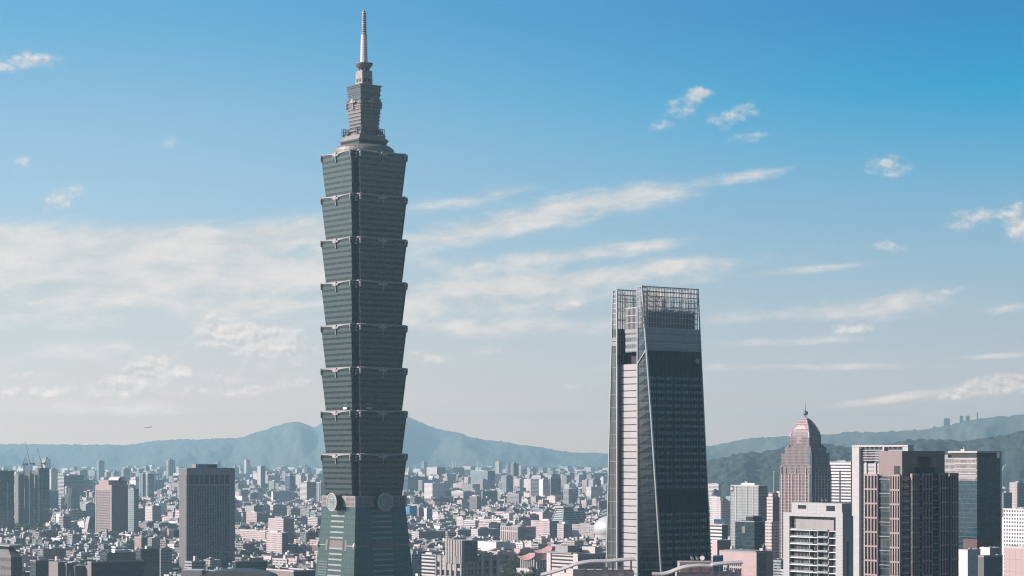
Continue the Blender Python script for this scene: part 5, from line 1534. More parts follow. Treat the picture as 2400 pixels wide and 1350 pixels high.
MT['frame_white'] = plain('frame_white', (0.52, 0.485, 0.475), 0.7)
# ---- white framed tower with an open top
D = 1900.0
wx, wy = span(1997, 2128, 2190, D)
fac('frame_windows', (0.50, 0.46, 0.45), (0.15, 0.14, 0.14), 2.2, 3.5, .5, .6, gr=.2, vary=.6)
root = empty('framed_tower', at(2128, D), TH, 'white tower in a huge open frame with louvres on top, behind the brown tower', 'tower')
LAND.append((2010, 1150, 'the white open-framed tower'))
zt, zr = zat(1047, D), zat(1086, D)
m = MB(); m.box(3.5, wx, 1, wy - 9.5, 0, zr); m.build('body', [MT['frame_windows'], MT['roof_grey']], root)
m = MB(); m.box(0, 7, wy - 8.5, wy, 0, zt - .3); m.build('frame_post', MT['frame_white'], root)
m = MB(); m.box(0, 7, 0, 6, 0, zt - .3); m.build('frame_post', MT['frame_white'], root)
m = MB(); m.box(-.2, 7.2, -.2, wy + .2, zt, zt + 1.6, bottom=True); m.build('frame_beam', MT['frame_white'], root)
m = MB(); m.box(0, 7, wy * .42, wy * .45, zr, zt); m.build('frame_post', MT['frame_white'], root)
for i in range(9):
    z_ = zr + 2 + i * 1.45
    m = MB(); m.box(3.0, 4.5, 6, wy - 9, z_, z_ + .5, bottom=True); m.build('louvre', MT['stone_light'], root)
for i in range(10):
    y = 7 + (wy - 17) * i / 9
    m = MB(); m.box(.6, 6.4, y, y + .5, zt - 1.4, zt, bottom=True); m.build('beam_rib', MT['frame_white'], root)
m = MB(); m.box(8, 14, wy - 14, wy - 9.6, zr, zt - 3); m.build('lift_shaft', MT['blue_glass'], root)
m = MB(); m.box(3.2, 3.5, 12, 24, zat(1099, D), zat(1093, D)); m.build('blue_panel', MT['blue_sheet'], root)
m = MB(); m.box(2.4, 3.6, wy - 15, wy - 12.5, 0, zr + .5); m.build('rib', MT['frame_white'], root)
m = MB(); m.box(2.4, 3.6, wy - 26, wy - 24, 0, zr + .5); m.build('rib', MT['frame_white'], root)

MT['brown_pier'] = plain('brown_pier', (0.37, 0.285, 0.26), 0.7)
# ---- brown residential tower
D = 1250.0
wx, wy = span(2030, 2121, 2242, D)
root = empty('residential_tower', at(2121, D), TH, 'brown stone tower with tall grouped windows and a hollow top block', 'residential tower')
LAND.append((2135, 1200, 'the brown stone tower'))
fac('brown_core', (0.05, 0.06, 0.065), (0.012, 0.022, 0.03), 3.0, 4.1, .9, .8, gr=.08, gior=1.8, vary=.3)
z1 = zat(1111, D)
m = MB()
c_ = 3.4
m.prism([(c_, 0), (wx, 0), (wx, wy), (0, wy), (0, c_)], [(c_, 0), (wx, 0), (wx, wy), (0, wy), (0, c_)], 0, z1 - 1.5, 0, 1)
m.build('core', [MT['brown_core'], MT['roof_grey']], root)
RH = 8.15
def pylon(face, a, b_, ztop, cols, wide, proud=1.5, rows=18):
    """a stone pier front with a grid of tall windows; face 0 = lit left-hand side (-x), 1 = right-hand side (-y)"""
    bx = (lambda mb, u0, u1, p0, p1, q0, q1: mb.box(-p1, -p0, u0, u1, q0, q1, bottom=True)) if face == 0 else (lambda mb, u0, u1, p0, p1, q0, q1: mb.box(u0, u1, -p1, -p0, q0, q1, bottom=True))
    w = b_ - a
    m = MB(); bx(m, a, b_, 0.0, proud - .6, 0, ztop); p = m.build('stone_pier', MT['brown_pier'], root)
    for i in range(cols + 1):
        u = a + w * i / cols
        m = MB(); bx(m, max(a, u - .42), min(b_, u + .42), proud - .6, proud, 0, ztop); m.build('pier_rib', MT['brown_pier'], p)
    for k_ in range(9):
        z_ = ztop - .4 - RH * k_
        m = MB(); bx(m, a - .05, b_ + .05, proud - .6, proud + .12, z_ - .75, z_ + .2); m.build('floor_beam', MT['brown_pier'], p)
        for i in range(cols):
            if wide == 1 and (i + k_) % 2 == 1: continue
            u = a + w * i / cols
            pad = .5 if not (wide and i == cols // 2 and k_ % 2) else .3
            m = MB(); bx(m, u + pad, u + w / cols - pad, proud - .58, proud - .5, z_ - RH + .3, z_ - .8); m.build('window', MT['dark_glass'], p)
L0 = wy
pylon(0, wy * .66, wy * .995, z1, 4, 0)
pylon(0, wy * .02 + c_ * .6, wy * .34, z1 - .2, 4, 0)
pylon(1, wx * .10, wx * .24, z1 + .2, 3, 0)
pylon(1, wx * .31, wx * .49, z1 + .2, 3, 0)
pylon(1, wx * .64, wx * .80, z1 + .6, 3, 0)
pylon(1, wx * .86, wx * 1.0, z1 + .4, 3, 0)
for k_ in range(16):
    z_ = z1 - 3 - k_ * 4.07
    m = MB(); m.bar((c_ - .1, -.25, z_), (-.25, c_ - .1, z_), .45); m.build('corner_sill', MT['stone_mid'], root)
    m = MB(); m.box(wx * .5, wx * .63, -.5, 0, z_ - .25, z_ + .25, bottom=True); m.build('bay_sill', MT['stone_mid'], root)
    m = MB(); m.box(wx * .25, wx * .30, -.5, 0, z_ * 1 - .5 + (k_ % 2) * 1.4, z_ + .5 + (k_ % 2) * 1.4, bottom=True); m.build('bay_sill', MT['brown_pier'], root)
    if k_ % 2 == 0:
        m = MB(); m.box(-.5, 0, wy * .36, wy * .64, z_ - .2, z_ + .2, bottom=True); m.build('bay_sill', MT['stone_mid'], root)
# hollow block on the roof
zt, zb = zat(1057, D), z1 - 1.5
ax, bx_, ay, by = 1.5, wx * .86, wy * .12, wy * .72
MT['brown_panel'] = facade('brown_tile', (0.285, 0.215, 0.20), (0.20, 0.15, 0.14), 1.6, 1.0, .95, .92, gr=.7, vary=0)
m = MB(); m.box(ax, ax + 12.5, ay, by, zb, zt); m.build('top_block', [MT['brown_panel']], root)
m = MB(); m.box(ax + 24, bx_, ay, by, zb, zt); m.build('top_block', [MT['brown_panel']], root)
m = MB(); m.box(ax + 12.5, ax + 24, ay, by, zt - 3.2, zt - .02, bottom=True); m.box(ax + 12.5, ax + 24, ay, by, zb, zb + 3); m.build('top_beam', [MT['brown_panel']], root)
for x in (9.0, 10.8, 26.5): 
    m = MB(); m.box(ax + x, ax + x + 1.2, ay - .15, ay, zb + 4, zt - 3.4); m.build('slot', MT['brown_pier'], root)
m = MB(); m.box(ax - .15, ax, ay + 1.5, ay + 6, zb, zb + 6); m.build('opening', MT['black'], root)
m = MB(); m.box(ax + 11, ax + 24, ay - 3, ay, zb, zb + 5.2); m.build('roof_glazing', MT['blue_glass'], root)

# ---- glass tower beyond it
D = 2050.0
wx, wy = span(2200, 2290, 2346, D)
fac('beige_louvre', (0.40, 0.36, 0.34), (0.07, 0.075, 0.08), 1.3, 5.6, .62, .6, gr=.3, vary=.7, light=(.3, .28, .27))
fac('soft_blue', (0.045, 0.075, 0.09), (0.014, 0.034, 0.045), 2.4, 4.4, .93, .85, gr=.06, gior=1.8, vary=.35, light=(.03, .09, .12))
fac('grey_curtain', (0.085, 0.095, 0.10), (0.03, 0.038, 0.044), 1.8, 4.4, .8, .9, gr=.12, gior=1.7, vary=.3)
root = empty('glass_tower', at(2290, D), TH, 'blue and grey glass office tower with a floating flat roof, beyond the brown stone tower', 'office tower')
LAND.append((2290, 1150, 'the flat-roofed glass tower'))
zt, zu = zat(1073, D), zat(1127, D)
m = MB()
m.box(0, wx, 0, wy, 0, zu, 0, 3, mr=1)
lower = m.build('lower_body', [MT['soft_blue'], MT['grey_curtain'], MT['beige_louvre'], MT['roof_grey']], root)
m = MB(); m.box(0, wx, 0, wy, zu, zt, 0, 3, ml=2, mr=1)
m.build('upper_body', [MT['soft_blue'], MT['grey_curtain'], MT['beige_louvre'], MT['roof_grey']], root)
m = MB(); m.box(2.5, wx - 3, 2.5, wy * .72, zt, zat(1061, D)); m.build('set_back_storey', MT['dark_glass'], root)
m = MB(); m.box(-.5, wx + .5, -.5, wy * .75, zat(1061, D), zat(1057, D), bottom=True); m.build('flat_roof', MT['stone_light'], root)
m = MB(); m.box(0, wx * .6, wy * .75 + .4, wy, zt, zat(1066, D)); m.build('roof_terrace', MT['stone_mid'], root)
m = MB(); m.box(wx - 1.2, wx + .6, -.6, .8, 0, zat(1061, D)); m.build('edge_fin', MT['stone_light'], root)
for k_ in range(5):
    z_ = zu + 4.4 * k_ + 2
    m = MB(); m.box(-.6, .0, 1, wy * .58, z_, z_ + .8, bottom=True); m.build('ledge', MT['stone_light'], root)
m = MB(); m.bar((wx * .25, wy * .5, zat(1057, D)), (wx * .25, wy * .5, zat(1046, D)), .6, 0, .2); m.box(wx * .2, wx * .3, wy * .45, wy * .55, zat(1057, D), zat(1053, D)); m.build('mast', MT['stone_light'], root)
MT['maroon'] = plain('maroon', (0.13, 0.06, 0.06), .5)
m = MB(); m.box(-.3, wx * .6, -.3, wy * .35, 0, zat(1264, D)); m.build('base_panel', MT['maroon'], root)

# ---- the rest of the right-hand side
fac('white_slats', (0.72, 0.66, 0.64), (0.04, 0.045, 0.05), 30, 4.6, 1, .46, gr=.15, vary=.2)
root, wx, wy, z, body = tower('office_block', 'white office block striped with dark floors, between the domed skyscraper and the framed tower', 'office block', 1945, 1994, 2004, 1084, 3300, 'white_slats', right='white_punch', par='white', n=5)
m = MB(); m.box(-.4, 0, wy * .48, wy * .54, 0, z - 12); m.build('window_slot', MT['black'], root)
fac('white_square', (0.74, 0.69, 0.68), (0.045, 0.05, 0.055), 3.5, 3.95, .52, .50, gr=.15, vary=.6)
root, wx, wy, z, body = tower('office_block', 'bright white block with square black windows, cut by the photo edge', 'office block', 2352, 2438, 2460, 1196, 2300, 'white_square', par='white', n=5, key='the bright white edge block')
m = MB(); m.box(2, 9, wy - .1, wy + 8, 0, zat(1215, 2300)); sw = m.build('stair_wing', MT['white'], root)
MT['pink_panel'] = facade('pink_panel', (0.44, 0.32, 0.31), (0.33, 0.24, 0.23), 4.2, 6.5, .97, .98, gr=.7, vary=.0)
tower('apartment_block', 'pink panelled block low at the photo edge, below the bright white block', 'building', 2354, 2440, 2470, 1288, 1150, 'pink_panel', par='stone_light', n=2, big=False)
fac('grey_boards', (0.46, 0.45, 0.44), (0.42, 0.41, 0.40), 30, 1.5, 1, .9, gr=.7, vary=0)
tower('commercial_block', 'pale grey boarded block at the foot of the flat-roofed glass tower', 'commercial block', 2246, 2268, 2298, 1291, 1700, 'white', right='grey_boards', par='stone_light', n=2, big=False)
tower('commercial_block', 'dark charcoal block with a white roof box, at the foot of the flat-roofed glass tower', 'commercial block', 2292, 2306, 2350, 1306, 1650, 'dark_concrete', par='stone_mid', n=1, big=False)
tower('commercial_block', 'white roofed low block behind the dark charcoal block', 'commercial block', 2296, 2320, 2345, 1286, 2000, 'white', right='stone_mid', par='white', n=3, big=False)
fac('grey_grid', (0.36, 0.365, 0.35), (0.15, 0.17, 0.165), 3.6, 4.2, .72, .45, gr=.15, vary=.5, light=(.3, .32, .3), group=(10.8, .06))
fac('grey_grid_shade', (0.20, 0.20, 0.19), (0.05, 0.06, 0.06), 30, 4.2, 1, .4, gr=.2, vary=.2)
D = 3300.0
root, wx, wy, z, body = tower('office_tower', 'pale grey office tower, fine window grid, round pink emblem at its top corner', 'office tower', 1712, 1778, 1799, 1139, D, 'grey_grid', right='grey_grid_shade', par='stone_light', n=2, key='the pale grey grid tower')
for i in range(6):
    y = wy * i / 5
    m = MB(); m.box(-.7, .1, max(0, y - .6), min(wy, y + .6), 0, z); m.build('pier', MT['stone_light'], root)
m = MB(); m.face([(-.75, wy - .6, z - 8.5), (-.75, wy - 6.5, z - 8.5), (-.75, wy - 6.5, z - .5), (-.75, wy - .6, z - .5)], None, 1)
ring_emblem(m, (-.85, wy - 3.5, z - 4.4), (0, -1), 0.02, 2.6); m.build('round_emblem', [MT['pink'], MT['black']], root)
D = 2900.0
fac('rose_tower', (0.66, 0.52, 0.51), (0.06, 0.04, 0.04), 2.4, 4.3, .62, .40, gr=.3, vary=.3)
root, wx, wy, z, body = tower('office_tower', 'slim rose tower with dark dot windows and a stepped top, beside the domed skyscraper', 'office tower', 1797, 1811, 1829, 1167, D, 'rose_tower', right='dark_concrete', par='pink', n=0, big=False)
m = MB(); m.box(1.5, wx * .9, 2, wy * .85, z, zat(1155, D)); m.build('stepped_top', [MT['rose_tower']], root)
m = MB(); m.box(-3, wx, -1, wy + 3.5, 0, zat(1222, D)); m.build('lower_shaft', [MT['rose_tower']], root)
fac('black_glass', (0.03, 0.045, 0.052), (0.010, 0.02, 0.027), 2.2, 4.4, .92, .9, gr=.06, gior=1.6, vary=.35, light=(.05, .08, .095))
D = 2400.0
root, wx, wy, z, body = tower('office_block', 'black glass office block with a smaller black box on its roof', 'office block', 1723, 1768, 1793, 1224, D, 'black_glass', par='stone_mid', n=4, big=False)
m = MB(); m.box(2, wx * .95, 4, wy * .5, z, zat(1211, D)); m.build('roof_box', [MT['black_glass']], root)
m = MB(); m.box(1, wx * .9, 3, wy * .55, zat(1211, D), zat(1209, D), bottom=True); m.build('roof_slab', MT['stone_mid'], root)
for i, y in enumerate((.62, .56, .50)):
    m = MB(); m.box(-.25, .05, wy * y - .4, wy * y + .4, zat(1250, D), zat(1234, D)); m.build('light_strip', MT['steel'], root)
# pink mall with painted gable
D = 1900.0
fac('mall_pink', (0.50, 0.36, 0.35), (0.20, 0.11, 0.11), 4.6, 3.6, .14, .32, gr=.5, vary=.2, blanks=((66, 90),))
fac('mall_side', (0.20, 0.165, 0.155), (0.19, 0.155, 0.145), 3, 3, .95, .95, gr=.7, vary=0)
root, wx, wy, z, body = tower('shopping_mall', 'large pink mall with a painted end wall, under the black glass block', 'mall', 1686, 1773, 1812, 1296, D, 'mall_pink', right='mall_side', par='stone_mid', n=4, big=False, key='the pink mall')
m = MB(); m.box(1, wx * .98, 2, wy * .9, z, z + 1.6); m.build('roof_deck', MT['roof_grey'], root)
m = MB(); m.bar((wx * .55, wy * .1, z + 1.6), (wx * .7, wy * .1, z + 8), .3); m.bar((wx * .62, wy * .1, z + 1.6), (wx * .55, wy * .1, z + 7), .3); m.box(wx * .5, wx * .62, wy * .06, wy * .14, z + 1.6, z + 3.6); m.build('roof_mast', MT['stone_light'], root)
MT['mural_dark'] = plain('mural_ground', (0.11, 0.10, 0.10), .6)
MT['mural_blue'] = plain('mural_blue', (0.03, 0.14, 0.33), .6)
MT['mural_pale'] = plain('mural_pale', (0.16, 0.22, 0.29), .6)
m = MB()
m.face([(.4, -.12, 10), (wx * .56, -.12, 10), (wx * .56, -.12, z - 1), (.4, -.12, z - 1)], None, 0)
def disc(mb, x, zz_, r, mi, y=-.2, n=16): mb.face([(x + r * cos(2 * pi * i / n), y, zz_ + r * sin(2 * pi * i / n)) for i in range(n)], None, mi)
disc(m, wx * .16, z - 13, 2.3, 1); disc(m, wx * .38, z - 7.8, 1.6, 1); disc(m, wx * .40, z - 13.5, 1.1, 1); disc(m, wx * .1, z - 20, 1.5, 2)
for i in range(5):
    x0 = wx * (.06 + .09 * i)
    m.face([(x0, -.2, z - 6.5 + i * .9), (x0 + wx * .09, -.2, z - 5.6 + i * .9), (x0 + wx * .09, -.2, z - 4.6 + i * .9), (x0, -.2, z - 5.4 + i * .9)], None, 2)
    m.face([(x0, -.2, z - 17.5 + (i % 2) * .8), (x0 + wx * .09, -.2, z - 17.5 + ((i + 1) % 2) * .8), (x0 + wx * .09, -.2, z - 16.6 + ((i + 1) % 2) * .8), (x0, -.2, z - 16.6 + (i % 2) * .8)], None, 2)
m.build('mural', [MT['mural_dark'], MT['mural_blue'], MT['mural_pale']], root)
for j in range(3):
    for i in range(9):
        y = wy * (.40 + i * .055)
        m = MB(); m.box(-.15, .1, y, y + 1.4, z - 12 - j * 4.3, z - 9.6 - j * 4.3); m.build('window', MT['dark_glass'], root)
root, wx, wy, z, body = tower('billboard', 'tall blue printed hoarding beside the pink mall', 'hoarding', 1670, 1671, 1695, 1305, 1850, 'blue_sheet', par='white', n=0, big=False)
m = MB(); m.face([(wx * .2, -.15, z - 6), (wx * .8, -.15, z - 6), (wx * .8, -.15, z - 4.5), (wx * .2, -.15, z - 4.5)]); m.face([(wx * .3, -.15, z - 9.5), (wx * .75, -.15, z - 9.5), (wx * .75, -.15, z - 8), (wx * .3, -.15, z - 8)]); m.build('printed_shape', MT['mural_pale'], root)
tower('commercial_block', 'pink and grey windowless block between the tapered skyscraper and the pink mall', 'commercial block', 1668, 1681, 1712, 1268, 2450, 'pink', right='mall_side', par='white', n=2, big=False)  # right-hand wall: its shade is put into a darker colour
root, wx, wy, z, body = tower('office_block', 'pink office with wide dark window bands below a blue rooftop sign', 'office block', 1660, 1692, 1706, 1231, 2900, 'white_slats', right='black_glass', par='pink', n=1, big=False)
# the rooftop sign
o = empty('rooftop_sign', at(1676, 3000), radians(-8), 'blue rooftop sign with white characters above the pink banded office', 'sign')
zS = zat(1229, 3000)
m = MB(); m.box(-1.5, 13.2, 0, 1.5, zS - 2.0, zat(1217, 3000), bottom=True); m.build('board', MT['lilac'], o)
MT['sign_blue'] = plain('sign_blue', (0.10, 0.25, 0.36), .5)
o.children[0].data.materials[0] = MT['sign_blue']
for x in (0, 6, 12):
    m = MB(); m.box(x - .3, x + .3, .4, 1.0, zat(1260, 3000), zS - 2); m.build('post', MT['steel'], o)
fc = bpy.data.curves.new('lettering', 'FONT'); fc.body = '\u570b\u6cf0\u4eba\u58fd'; fc.size = 3.1; fc.extrude = .05
ft_ = bpy.data.objects.new('lettering_curve', fc); COL.objects.link(ft_)
lm = bpy.data.meshes.new_from_object(ft_)
bpy.data.objects.remove(ft_)
fo = bpy.data.objects.new('lettering', lm); COL.objects.link(fo); fo.parent = o; fo.location = (-.6, -.12, zS + .2); fo.rotation_euler = (pi / 2, 0, 0)
lm.materials.clear(); lm.materials.append(MT['white'])
tower('apartment_tower', 'pink and white gridded apartment block next to the pale grey grid tower', 'apartment tower', 1686, 1690, 1712, 1175, 3900, 'pink_apart', par='pink', n=2)
tower('apartment_tower', 'white gridded apartment block behind the pink and white one', 'apartment tower', 1664, 1688, 1694, 1166, 4100, 'white_apart', par='white', n=2)
tower('office_block', 'white building with an arcaded top storey beside the tapered skyscraper', 'office block', 1655, 1684, 1690, 1135, 6000, 'white_slots', right='grey_apart', par='white')
tower('residential_tower', 'plain grey tower in the shadow of the white arcaded building', 'tower', 1668, 1672, 1690, 1150, 5600, 'grey_apart', par='stone_mid')
fac('pale_box', (0.30, 0.31, 0.30), (0.05, 0.06, 0.06), 3.5, 3.6, .55, .5, gr=.2, vary=.4)
tower('office_block', 'pale boxy building at the wooded hill foot by the domed skyscraper', 'office block', 1812, 1814, 1828, 1106, 7000, 'pale_box', par='white', n=1)
tower('apartment_tower', 'grey speckled apartment tower against the edge beyond the glass tower', 'apartment tower', 2346, 2352, 2372, 1156, 4600, 'grey_apart', par='stone_mid', n=2)
tower('apartment_tower', 'pinkish apartment block by the right edge above the bright white block', 'apartment tower', 2366, 2384, 2410, 1132, 4800, 'pink_apart', right='grey_apart', par='stone_light', n=2)
# ferris-like white arc and white halls far right
o = empty('office_block', at(2392, 8300), TH, 'long white hall far off under the wooded hill at the photo edge', 'hall')
m = MB(); m.box(0, 80, -70, 30, 0, zat(1098, 8300)); m.build('body', [MT['white_apart']], o)
m = MB(); m.box(10, 60, -40, 10, zat(1098, 8300), zat(1095, 8300)); m.build('roof_storey', [MT['white']], o)
o = empty('white_arch', at(2352, 7600), 0, 'slender white arch rising beside the far white hall', 'arch')
m = MB()
pp = [((px - 2352) / F * 7600, 0, zat(py, 7600)) for px, py in ((2348, 1125), (2347, 1112), (2349, 1102), (2353, 1094), (2358, 1089))]
for a, b_ in zip(pp, pp[1:]): m.bar(a, b_, 4.5)
m.bar((pp[0][0], 0, 0), pp[0], 4.5); m.build('rib', MT['white'], o)

# ---- towers standing on the far right-hand ridge
for a, b_, yt, yb, lb in ((2186, 2192, 1000, 1012, 'tiny tower on the far ridge, lowest of the ridge towers'), (2212, 2226, 981, 1000, 'broad pale tower on the far ridge, widest of the ridge towers'),
                          (2249, 2257, 975, 992, 'slim tower on the far ridge above the flat-roofed glass tower'), (2264, 2272, 975, 990, 'paired slim tower on the far ridge, beside the highest mast'), (2289, 2291.5, 967, 984, 'thin mast-like tower on the far ridge')):
    o = empty('ridge_tower', at((a + b_) / 2, 16900), 0, lb, 'tower', 'towers on the far ridge')
    w = (b_ - a) / F * 16900 / 2
    m = MB(); m.box(-w, w, -14, 14, zat(yb + 16, 16900), zat(yt, 16900)); m.build('body', [MT['grey_apart']], o)
    m = MB(); m.box(-w * .5, w * .5, -8, 8, zat(yt, 16900), zat(yt - 1.2, 16900)); m.build('plant_room', MT['concrete'], o)

# ------------------------------------------------------------------ low foreground on the left
D = 2000.0
fac('stepped_wall', (0.155, 0.14, 0.125), (0.012, 0.014, 0.015), 3.2, 7.6, .45, .38, gr=.3, vary=.1)
wx, wy = span(-30, 26, 52, D)
root = empty('office_block', at(26, D), TH, 'dark stepped block with a broad flared roof and rows of small square windows, bottom corner', 'office block')
m = MB(); m.box(0, wx, 0, wy, 0, zat(1306, D)); m.build('body', [MT['stepped_wall']], root)
m = MB(); m.prism([(0, 0), (wx, 0), (wx, wy), (0, wy)], [(wx * .3, wy * .3), (wx * .7, wy * .3), (wx * .7, wy * .8), (wx * .3, wy * .8)], zat(1306, D), zat(1281, D), cap=False); m.build('sloped_shoulder', MT['dark_concrete'], root)
m = MB(); m.box(-3, wx + 3, -3, wy + 3, zat(1281, D), zat(1278, D), bottom=True); m.build('flared_roof', MT['stone_mid'], root)
D = 1800.0
MT['dim_stone'] = plain('dim_stone', (0.25, 0.215, 0.20), .8)
root = empty('stepped_block', at(120, D), TH, 'dim stone block stepped down in five bays, along the bottom edge', 'building')
for i, (px, yt, w) in enumerate(((132, 1317, 9), (152, 1320, 9), (172, 1326, 12), (205, 1326, 9), (160, 1336, 16))):
    X = (px - 120) / F * D
    c, s = cos(-TH), sin(-TH)
    m = MB(); x, y = X * c, X * s
    m.box(x, x + w * .8, y - 3, y + 14, 0, zat(yt, D)); m.build('bay', MT['dim_stone'], root)
D = 1650.0
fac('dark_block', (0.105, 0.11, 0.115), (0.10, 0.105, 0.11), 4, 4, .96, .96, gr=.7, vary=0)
tower('commercial_block', 'wide dark windowless block along the bottom edge, left of the dark glass block', 'commercial block', 205, 214, 338, 1320, D, 'dim_stone', right='dark_block', par='stone_mid', n=3, big=False)
fac('murky_glass', (0.045, 0.06, 0.065), (0.012, 0.022, 0.027), 3, 4, .8, .7, gr=.2, vary=.35, light=(.05, .07, .075))
tower('office_block', 'murky dark glass block with a cluttered roof, before the grey slab', 'office block', 318, 330, 374, 1289, 2600, 'murky_glass', par='dark_steel', n=6, seed=91)
tower('office_block', 'low dark glass block behind the wide windowless one', 'office block', 234, 250, 322, 1298, 2750, 'murky_glass', par='dark_steel', n=6, seed=92)
tower('apartment_block', 'cluttered tenement with small lit rooms on its roof at the foot of the grey slab', 'apartment block', 371, 377, 404, 1288, 2700, 'grey_apart', par='stone_mid', n=8, seed=93)
tower('office_block', 'dim block with twin pale vertical strips, bottom edge by the stepped stone block', 'office block', 70, 84, 128, 1316, 2300, 'murky_glass', par='stone_mid', n=5, seed=94)
MT['vault'] = plain('vault', (0.02, 0.055, 0.075), 0.55)
D = 1500.0
root = empty('vaulted_hall', at(548, D), 0, 'dark blue barrel roof of a hall at the very bottom, below the grey slab', 'hall')
m = MB()
for i in range(16):
    a0, a1 = pi * i / 16, pi * (i + 1) / 16
    R = 26.0; zc = zat(1338, D) - 6.2
    m.face([(-R * cos(a0), 0, zc + 6.2 * sin(a0)), (-R * cos(a1), 0, zc + 6.2 * sin(a1)), (-R * cos(a1), 40, zc + 6.2 * sin(a1)), (-R * cos(a0), 40, zc + 6.2 * sin(a0))][::-1], None, 0, True)
m.build('barrel_roof', MT['vault'], root)
m = MB(); m.box(-26, 26, .2, 39.8, 0, zc); m.face([(-26, 0, zc)] + [(-26 * cos(pi * i / 16), 0, zc + 6.2 * sin(pi * i / 16)) for i in range(1, 16)] + [(26, 0, zc)]); m.build('body', MT['dim_stone'], root)
m = MB(); m.box(-36, -22, 2, 20, 0, zat(1337, D)); m.build('side_block', MT['stone_light'], root)
tower('commercial_block', 'long flat block with a dark window strip, between the grey slab and the pagoda base', 'commercial block', 545, 552, 627, 1318, 2500, 'murky_glass', par='stone_mid', n=7, seed=95)
tower('commercial_block', 'low pale roof with a curved rim at the bottom, beside the pagoda base', 'commercial block', 624, 688, 740, 1340, 1900, 'dim_stone', right='dark_block', par='stone_light', n=3, big=False, seed=96)

# ------------------------------------------------------------------ an airliner low over the far hills
D = 10200.0
o = empty('airliner', ((345.5 - 1200) / F * D, D, zat(1002, D)), radians(8), 'small white airliner flying low over the far hills', 'aeroplane')
m = MB()
prof = [(0.05, -19), (1.2, -17.5), (1.95, -14), (2.0, 6), (1.6, 12), (.5, 19)]
mm = MB(); mm.lathe(prof, 14)
mm.v = [(v[2], v[0], v[1]) for v in mm.v]
mm.build('fuselage', MT['white'], o)
def plate(name, P, t, mat):
    m = MB()
    m.face([(p[0], p[1], p[2] + t) for p in P]); m.face([(p[0], p[1], p[2] - t) for p in reversed(P)])
    for i in range(len(P)):
        j = (i + 1) % len(P)
        m.face([(P[i][0], P[i][1], P[i][2] - t), (P[j][0], P[j][1], P[j][2] - t), (P[j][0], P[j][1], P[j][2] + t), (P[i][0], P[i][1], P[i][2] + t)])
    m.build(name, mat, o)
for s in (-1, 1):
    plate('wing', [(-5, s * 1.5, -.8), (3, s * 1.5, -.8), (6.5, s * 17, .6), (4.2, s * 17, .6)], .25, MT['steel'])
    plate('tailplane', [(13, s * .6, .5), (17, s * .6, .5), (18.5, s * 6, .9), (16.8, s * 6, .9)], .15, MT['steel'])
    e = MB(); e.lathe([(.5, -2), (.95, -1.5), (.9, 1.5), (.5, 2.2)], 10); e.v = [(v[2] - 1, v[0] + s * 5.5, v[1] - 2) for v in e.v]; e.build('engine', MT['dark_steel'], o)
m = MB(); m.face([(12, -.2, 1.5), (17.5, -.2, 1.2), (19, -.2, 7.5), (16.6, -.2, 7.5)]); m.face([(12, .2, 1.5), (16.6, .2, 7.5), (19, .2, 7.5), (17.5, .2, 1.2)]); m.build('tail_fin', MT['white'], o)

LAND += [(15, 1300, 'the dark stepped corner block'), (160, 1330, 'the five-bay stone block'), (275, 1335, 'the wide windowless block'), (350, 1320, 'the murky glass block'), (405, 1260, 'the salmon block'),
         (358, 1215, 'the white apartment tower'), (208, 1230, 'the sloping-front white block'), (95, 1222, 'the curved-cornice office'), (170, 1180, 'the dark domed tower'), (100, 1175, 'the teal block'),
         (585, 1258, 'the long low terrace of flats'), (685, 1300, 'the rounded balcony block'), (600, 1225, 'the gabled apartment tower'), (590, 1330, 'the long flat block'), (735, 1232, 'the white block by the pagoda foot'),
         (1000, 1270, 'the grey block with the white end wall'), (1135, 1260, 'the wide shaded slab'), (1350, 1178, 'the long white striped office'), (1318, 1210, 'the terraced glass office'), (1085, 1168, 'the striped white office'),
         (1005, 1325, 'the reddish balcony block'), (1758, 1250, 'the black glass block'), (1690, 1250, 'the pink banded office'), (275, 1320, 'the low dark glass block')]
# ------------------------------------------------------------------ the ordinary city: the nearest blocks one by one, the far rest as one mass
RNG = random.Random(41)
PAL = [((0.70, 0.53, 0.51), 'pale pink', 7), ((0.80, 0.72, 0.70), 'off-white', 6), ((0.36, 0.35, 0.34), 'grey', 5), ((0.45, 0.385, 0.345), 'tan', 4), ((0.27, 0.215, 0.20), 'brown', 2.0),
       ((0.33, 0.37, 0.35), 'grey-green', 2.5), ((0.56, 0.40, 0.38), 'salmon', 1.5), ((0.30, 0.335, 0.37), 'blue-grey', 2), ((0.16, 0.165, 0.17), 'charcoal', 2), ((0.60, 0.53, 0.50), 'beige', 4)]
ROOFS = [((0.24, 0.22, 0.215), 'bare'), ((0.13, 0.13, 0.135), 'dark'), ((0.52, 0.46, 0.445), 'pale'), ((0.29, 0.15, 0.13), 'rusty'), ((0.13, 0.19, 0.17), 'green'), ((0.11, 0.17, 0.24), 'blue')]
RW = [5, 4, 4, 1.5, 1.5, 0.8]
def pick(lst, w): return RNG.choices(lst, w)[0]
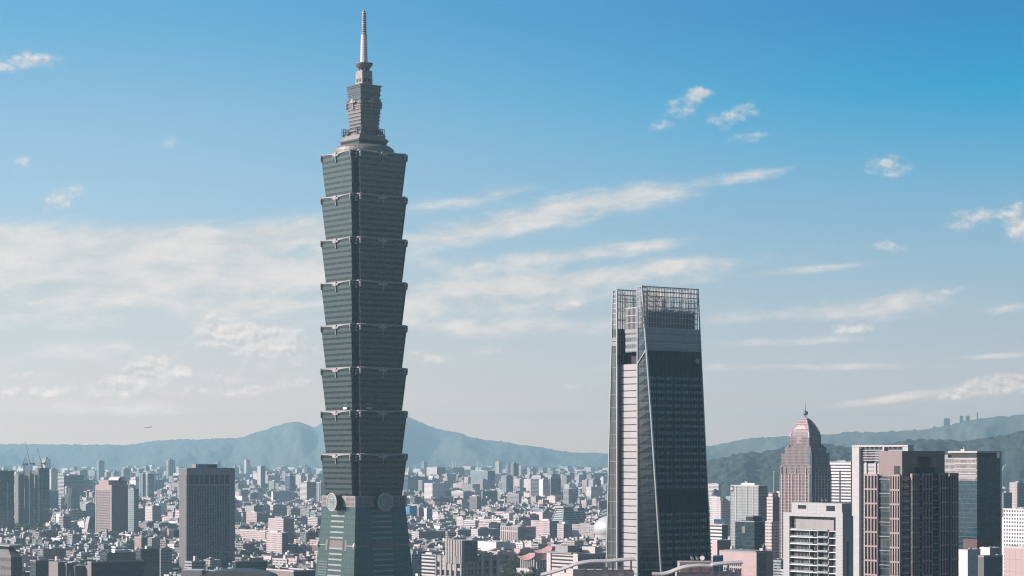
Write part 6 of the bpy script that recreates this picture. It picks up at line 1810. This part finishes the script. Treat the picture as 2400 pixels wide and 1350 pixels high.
# footprints of the buildings already placed, as discs in plan
TAKEN = []
for o in list(SC.objects):
    if o.parent is None and o.get('category') and o.get('category') not in ('crane', 'aeroplane', 'chimney', 'sign', 'satellite dish', 'gondola', 'arch'):
        xs = []; st = [o]
        bpy_m = Matrix.Translation(o.location) @ Matrix.Rotation(o.rotation_euler.z, 4, 'Z')
        for ch in o.children_recursive:
            if ch.type == 'MESH' and ch.name.split('.')[0] in ('body', 'core', 'lower_body', 'shell', 'base', 'base_shaft', 'hall_wall', 'right_slab', 'far_slab', 'main_roof', 'roof', 'rear_shaft'):
                xs += [bpy_m @ (Vector(c) + ch.location) for c in ch.bound_box]
        if xs:
            x0, x1 = min(p.x for p in xs), max(p.x for p in xs); y0, y1 = min(p.y for p in xs), max(p.y for p in xs)
            zt = max(p.z for p in xs)
            TAKEN.append(((x0 + x1) / 2, (y0 + y1) / 2, max(x1 - x0, y1 - y0) * .5 + 6, x0, x1, y0, zt))
def free(x, y, r):
    for t in TAKEN:
        if abs(t[0] - x) < t[2] + r and abs(t[1] - y) < t[2] + r: return False
    return True
def hides(x, y, r, h):
    """does a block this tall stand in front of a building placed by hand and cover more than its foot?"""
    for t in TAKEN:
        if t[5] > y:
            q = y / t[5]
            if x + r > t[3] * q and x - r < t[4] * q:
                zl = H - (H - h) / y * t[5]      # how far up the wall behind it reaches
                if zl > t[6] * .17 + 5: return True
    return False
PARK = [(1085, 1345, 2480, 3350), (28, 120, 4050, 4720), (560, 700, 8200, 9300), (1640, 1830, 6100, 7300)]
def in_park(px, d): return any(a < px < b_ and c < d < e for a, b_, c, e in PARK)

def block_mesh(m, x, y, w, dp, h, th, wall, roof, sty, rr, small=False, stair=True):
    """adds a city block turned by th at (x, y) to builder m"""
    c, s = cos(th), sin(th)
    def T(px, py, pz): return (x + px * c - py * s, y + px * s + py * c, pz)
    def bx(x0, x1, y0, y1, z0, z1, col, st, top, faces=(0, 1, 2, 3)):
        m.c, m.s = col, st
        off = rr.uniform(0, 30)
        if 0 in faces: m.face([T(x0, y1, z0), T(x0, y0, z0), T(x0, y0, z1), T(x0, y1, z1)], [(y1 + off, z0), (y0 + off, z0), (y0 + off, z1), (y1 + off, z1)])
        if 1 in faces: m.face([T(x0, y0, z0), T(x1, y0, z0), T(x1, y0, z1), T(x0, y0, z1)], [(x0 + off, z0), (x1 + off, z0), (x1 + off, z1), (x0 + off, z1)])
        if 2 in faces: m.face([T(x1, y0, z0), T(x1, y1, z0), T(x1, y1, z1), T(x1, y0, z1)], [(y0, z0), (y1, z0), (y1, z1), (y0, z1)])
        if 3 in faces: m.face([T(x1, y1, z0), T(x0, y1, z0), T(x0, y1, z1), T(x1, y1, z1)], [(x1, z0), (x0, z0), (x0, z1), (x1, z1)])
        m.c, m.s = top, -1.0
        m.face([T(x0, y0, z1), T(x1, y0, z1), T(x1, y1, z1), T(x0, y1, z1)])
    return bx
def scatter(d0, d1, cell, keep):
    """places on a jittered street grid inside the view wedge"""
    c, s = cos(TH), sin(TH)
    out = []
    skip = set()
    R = d1 * 1.05
    n = int(R / cell) + 2
    for i in range(-n, n):
        for j in range(-n, n):
            gx, gy = (i + .5) * cell, (j + .5) * cell
            x, y = gx * c - gy * s, gx * s + gy * c
            if not (d0 <= y < d1): continue
            px = 1200 + F * x / y
            if px < -120 or px > 2520: continue
            if i % 9 == 0 or j % 7 == 0: continue         # streets
            if (i, j) in skip or RNG.random() > keep: continue
            q = RNG.random()
            lx = ly = 1.0
            if q < .20 and (i + 1, j) not in skip: lx = 2.0; skip.add((i + 1, j)); x += .5 * cell * c; y += .5 * cell * s
            elif q < .36 and (i, j + 1) not in skip: ly = 2.0; skip.add((i, j + 1)); x -= .5 * cell * s; y += .5 * cell * c
            elif q < .44 and (i, j + 1) not in skip and (i + 1, j) not in skip and (i + 1, j + 1) not in skip:
                lx = ly = 1.9; skip.update(((i + 1, j), (i, j + 1), (i + 1, j + 1))); x += .5 * cell * (c - s); y += .5 * cell * (c + s)
            out.append((x + RNG.uniform(-.1, .1) * cell, y + RNG.uniform(-.1, .1) * cell, px, lx, ly))
    return out
NEAR = []
def zone(px, d):
    """how built-up it is: storeys range"""
    v = mnoise.noise(Vector((px * .004, d * .0012, 3.3)))
    if d < 4200: lo, hi = 4, 7
    elif d < 6500: lo, hi = 5, 9
    else: lo, hi = 5, 11
    if v > .18: hi += 5
    return lo, hi
cells = [(2560, 4300, 21.0, .90), (4300, 6800, 25.0, .86), (6800, 10500, 33, .80), (10500, 14200, 42, .74), (14200, 18500, 56, .7)]
cand = []
for (a, b_, cs, kp) in cells:
    for (x, y, px, lx, ly) in scatter(a, b_, cs, kp):
        cand.append((y, x, px, cs, lx, ly))
cand.sort()
city = MB()
indiv = []
for (y, x, px, cs, lx, ly) in cand:
    if in_park(px, y): continue
    r = cs * .5 * max(lx, ly)
    if y < 9000 and not free(x, y, r * .8): continue
    if y > 7300 and px > 1640 and y < 10200 and RNG.random() < .9: continue
    lo, hi = zone(px, y)
    st = RNG.randint(lo, hi)
    if RNG.random() < .05: st = int(st * RNG.uniform(1.4, 2.2))
    if y > 7500 and RNG.random() < .09: st = int(RNG.uniform(12, 28))
    w, dp = cs * lx * RNG.uniform(.7, .96), cs * ly * RNG.uniform(.68, .95)
    if lx + ly > 3.5 and RNG.random() < .5: st = max(2, st - 3)
    jit = RNG.uniform(.6, 1.8)
    h = st * 3.2 + jit
    while y < 6000 and st > 4 and hides(x, y, r, h):
        st -= 1; h = st * 3.2 + jit
    if y < 6000 and hides(x, y, r, h): continue
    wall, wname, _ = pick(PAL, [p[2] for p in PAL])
    if (px < 620 and y < 4300 and RNG.random() < .75) or RNG.random() < .07: wall, wname, _ = pick(PAL, [.4, .5, 4, 2, 3, 4, .5, 4, 6, 1])  # mostly darker walls at the lower left stand in for cloud shadow
    roof, rname = pick(ROOFS, RW)
    if px > 900 and RNG.random() < .4: roof, rname = ROOFS[2]
    th = TH + RNG.choice([0, 0, 0, 0, pi / 2]) * 0 + RNG.gauss(0, .035) + (RNG.choice([.16, -.2]) if mnoise.noise(Vector((x * .0015, y * .0015, 9))) > .25 else 0)
    sty = RNG.choice([.1, .2, .3, .45, .7, 1.0])
    indiv.append(dict(x=x, y=y, px=px, w=w, dp=dp, h=h, st=st, wall=wall, wname=wname, roof=roof, rname=rname, th=th, sty=sty))
# those that stand at the front, and show, are objects; beyond them the city is one mass
front = []
seen = {}
for b_ in indiv:
    if len(front) >= 300: break
    if not (-20 < b_['px'] < 2420): continue
    top = HY + (H - b_['h']) / b_['y'] * F
    if top > 1352: continue
    # does it show above what stands before it?
    half = b_['w'] * .6 / b_['y'] * F
    cols = [int((b_['px'] + k * half) // 4) for k in (-.8, -.4, 0, .4, .8)]
    vis = sum(1 for c in cols if top < seen.get(c, 1350) - 2.5)
    if vis < 3: continue
    big_hidden = False
    for t in TAKEN:
        if t[5] < b_['y'] and t[3] / max(t[5], 1) < b_['x'] / b_['y'] < t[4] / max(t[5], 1) and (HY + (H - t[6]) / t[5] * F) < top - 4: big_hidden = True; break
    if big_hidden: continue
    b_['obj'] = True
    front.append(b_)
    for c in range(min(cols), max(cols) + 1): seen[c] = min(seen.get(c, 1350), top)
NUM = ['zero', 'one', 'two', 'three', 'four', 'five', 'six', 'seven', 'eight', 'nine', 'ten', 'eleven', 'twelve', 'thirteen', 'fourteen', 'fifteen', 'sixteen', 'seventeen', 'eighteen', 'nineteen', 'twenty']
STYLE = {.1: 'small windows', .2: 'little windows', .3: 'square windows', .45: 'wide windows', .7: 'broad windows', 1.0: 'window bands'}
used = set()
import re
WORD = re.compile(r"[A-Za-z0-9][A-Za-z0-9'\u2019-]*")
def relation(px, py, k):
    s = sorted(LAND, key=lambda l: math.hypot(l[0] - px, (l[1] - py) * .7))
    lx, ly, nm = s[k % len(s)]
    dx, dy = lx - px, ly - py
    far = math.hypot(dx, dy)
    w = 'close to' if far < 70 else 'off from'
    if abs(dx) > abs(dy) * 1.5: w = ('just left of' if dx > 0 else 'just right of') if far < 110 else ('well left of' if dx > 0 else 'well right of')
    elif dy < 0: w = 'just below' if far < 110 else 'well below'
    return w + ' ' + nm
LAND.append((853, 1260, 'the pagoda skyscraper')); LAND.append((1560, 1250, 'the tapered skyscraper'))
NPARTS = 0
for b_ in front:
    rr = random.Random(int(b_['x'] * 13 + b_['y']))
    m = MB()
    w, dp, h = b_['w'], b_['dp'], b_['h']
    bx = block_mesh(m, 0, 0, w, dp, h, 0, None, None, 0, rr)
    wall = b_['wall']
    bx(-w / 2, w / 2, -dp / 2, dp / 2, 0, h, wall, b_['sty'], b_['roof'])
    if rr.random() < .35:   # blank party wall
        k = rr.choice([0, 1]); m.sty[k] = -1.0
    t = .3                   # parapet
    for (x0, x1, y0, y1) in ((-w / 2 - .05, w / 2 + .05, -dp / 2 - .05, -dp / 2 + t), (-w / 2 - .05, w / 2 + .05, dp / 2 - t, dp / 2 + .05), (-w / 2 - .05, -w / 2 + t, -dp / 2 + t, dp / 2 - t), (w / 2 - t, w / 2 + .05, -dp / 2 + t, dp / 2 - t)):
        bx(x0, x1, y0, y1, h, h + 1.0, wall, -1.0, wall)
    o = m.build('apartment_block', MT['city'], None, (b_['x'], b_['y'], 0), b_['th'], attrs=True)
    feats = []
    def part(name, x0, x1, y0, y1, z0, z1, col, top, st=-1.0, cyl=False):
        q = MB()
        if cyl:
            q.c, q.s = col, -1.0
            q.cyl((x0 + x1) / 2, (y0 + y1) / 2, z0, z1, (x1 - x0) / 2, (x1 - x0) / 2, 10)
        else:
            block_mesh(q, 0, 0, 1, 1, 1, 0, None, None, 0, rr)(x0, x1, y0, y1, z0, z1, col, st, top)
        return q.build(name, MT['city'], o, attrs=True)
    sx = rr.uniform(-w * .3, w * .15); sy = rr.uniform(-dp * .3, dp * .15)
    part('stair_tower', sx, sx + 3.4, sy, sy + 4.2, h, h + rr.uniform(2.8, 6.5), rr.choice([wall, (.66, .62, .6), (.5, .46, .44)]), b_['roof'])
    feats.append('stair tower')
    if rr.random() < .62:
        x0 = rr.uniform(-w * .48, -w * .05); y0 = rr.uniform(-dp * .48, -dp * .05)
        rc, rn = rr.choices(ROOFS, [3, 2, 3, 2.2, 2.0, 1.2])[0]
        part('roof_shed', x0, x0 + w * rr.uniform(.35, .5), y0, y0 + dp * rr.uniform(.35, .5), h, h + rr.uniform(2.4, 3.4), rr.choice([wall, (.6, .57, .55), (.3, .3, .3)]), rc, rr.choice([-1.0, .45, .7]))
        feats.append({'bare': 'grey', 'dark': 'dark', 'pale': 'pale', 'rusty': 'rusty', 'green': 'green', 'blue': 'blue'}[rn] + ' roof shed')
    if rr.random() < .6:
        x0 = rr.uniform(-w * .4, w * .3); y0 = rr.uniform(-dp * .4, dp * .3)
        part('water_tank', x0, x0 + 2.0, y0, y0 + 2.0, h, h + 2.4, (.55, .55, .55), (.5, .5, .5), cyl=True)
        feats.append('water tank')
    if rr.random() < .5:
        x0 = rr.uniform(-w * .4, w * .3); y0 = rr.uniform(-dp * .4, dp * .3)
        part('water_tank', x0, x0 + 1.7, y0, y0 + 1.7, h, h + 2.0, (.6, .58, .56), (.5, .5, .5), cyl=True)
    if b_['sty'] >= .7 and rr.random() < .8:
        for q in range(1, min(b_['st'], 12)):
            part('balcony', -w * .42, w * .42, -dp / 2 - 1.1, -dp / 2, q * 3.2, q * 3.2 + 1.0, wall, wall)
        feats.append('balconies')
    py = HY + (H - h / 2) / b_['y'] * F
    ft = feats[-1] if len(feats) > 1 else feats[0]
    for k in range(12):
        lab = f"{b_['wname']} {NUM[min(b_['st'], 20)]}-storey block, {STYLE[b_['sty']]}, {feats[(k // 3) % len(feats)] if k else ft}, {relation(b_['px'], py, k % 3)}"
        if lab not in used: break
    if lab in used:
        lab = f"{b_['wname']} {NUM[min(b_['st'], 20)]}-storey block, {b_['rname']} roof, {relation(b_['px'], py, 0)} and {relation(b_['px'], py, 1)}"
    cut = lab.split(', ')
    while len(WORD.findall(', '.join(cut))) > 16 and len(cut) > 2: cut.pop(1)
    lab = ', '.join(cut)
    if lab in used and len(cut) > 1: lab = f"{cut[0]}, {b_['rname']} roof, {cut[-1]}"
    used.add(lab)
    tag(o, lab, 'apartment block', 'ordinary apartment blocks of the near city')
rr = random.Random(5)
for b_ in indiv:
    if b_.get('obj'): continue
    w, dp, h = b_['w'], b_['dp'], b_['h']
    if not (-40 < b_['px'] < 2440): continue
    bx = block_mesh(city, b_['x'], b_['y'], w, dp, h, b_['th'], None, None, 0, rr)
    wall = b_['wall']
    vis = (0, 1)
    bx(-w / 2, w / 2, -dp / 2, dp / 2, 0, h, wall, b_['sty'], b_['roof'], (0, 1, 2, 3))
    if rr.random() < .3: city.sty[-5 + rr.choice([0, 1])] = -1.0
    if b_['y'] < 11000:
        sx = rr.uniform(-w * .35, w * .2); sy = rr.uniform(-dp * .35, dp * .2)
        bx(sx, sx + 3.6, sy, sy + 4.5, h, h + rr.uniform(2.8, 6), rr.choice([wall, (.66, .62, .6), (.5, .46, .44)]), -1.0, b_['roof'])
        if rr.random() < .6:
            rc, rn = rr.choices(ROOFS, [3, 2, 3, 2.2, 2.0, 1.2])[0]
            x0 = rr.uniform(-w * .48, -w * .05); y0 = rr.uniform(-dp * .48, -dp * .05)
            bx(x0, x0 + w * .45, y0, y0 + dp * .45, h, h + 3, rr.choice([wall, (.6, .57, .55), (.3, .3, .3)]), .45, rc)
tag(city.build('distant_city', MT['city'], attrs=True), kind='stuff')
print('city: objects', len(front), 'mass', len(indiv) - len(front))

# ------------------------------------------------------------------ taller ordinary towers scattered through the distance, each an object
TOW = []
tr_ = random.Random(77)
tries = 0
while len(TOW) < 70 and tries < 4000:
    tries += 1
    d = tr_.uniform(6200, 13800)
    px = tr_.uniform(0, 1430) if tr_.random() < .85 else tr_.uniform(1640, 1830)
    if px > 1640 and d > 6900: continue
    x = (px - 1200) / F * d
    if not free(x, d, 22): continue
    if any(abs(q[0] - x) < 60 and abs(q[1] - d) < 90 for q in TOW): continue
    h = tr_.uniform(38, 95) if tr_.random() < .75 else tr_.uniform(90, 135)
    if hides(x, d, 16, h): continue
    if d > 9000: h *= 1.1
    TOW.append((x, d, h, px))
fac('far_apart', (0.58, 0.52, 0.50), (0.07, 0.075, 0.08), 3.6, 3.3, .55, .5, gr=.2, vary=.4)
fac('far_grey', (0.30, 0.31, 0.31), (0.035, 0.045, 0.05), 4, 3.5, .65, .55, gr=.2, vary=.4)
KINDS_ = [('white_apart', 'white'), ('far_apart', 'pale pink'), ('far_grey', 'grey'), ('blue_office', 'dark blue'), ('beige_band', 'beige banded'), ('stripe', 'striped'), ('vert_stripe', 'white-ribbed'), ('pale_glass', 'pale glass')]
for (x, d, h, px) in TOW:
    mt, nm = tr_.choice(KINDS_)
    w, dp = tr_.uniform(18, 34), tr_.uniform(16, 30)
    o = empty('distant_tower', (x, d, 0), TH + tr_.gauss(0, .1), None, 'tower', 'ordinary towers of the distant city')
    m = MB(); m.box(-w / 2, w / 2, -dp / 2, dp / 2, 0, h, 0, 1); m.build('body', [MT[mt], MT['roof_grey']], o)
    m = MB(); m.box(-w * .25, w * .2, -dp * .2, dp * .25, h, h + tr_.uniform(3, 9)); m.build('plant_room', MT['concrete'], o)
    py = HY + (H - h) / d * F
    size = 'tall' if h > 90 else ('slim' if w < 23 else 'broad')
    for k in range(10):
        lab = f"{size} {nm} tower in haze, {relation(px, py, k)}"
        if lab not in used: break
    if lab in used: lab = f"{size} {nm} tower, {relation(px, py, 0)} and {relation(px, py, 1)}"
    lab = ' '.join(lab.split()) if len(WORD.findall(lab)) <= 16 else lab.replace(' in haze', '')
    used.add(lab)
    o['label'] = lab

# ------------------------------------------------------------------ trees
TREES = []
def tree_meshes(seed, n=260):
    r = random.Random(seed)
    H_ = r.uniform(10.5, 14)
    t = MB(); t.cyl(0, 0, 0, H_ * .45, .38, .22, 8, cap=False)
    for k in range(5):
        a = k * 1.26 + r.random(); L = r.uniform(2.4, 4.0)
        t.bar((0, 0, H_ * r.uniform(.3, .45)), (L * cos(a), L * sin(a), H_ * r.uniform(.55, .75)), .28, 0, .1)
    c = MB()
    lobes = [(r.gauss(0, 2.0), r.gauss(0, 2.0), H_ * r.uniform(.48, .9), r.uniform(1.5, 2.9)) for _ in range(9)]
    for _ in range(n):
        L = r.choice(lobes)
        u = Vector((r.gauss(0, 1), r.gauss(0, 1), r.gauss(0, 1))).normalized()
        p = Vector(L[:3]) + u * L[3] * r.uniform(.55, 1.08)
        p.z = max(p.z, H_ * .3)
        nrm = (u + Vector((r.gauss(0, .45), r.gauss(0, .45), r.gauss(0, .45) + .25))).normalized()
        a = nrm.orthogonal().normalized(); b2 = nrm.cross(a)
        s = r.uniform(.45, .95)
        ang = r.uniform(0, 6.28); a, b2 = a * cos(ang) + b2 * sin(ang), b2 * cos(ang) - a * sin(ang)
        c.face([tuple(p - a * s), tuple(p + b2 * s * .6), tuple(p + a * s), tuple(p - b2 * s * .6)])
    return t.mesh('trunk', MT['bark']), c.mesh('crown', MT['leaves'])
TM = [tree_meshes(s) for s in range(6)]
tr_ = random.Random(9)
pos = []
for _ in range(6000):
    if len(pos) >= 270: break
    px, d = tr_.uniform(1085, 1345), tr_.uniform(2560, 3330)
    x = (px - 1200) / F * d
    if not free(x, d, -2): continue
    if any((q[0] - x) ** 2 + (q[1] - d) ** 2 < 60 for q in pos): continue
    pos.append((x, d, px))
for (x, d, px) in pos:
    k = tr_.randrange(6)
    o = empty('park_tree', (x, d, 0), tr_.uniform(0, 6.28), None, 'tree', 'trees of the park round the pink-roofed hall')
    s = tr_.uniform(.85, 1.45); o.scale = (s, s, s * tr_.uniform(.85, 1.1))
    link('trunk', TM[k][0], o); link('crown', TM[k][1], o)
    o['label'] = 'dark leafy park tree near the swept pink roofs, one of a dense stand'
# ------------------------------------------------------------------ street and garden greenery: a mass nobody could count
gb = MB()
r = random.Random(31)
def clump(x, y, z, s, n):
    for _ in range(n):
        u = Vector((r.gauss(0, 1), r.gauss(0, 1), abs(r.gauss(0, .8)))).normalized()
        p = Vector((x, y, z)) + u * s * r.uniform(.6, 1.1)
        nrm = (u + Vector((r.gauss(0, .4), r.gauss(0, .4), r.gauss(0, .4)))).normalized()
        a = nrm.orthogonal().normalized(); b2 = nrm.cross(a); q = s * r.uniform(.25, .5)
        gb.face([tuple(p - a * q), tuple(p + b2 * q), tuple(p + a * q), tuple(p - b2 * q)])
def belt(px0, px1, d0, d1, n, hh):
    for _ in range(n):
        px, d = r.uniform(px0, px1), r.uniform(d0, d1)
        x = (px - 1200) / F * d
        if not free(x, d, 0): continue
        clump(x, d, hh * r.uniform(.5, 1.0), r.uniform(3.5, 7) * (1 if d < 5000 else 1.5), 22)
belt(28, 118, 4060, 4700, 420, 13)
belt(100, 190, 5100, 5500, 60, 10)
belt(560, 720, 3000, 3400, 70, 8)
belt(1640, 1830, 5600, 7300, 420, 13)
belt(1440, 1500, 5200, 6000, 60, 12)
belt(960, 1030, 3100, 3500, 50, 10)
belt(0, 1430, 3300, 5200, 420, 9)
belt(0, 1430, 5200, 9000, 700, 11)
belt(0, 420, 2900, 4200, 160, 9)
belt(560, 700, 8200, 9300, 260, 15)
belt(1240, 1430, 8000, 9500, 160, 14)
tag(gb.build('street_greenery', MT['leaves']), kind='stuff')
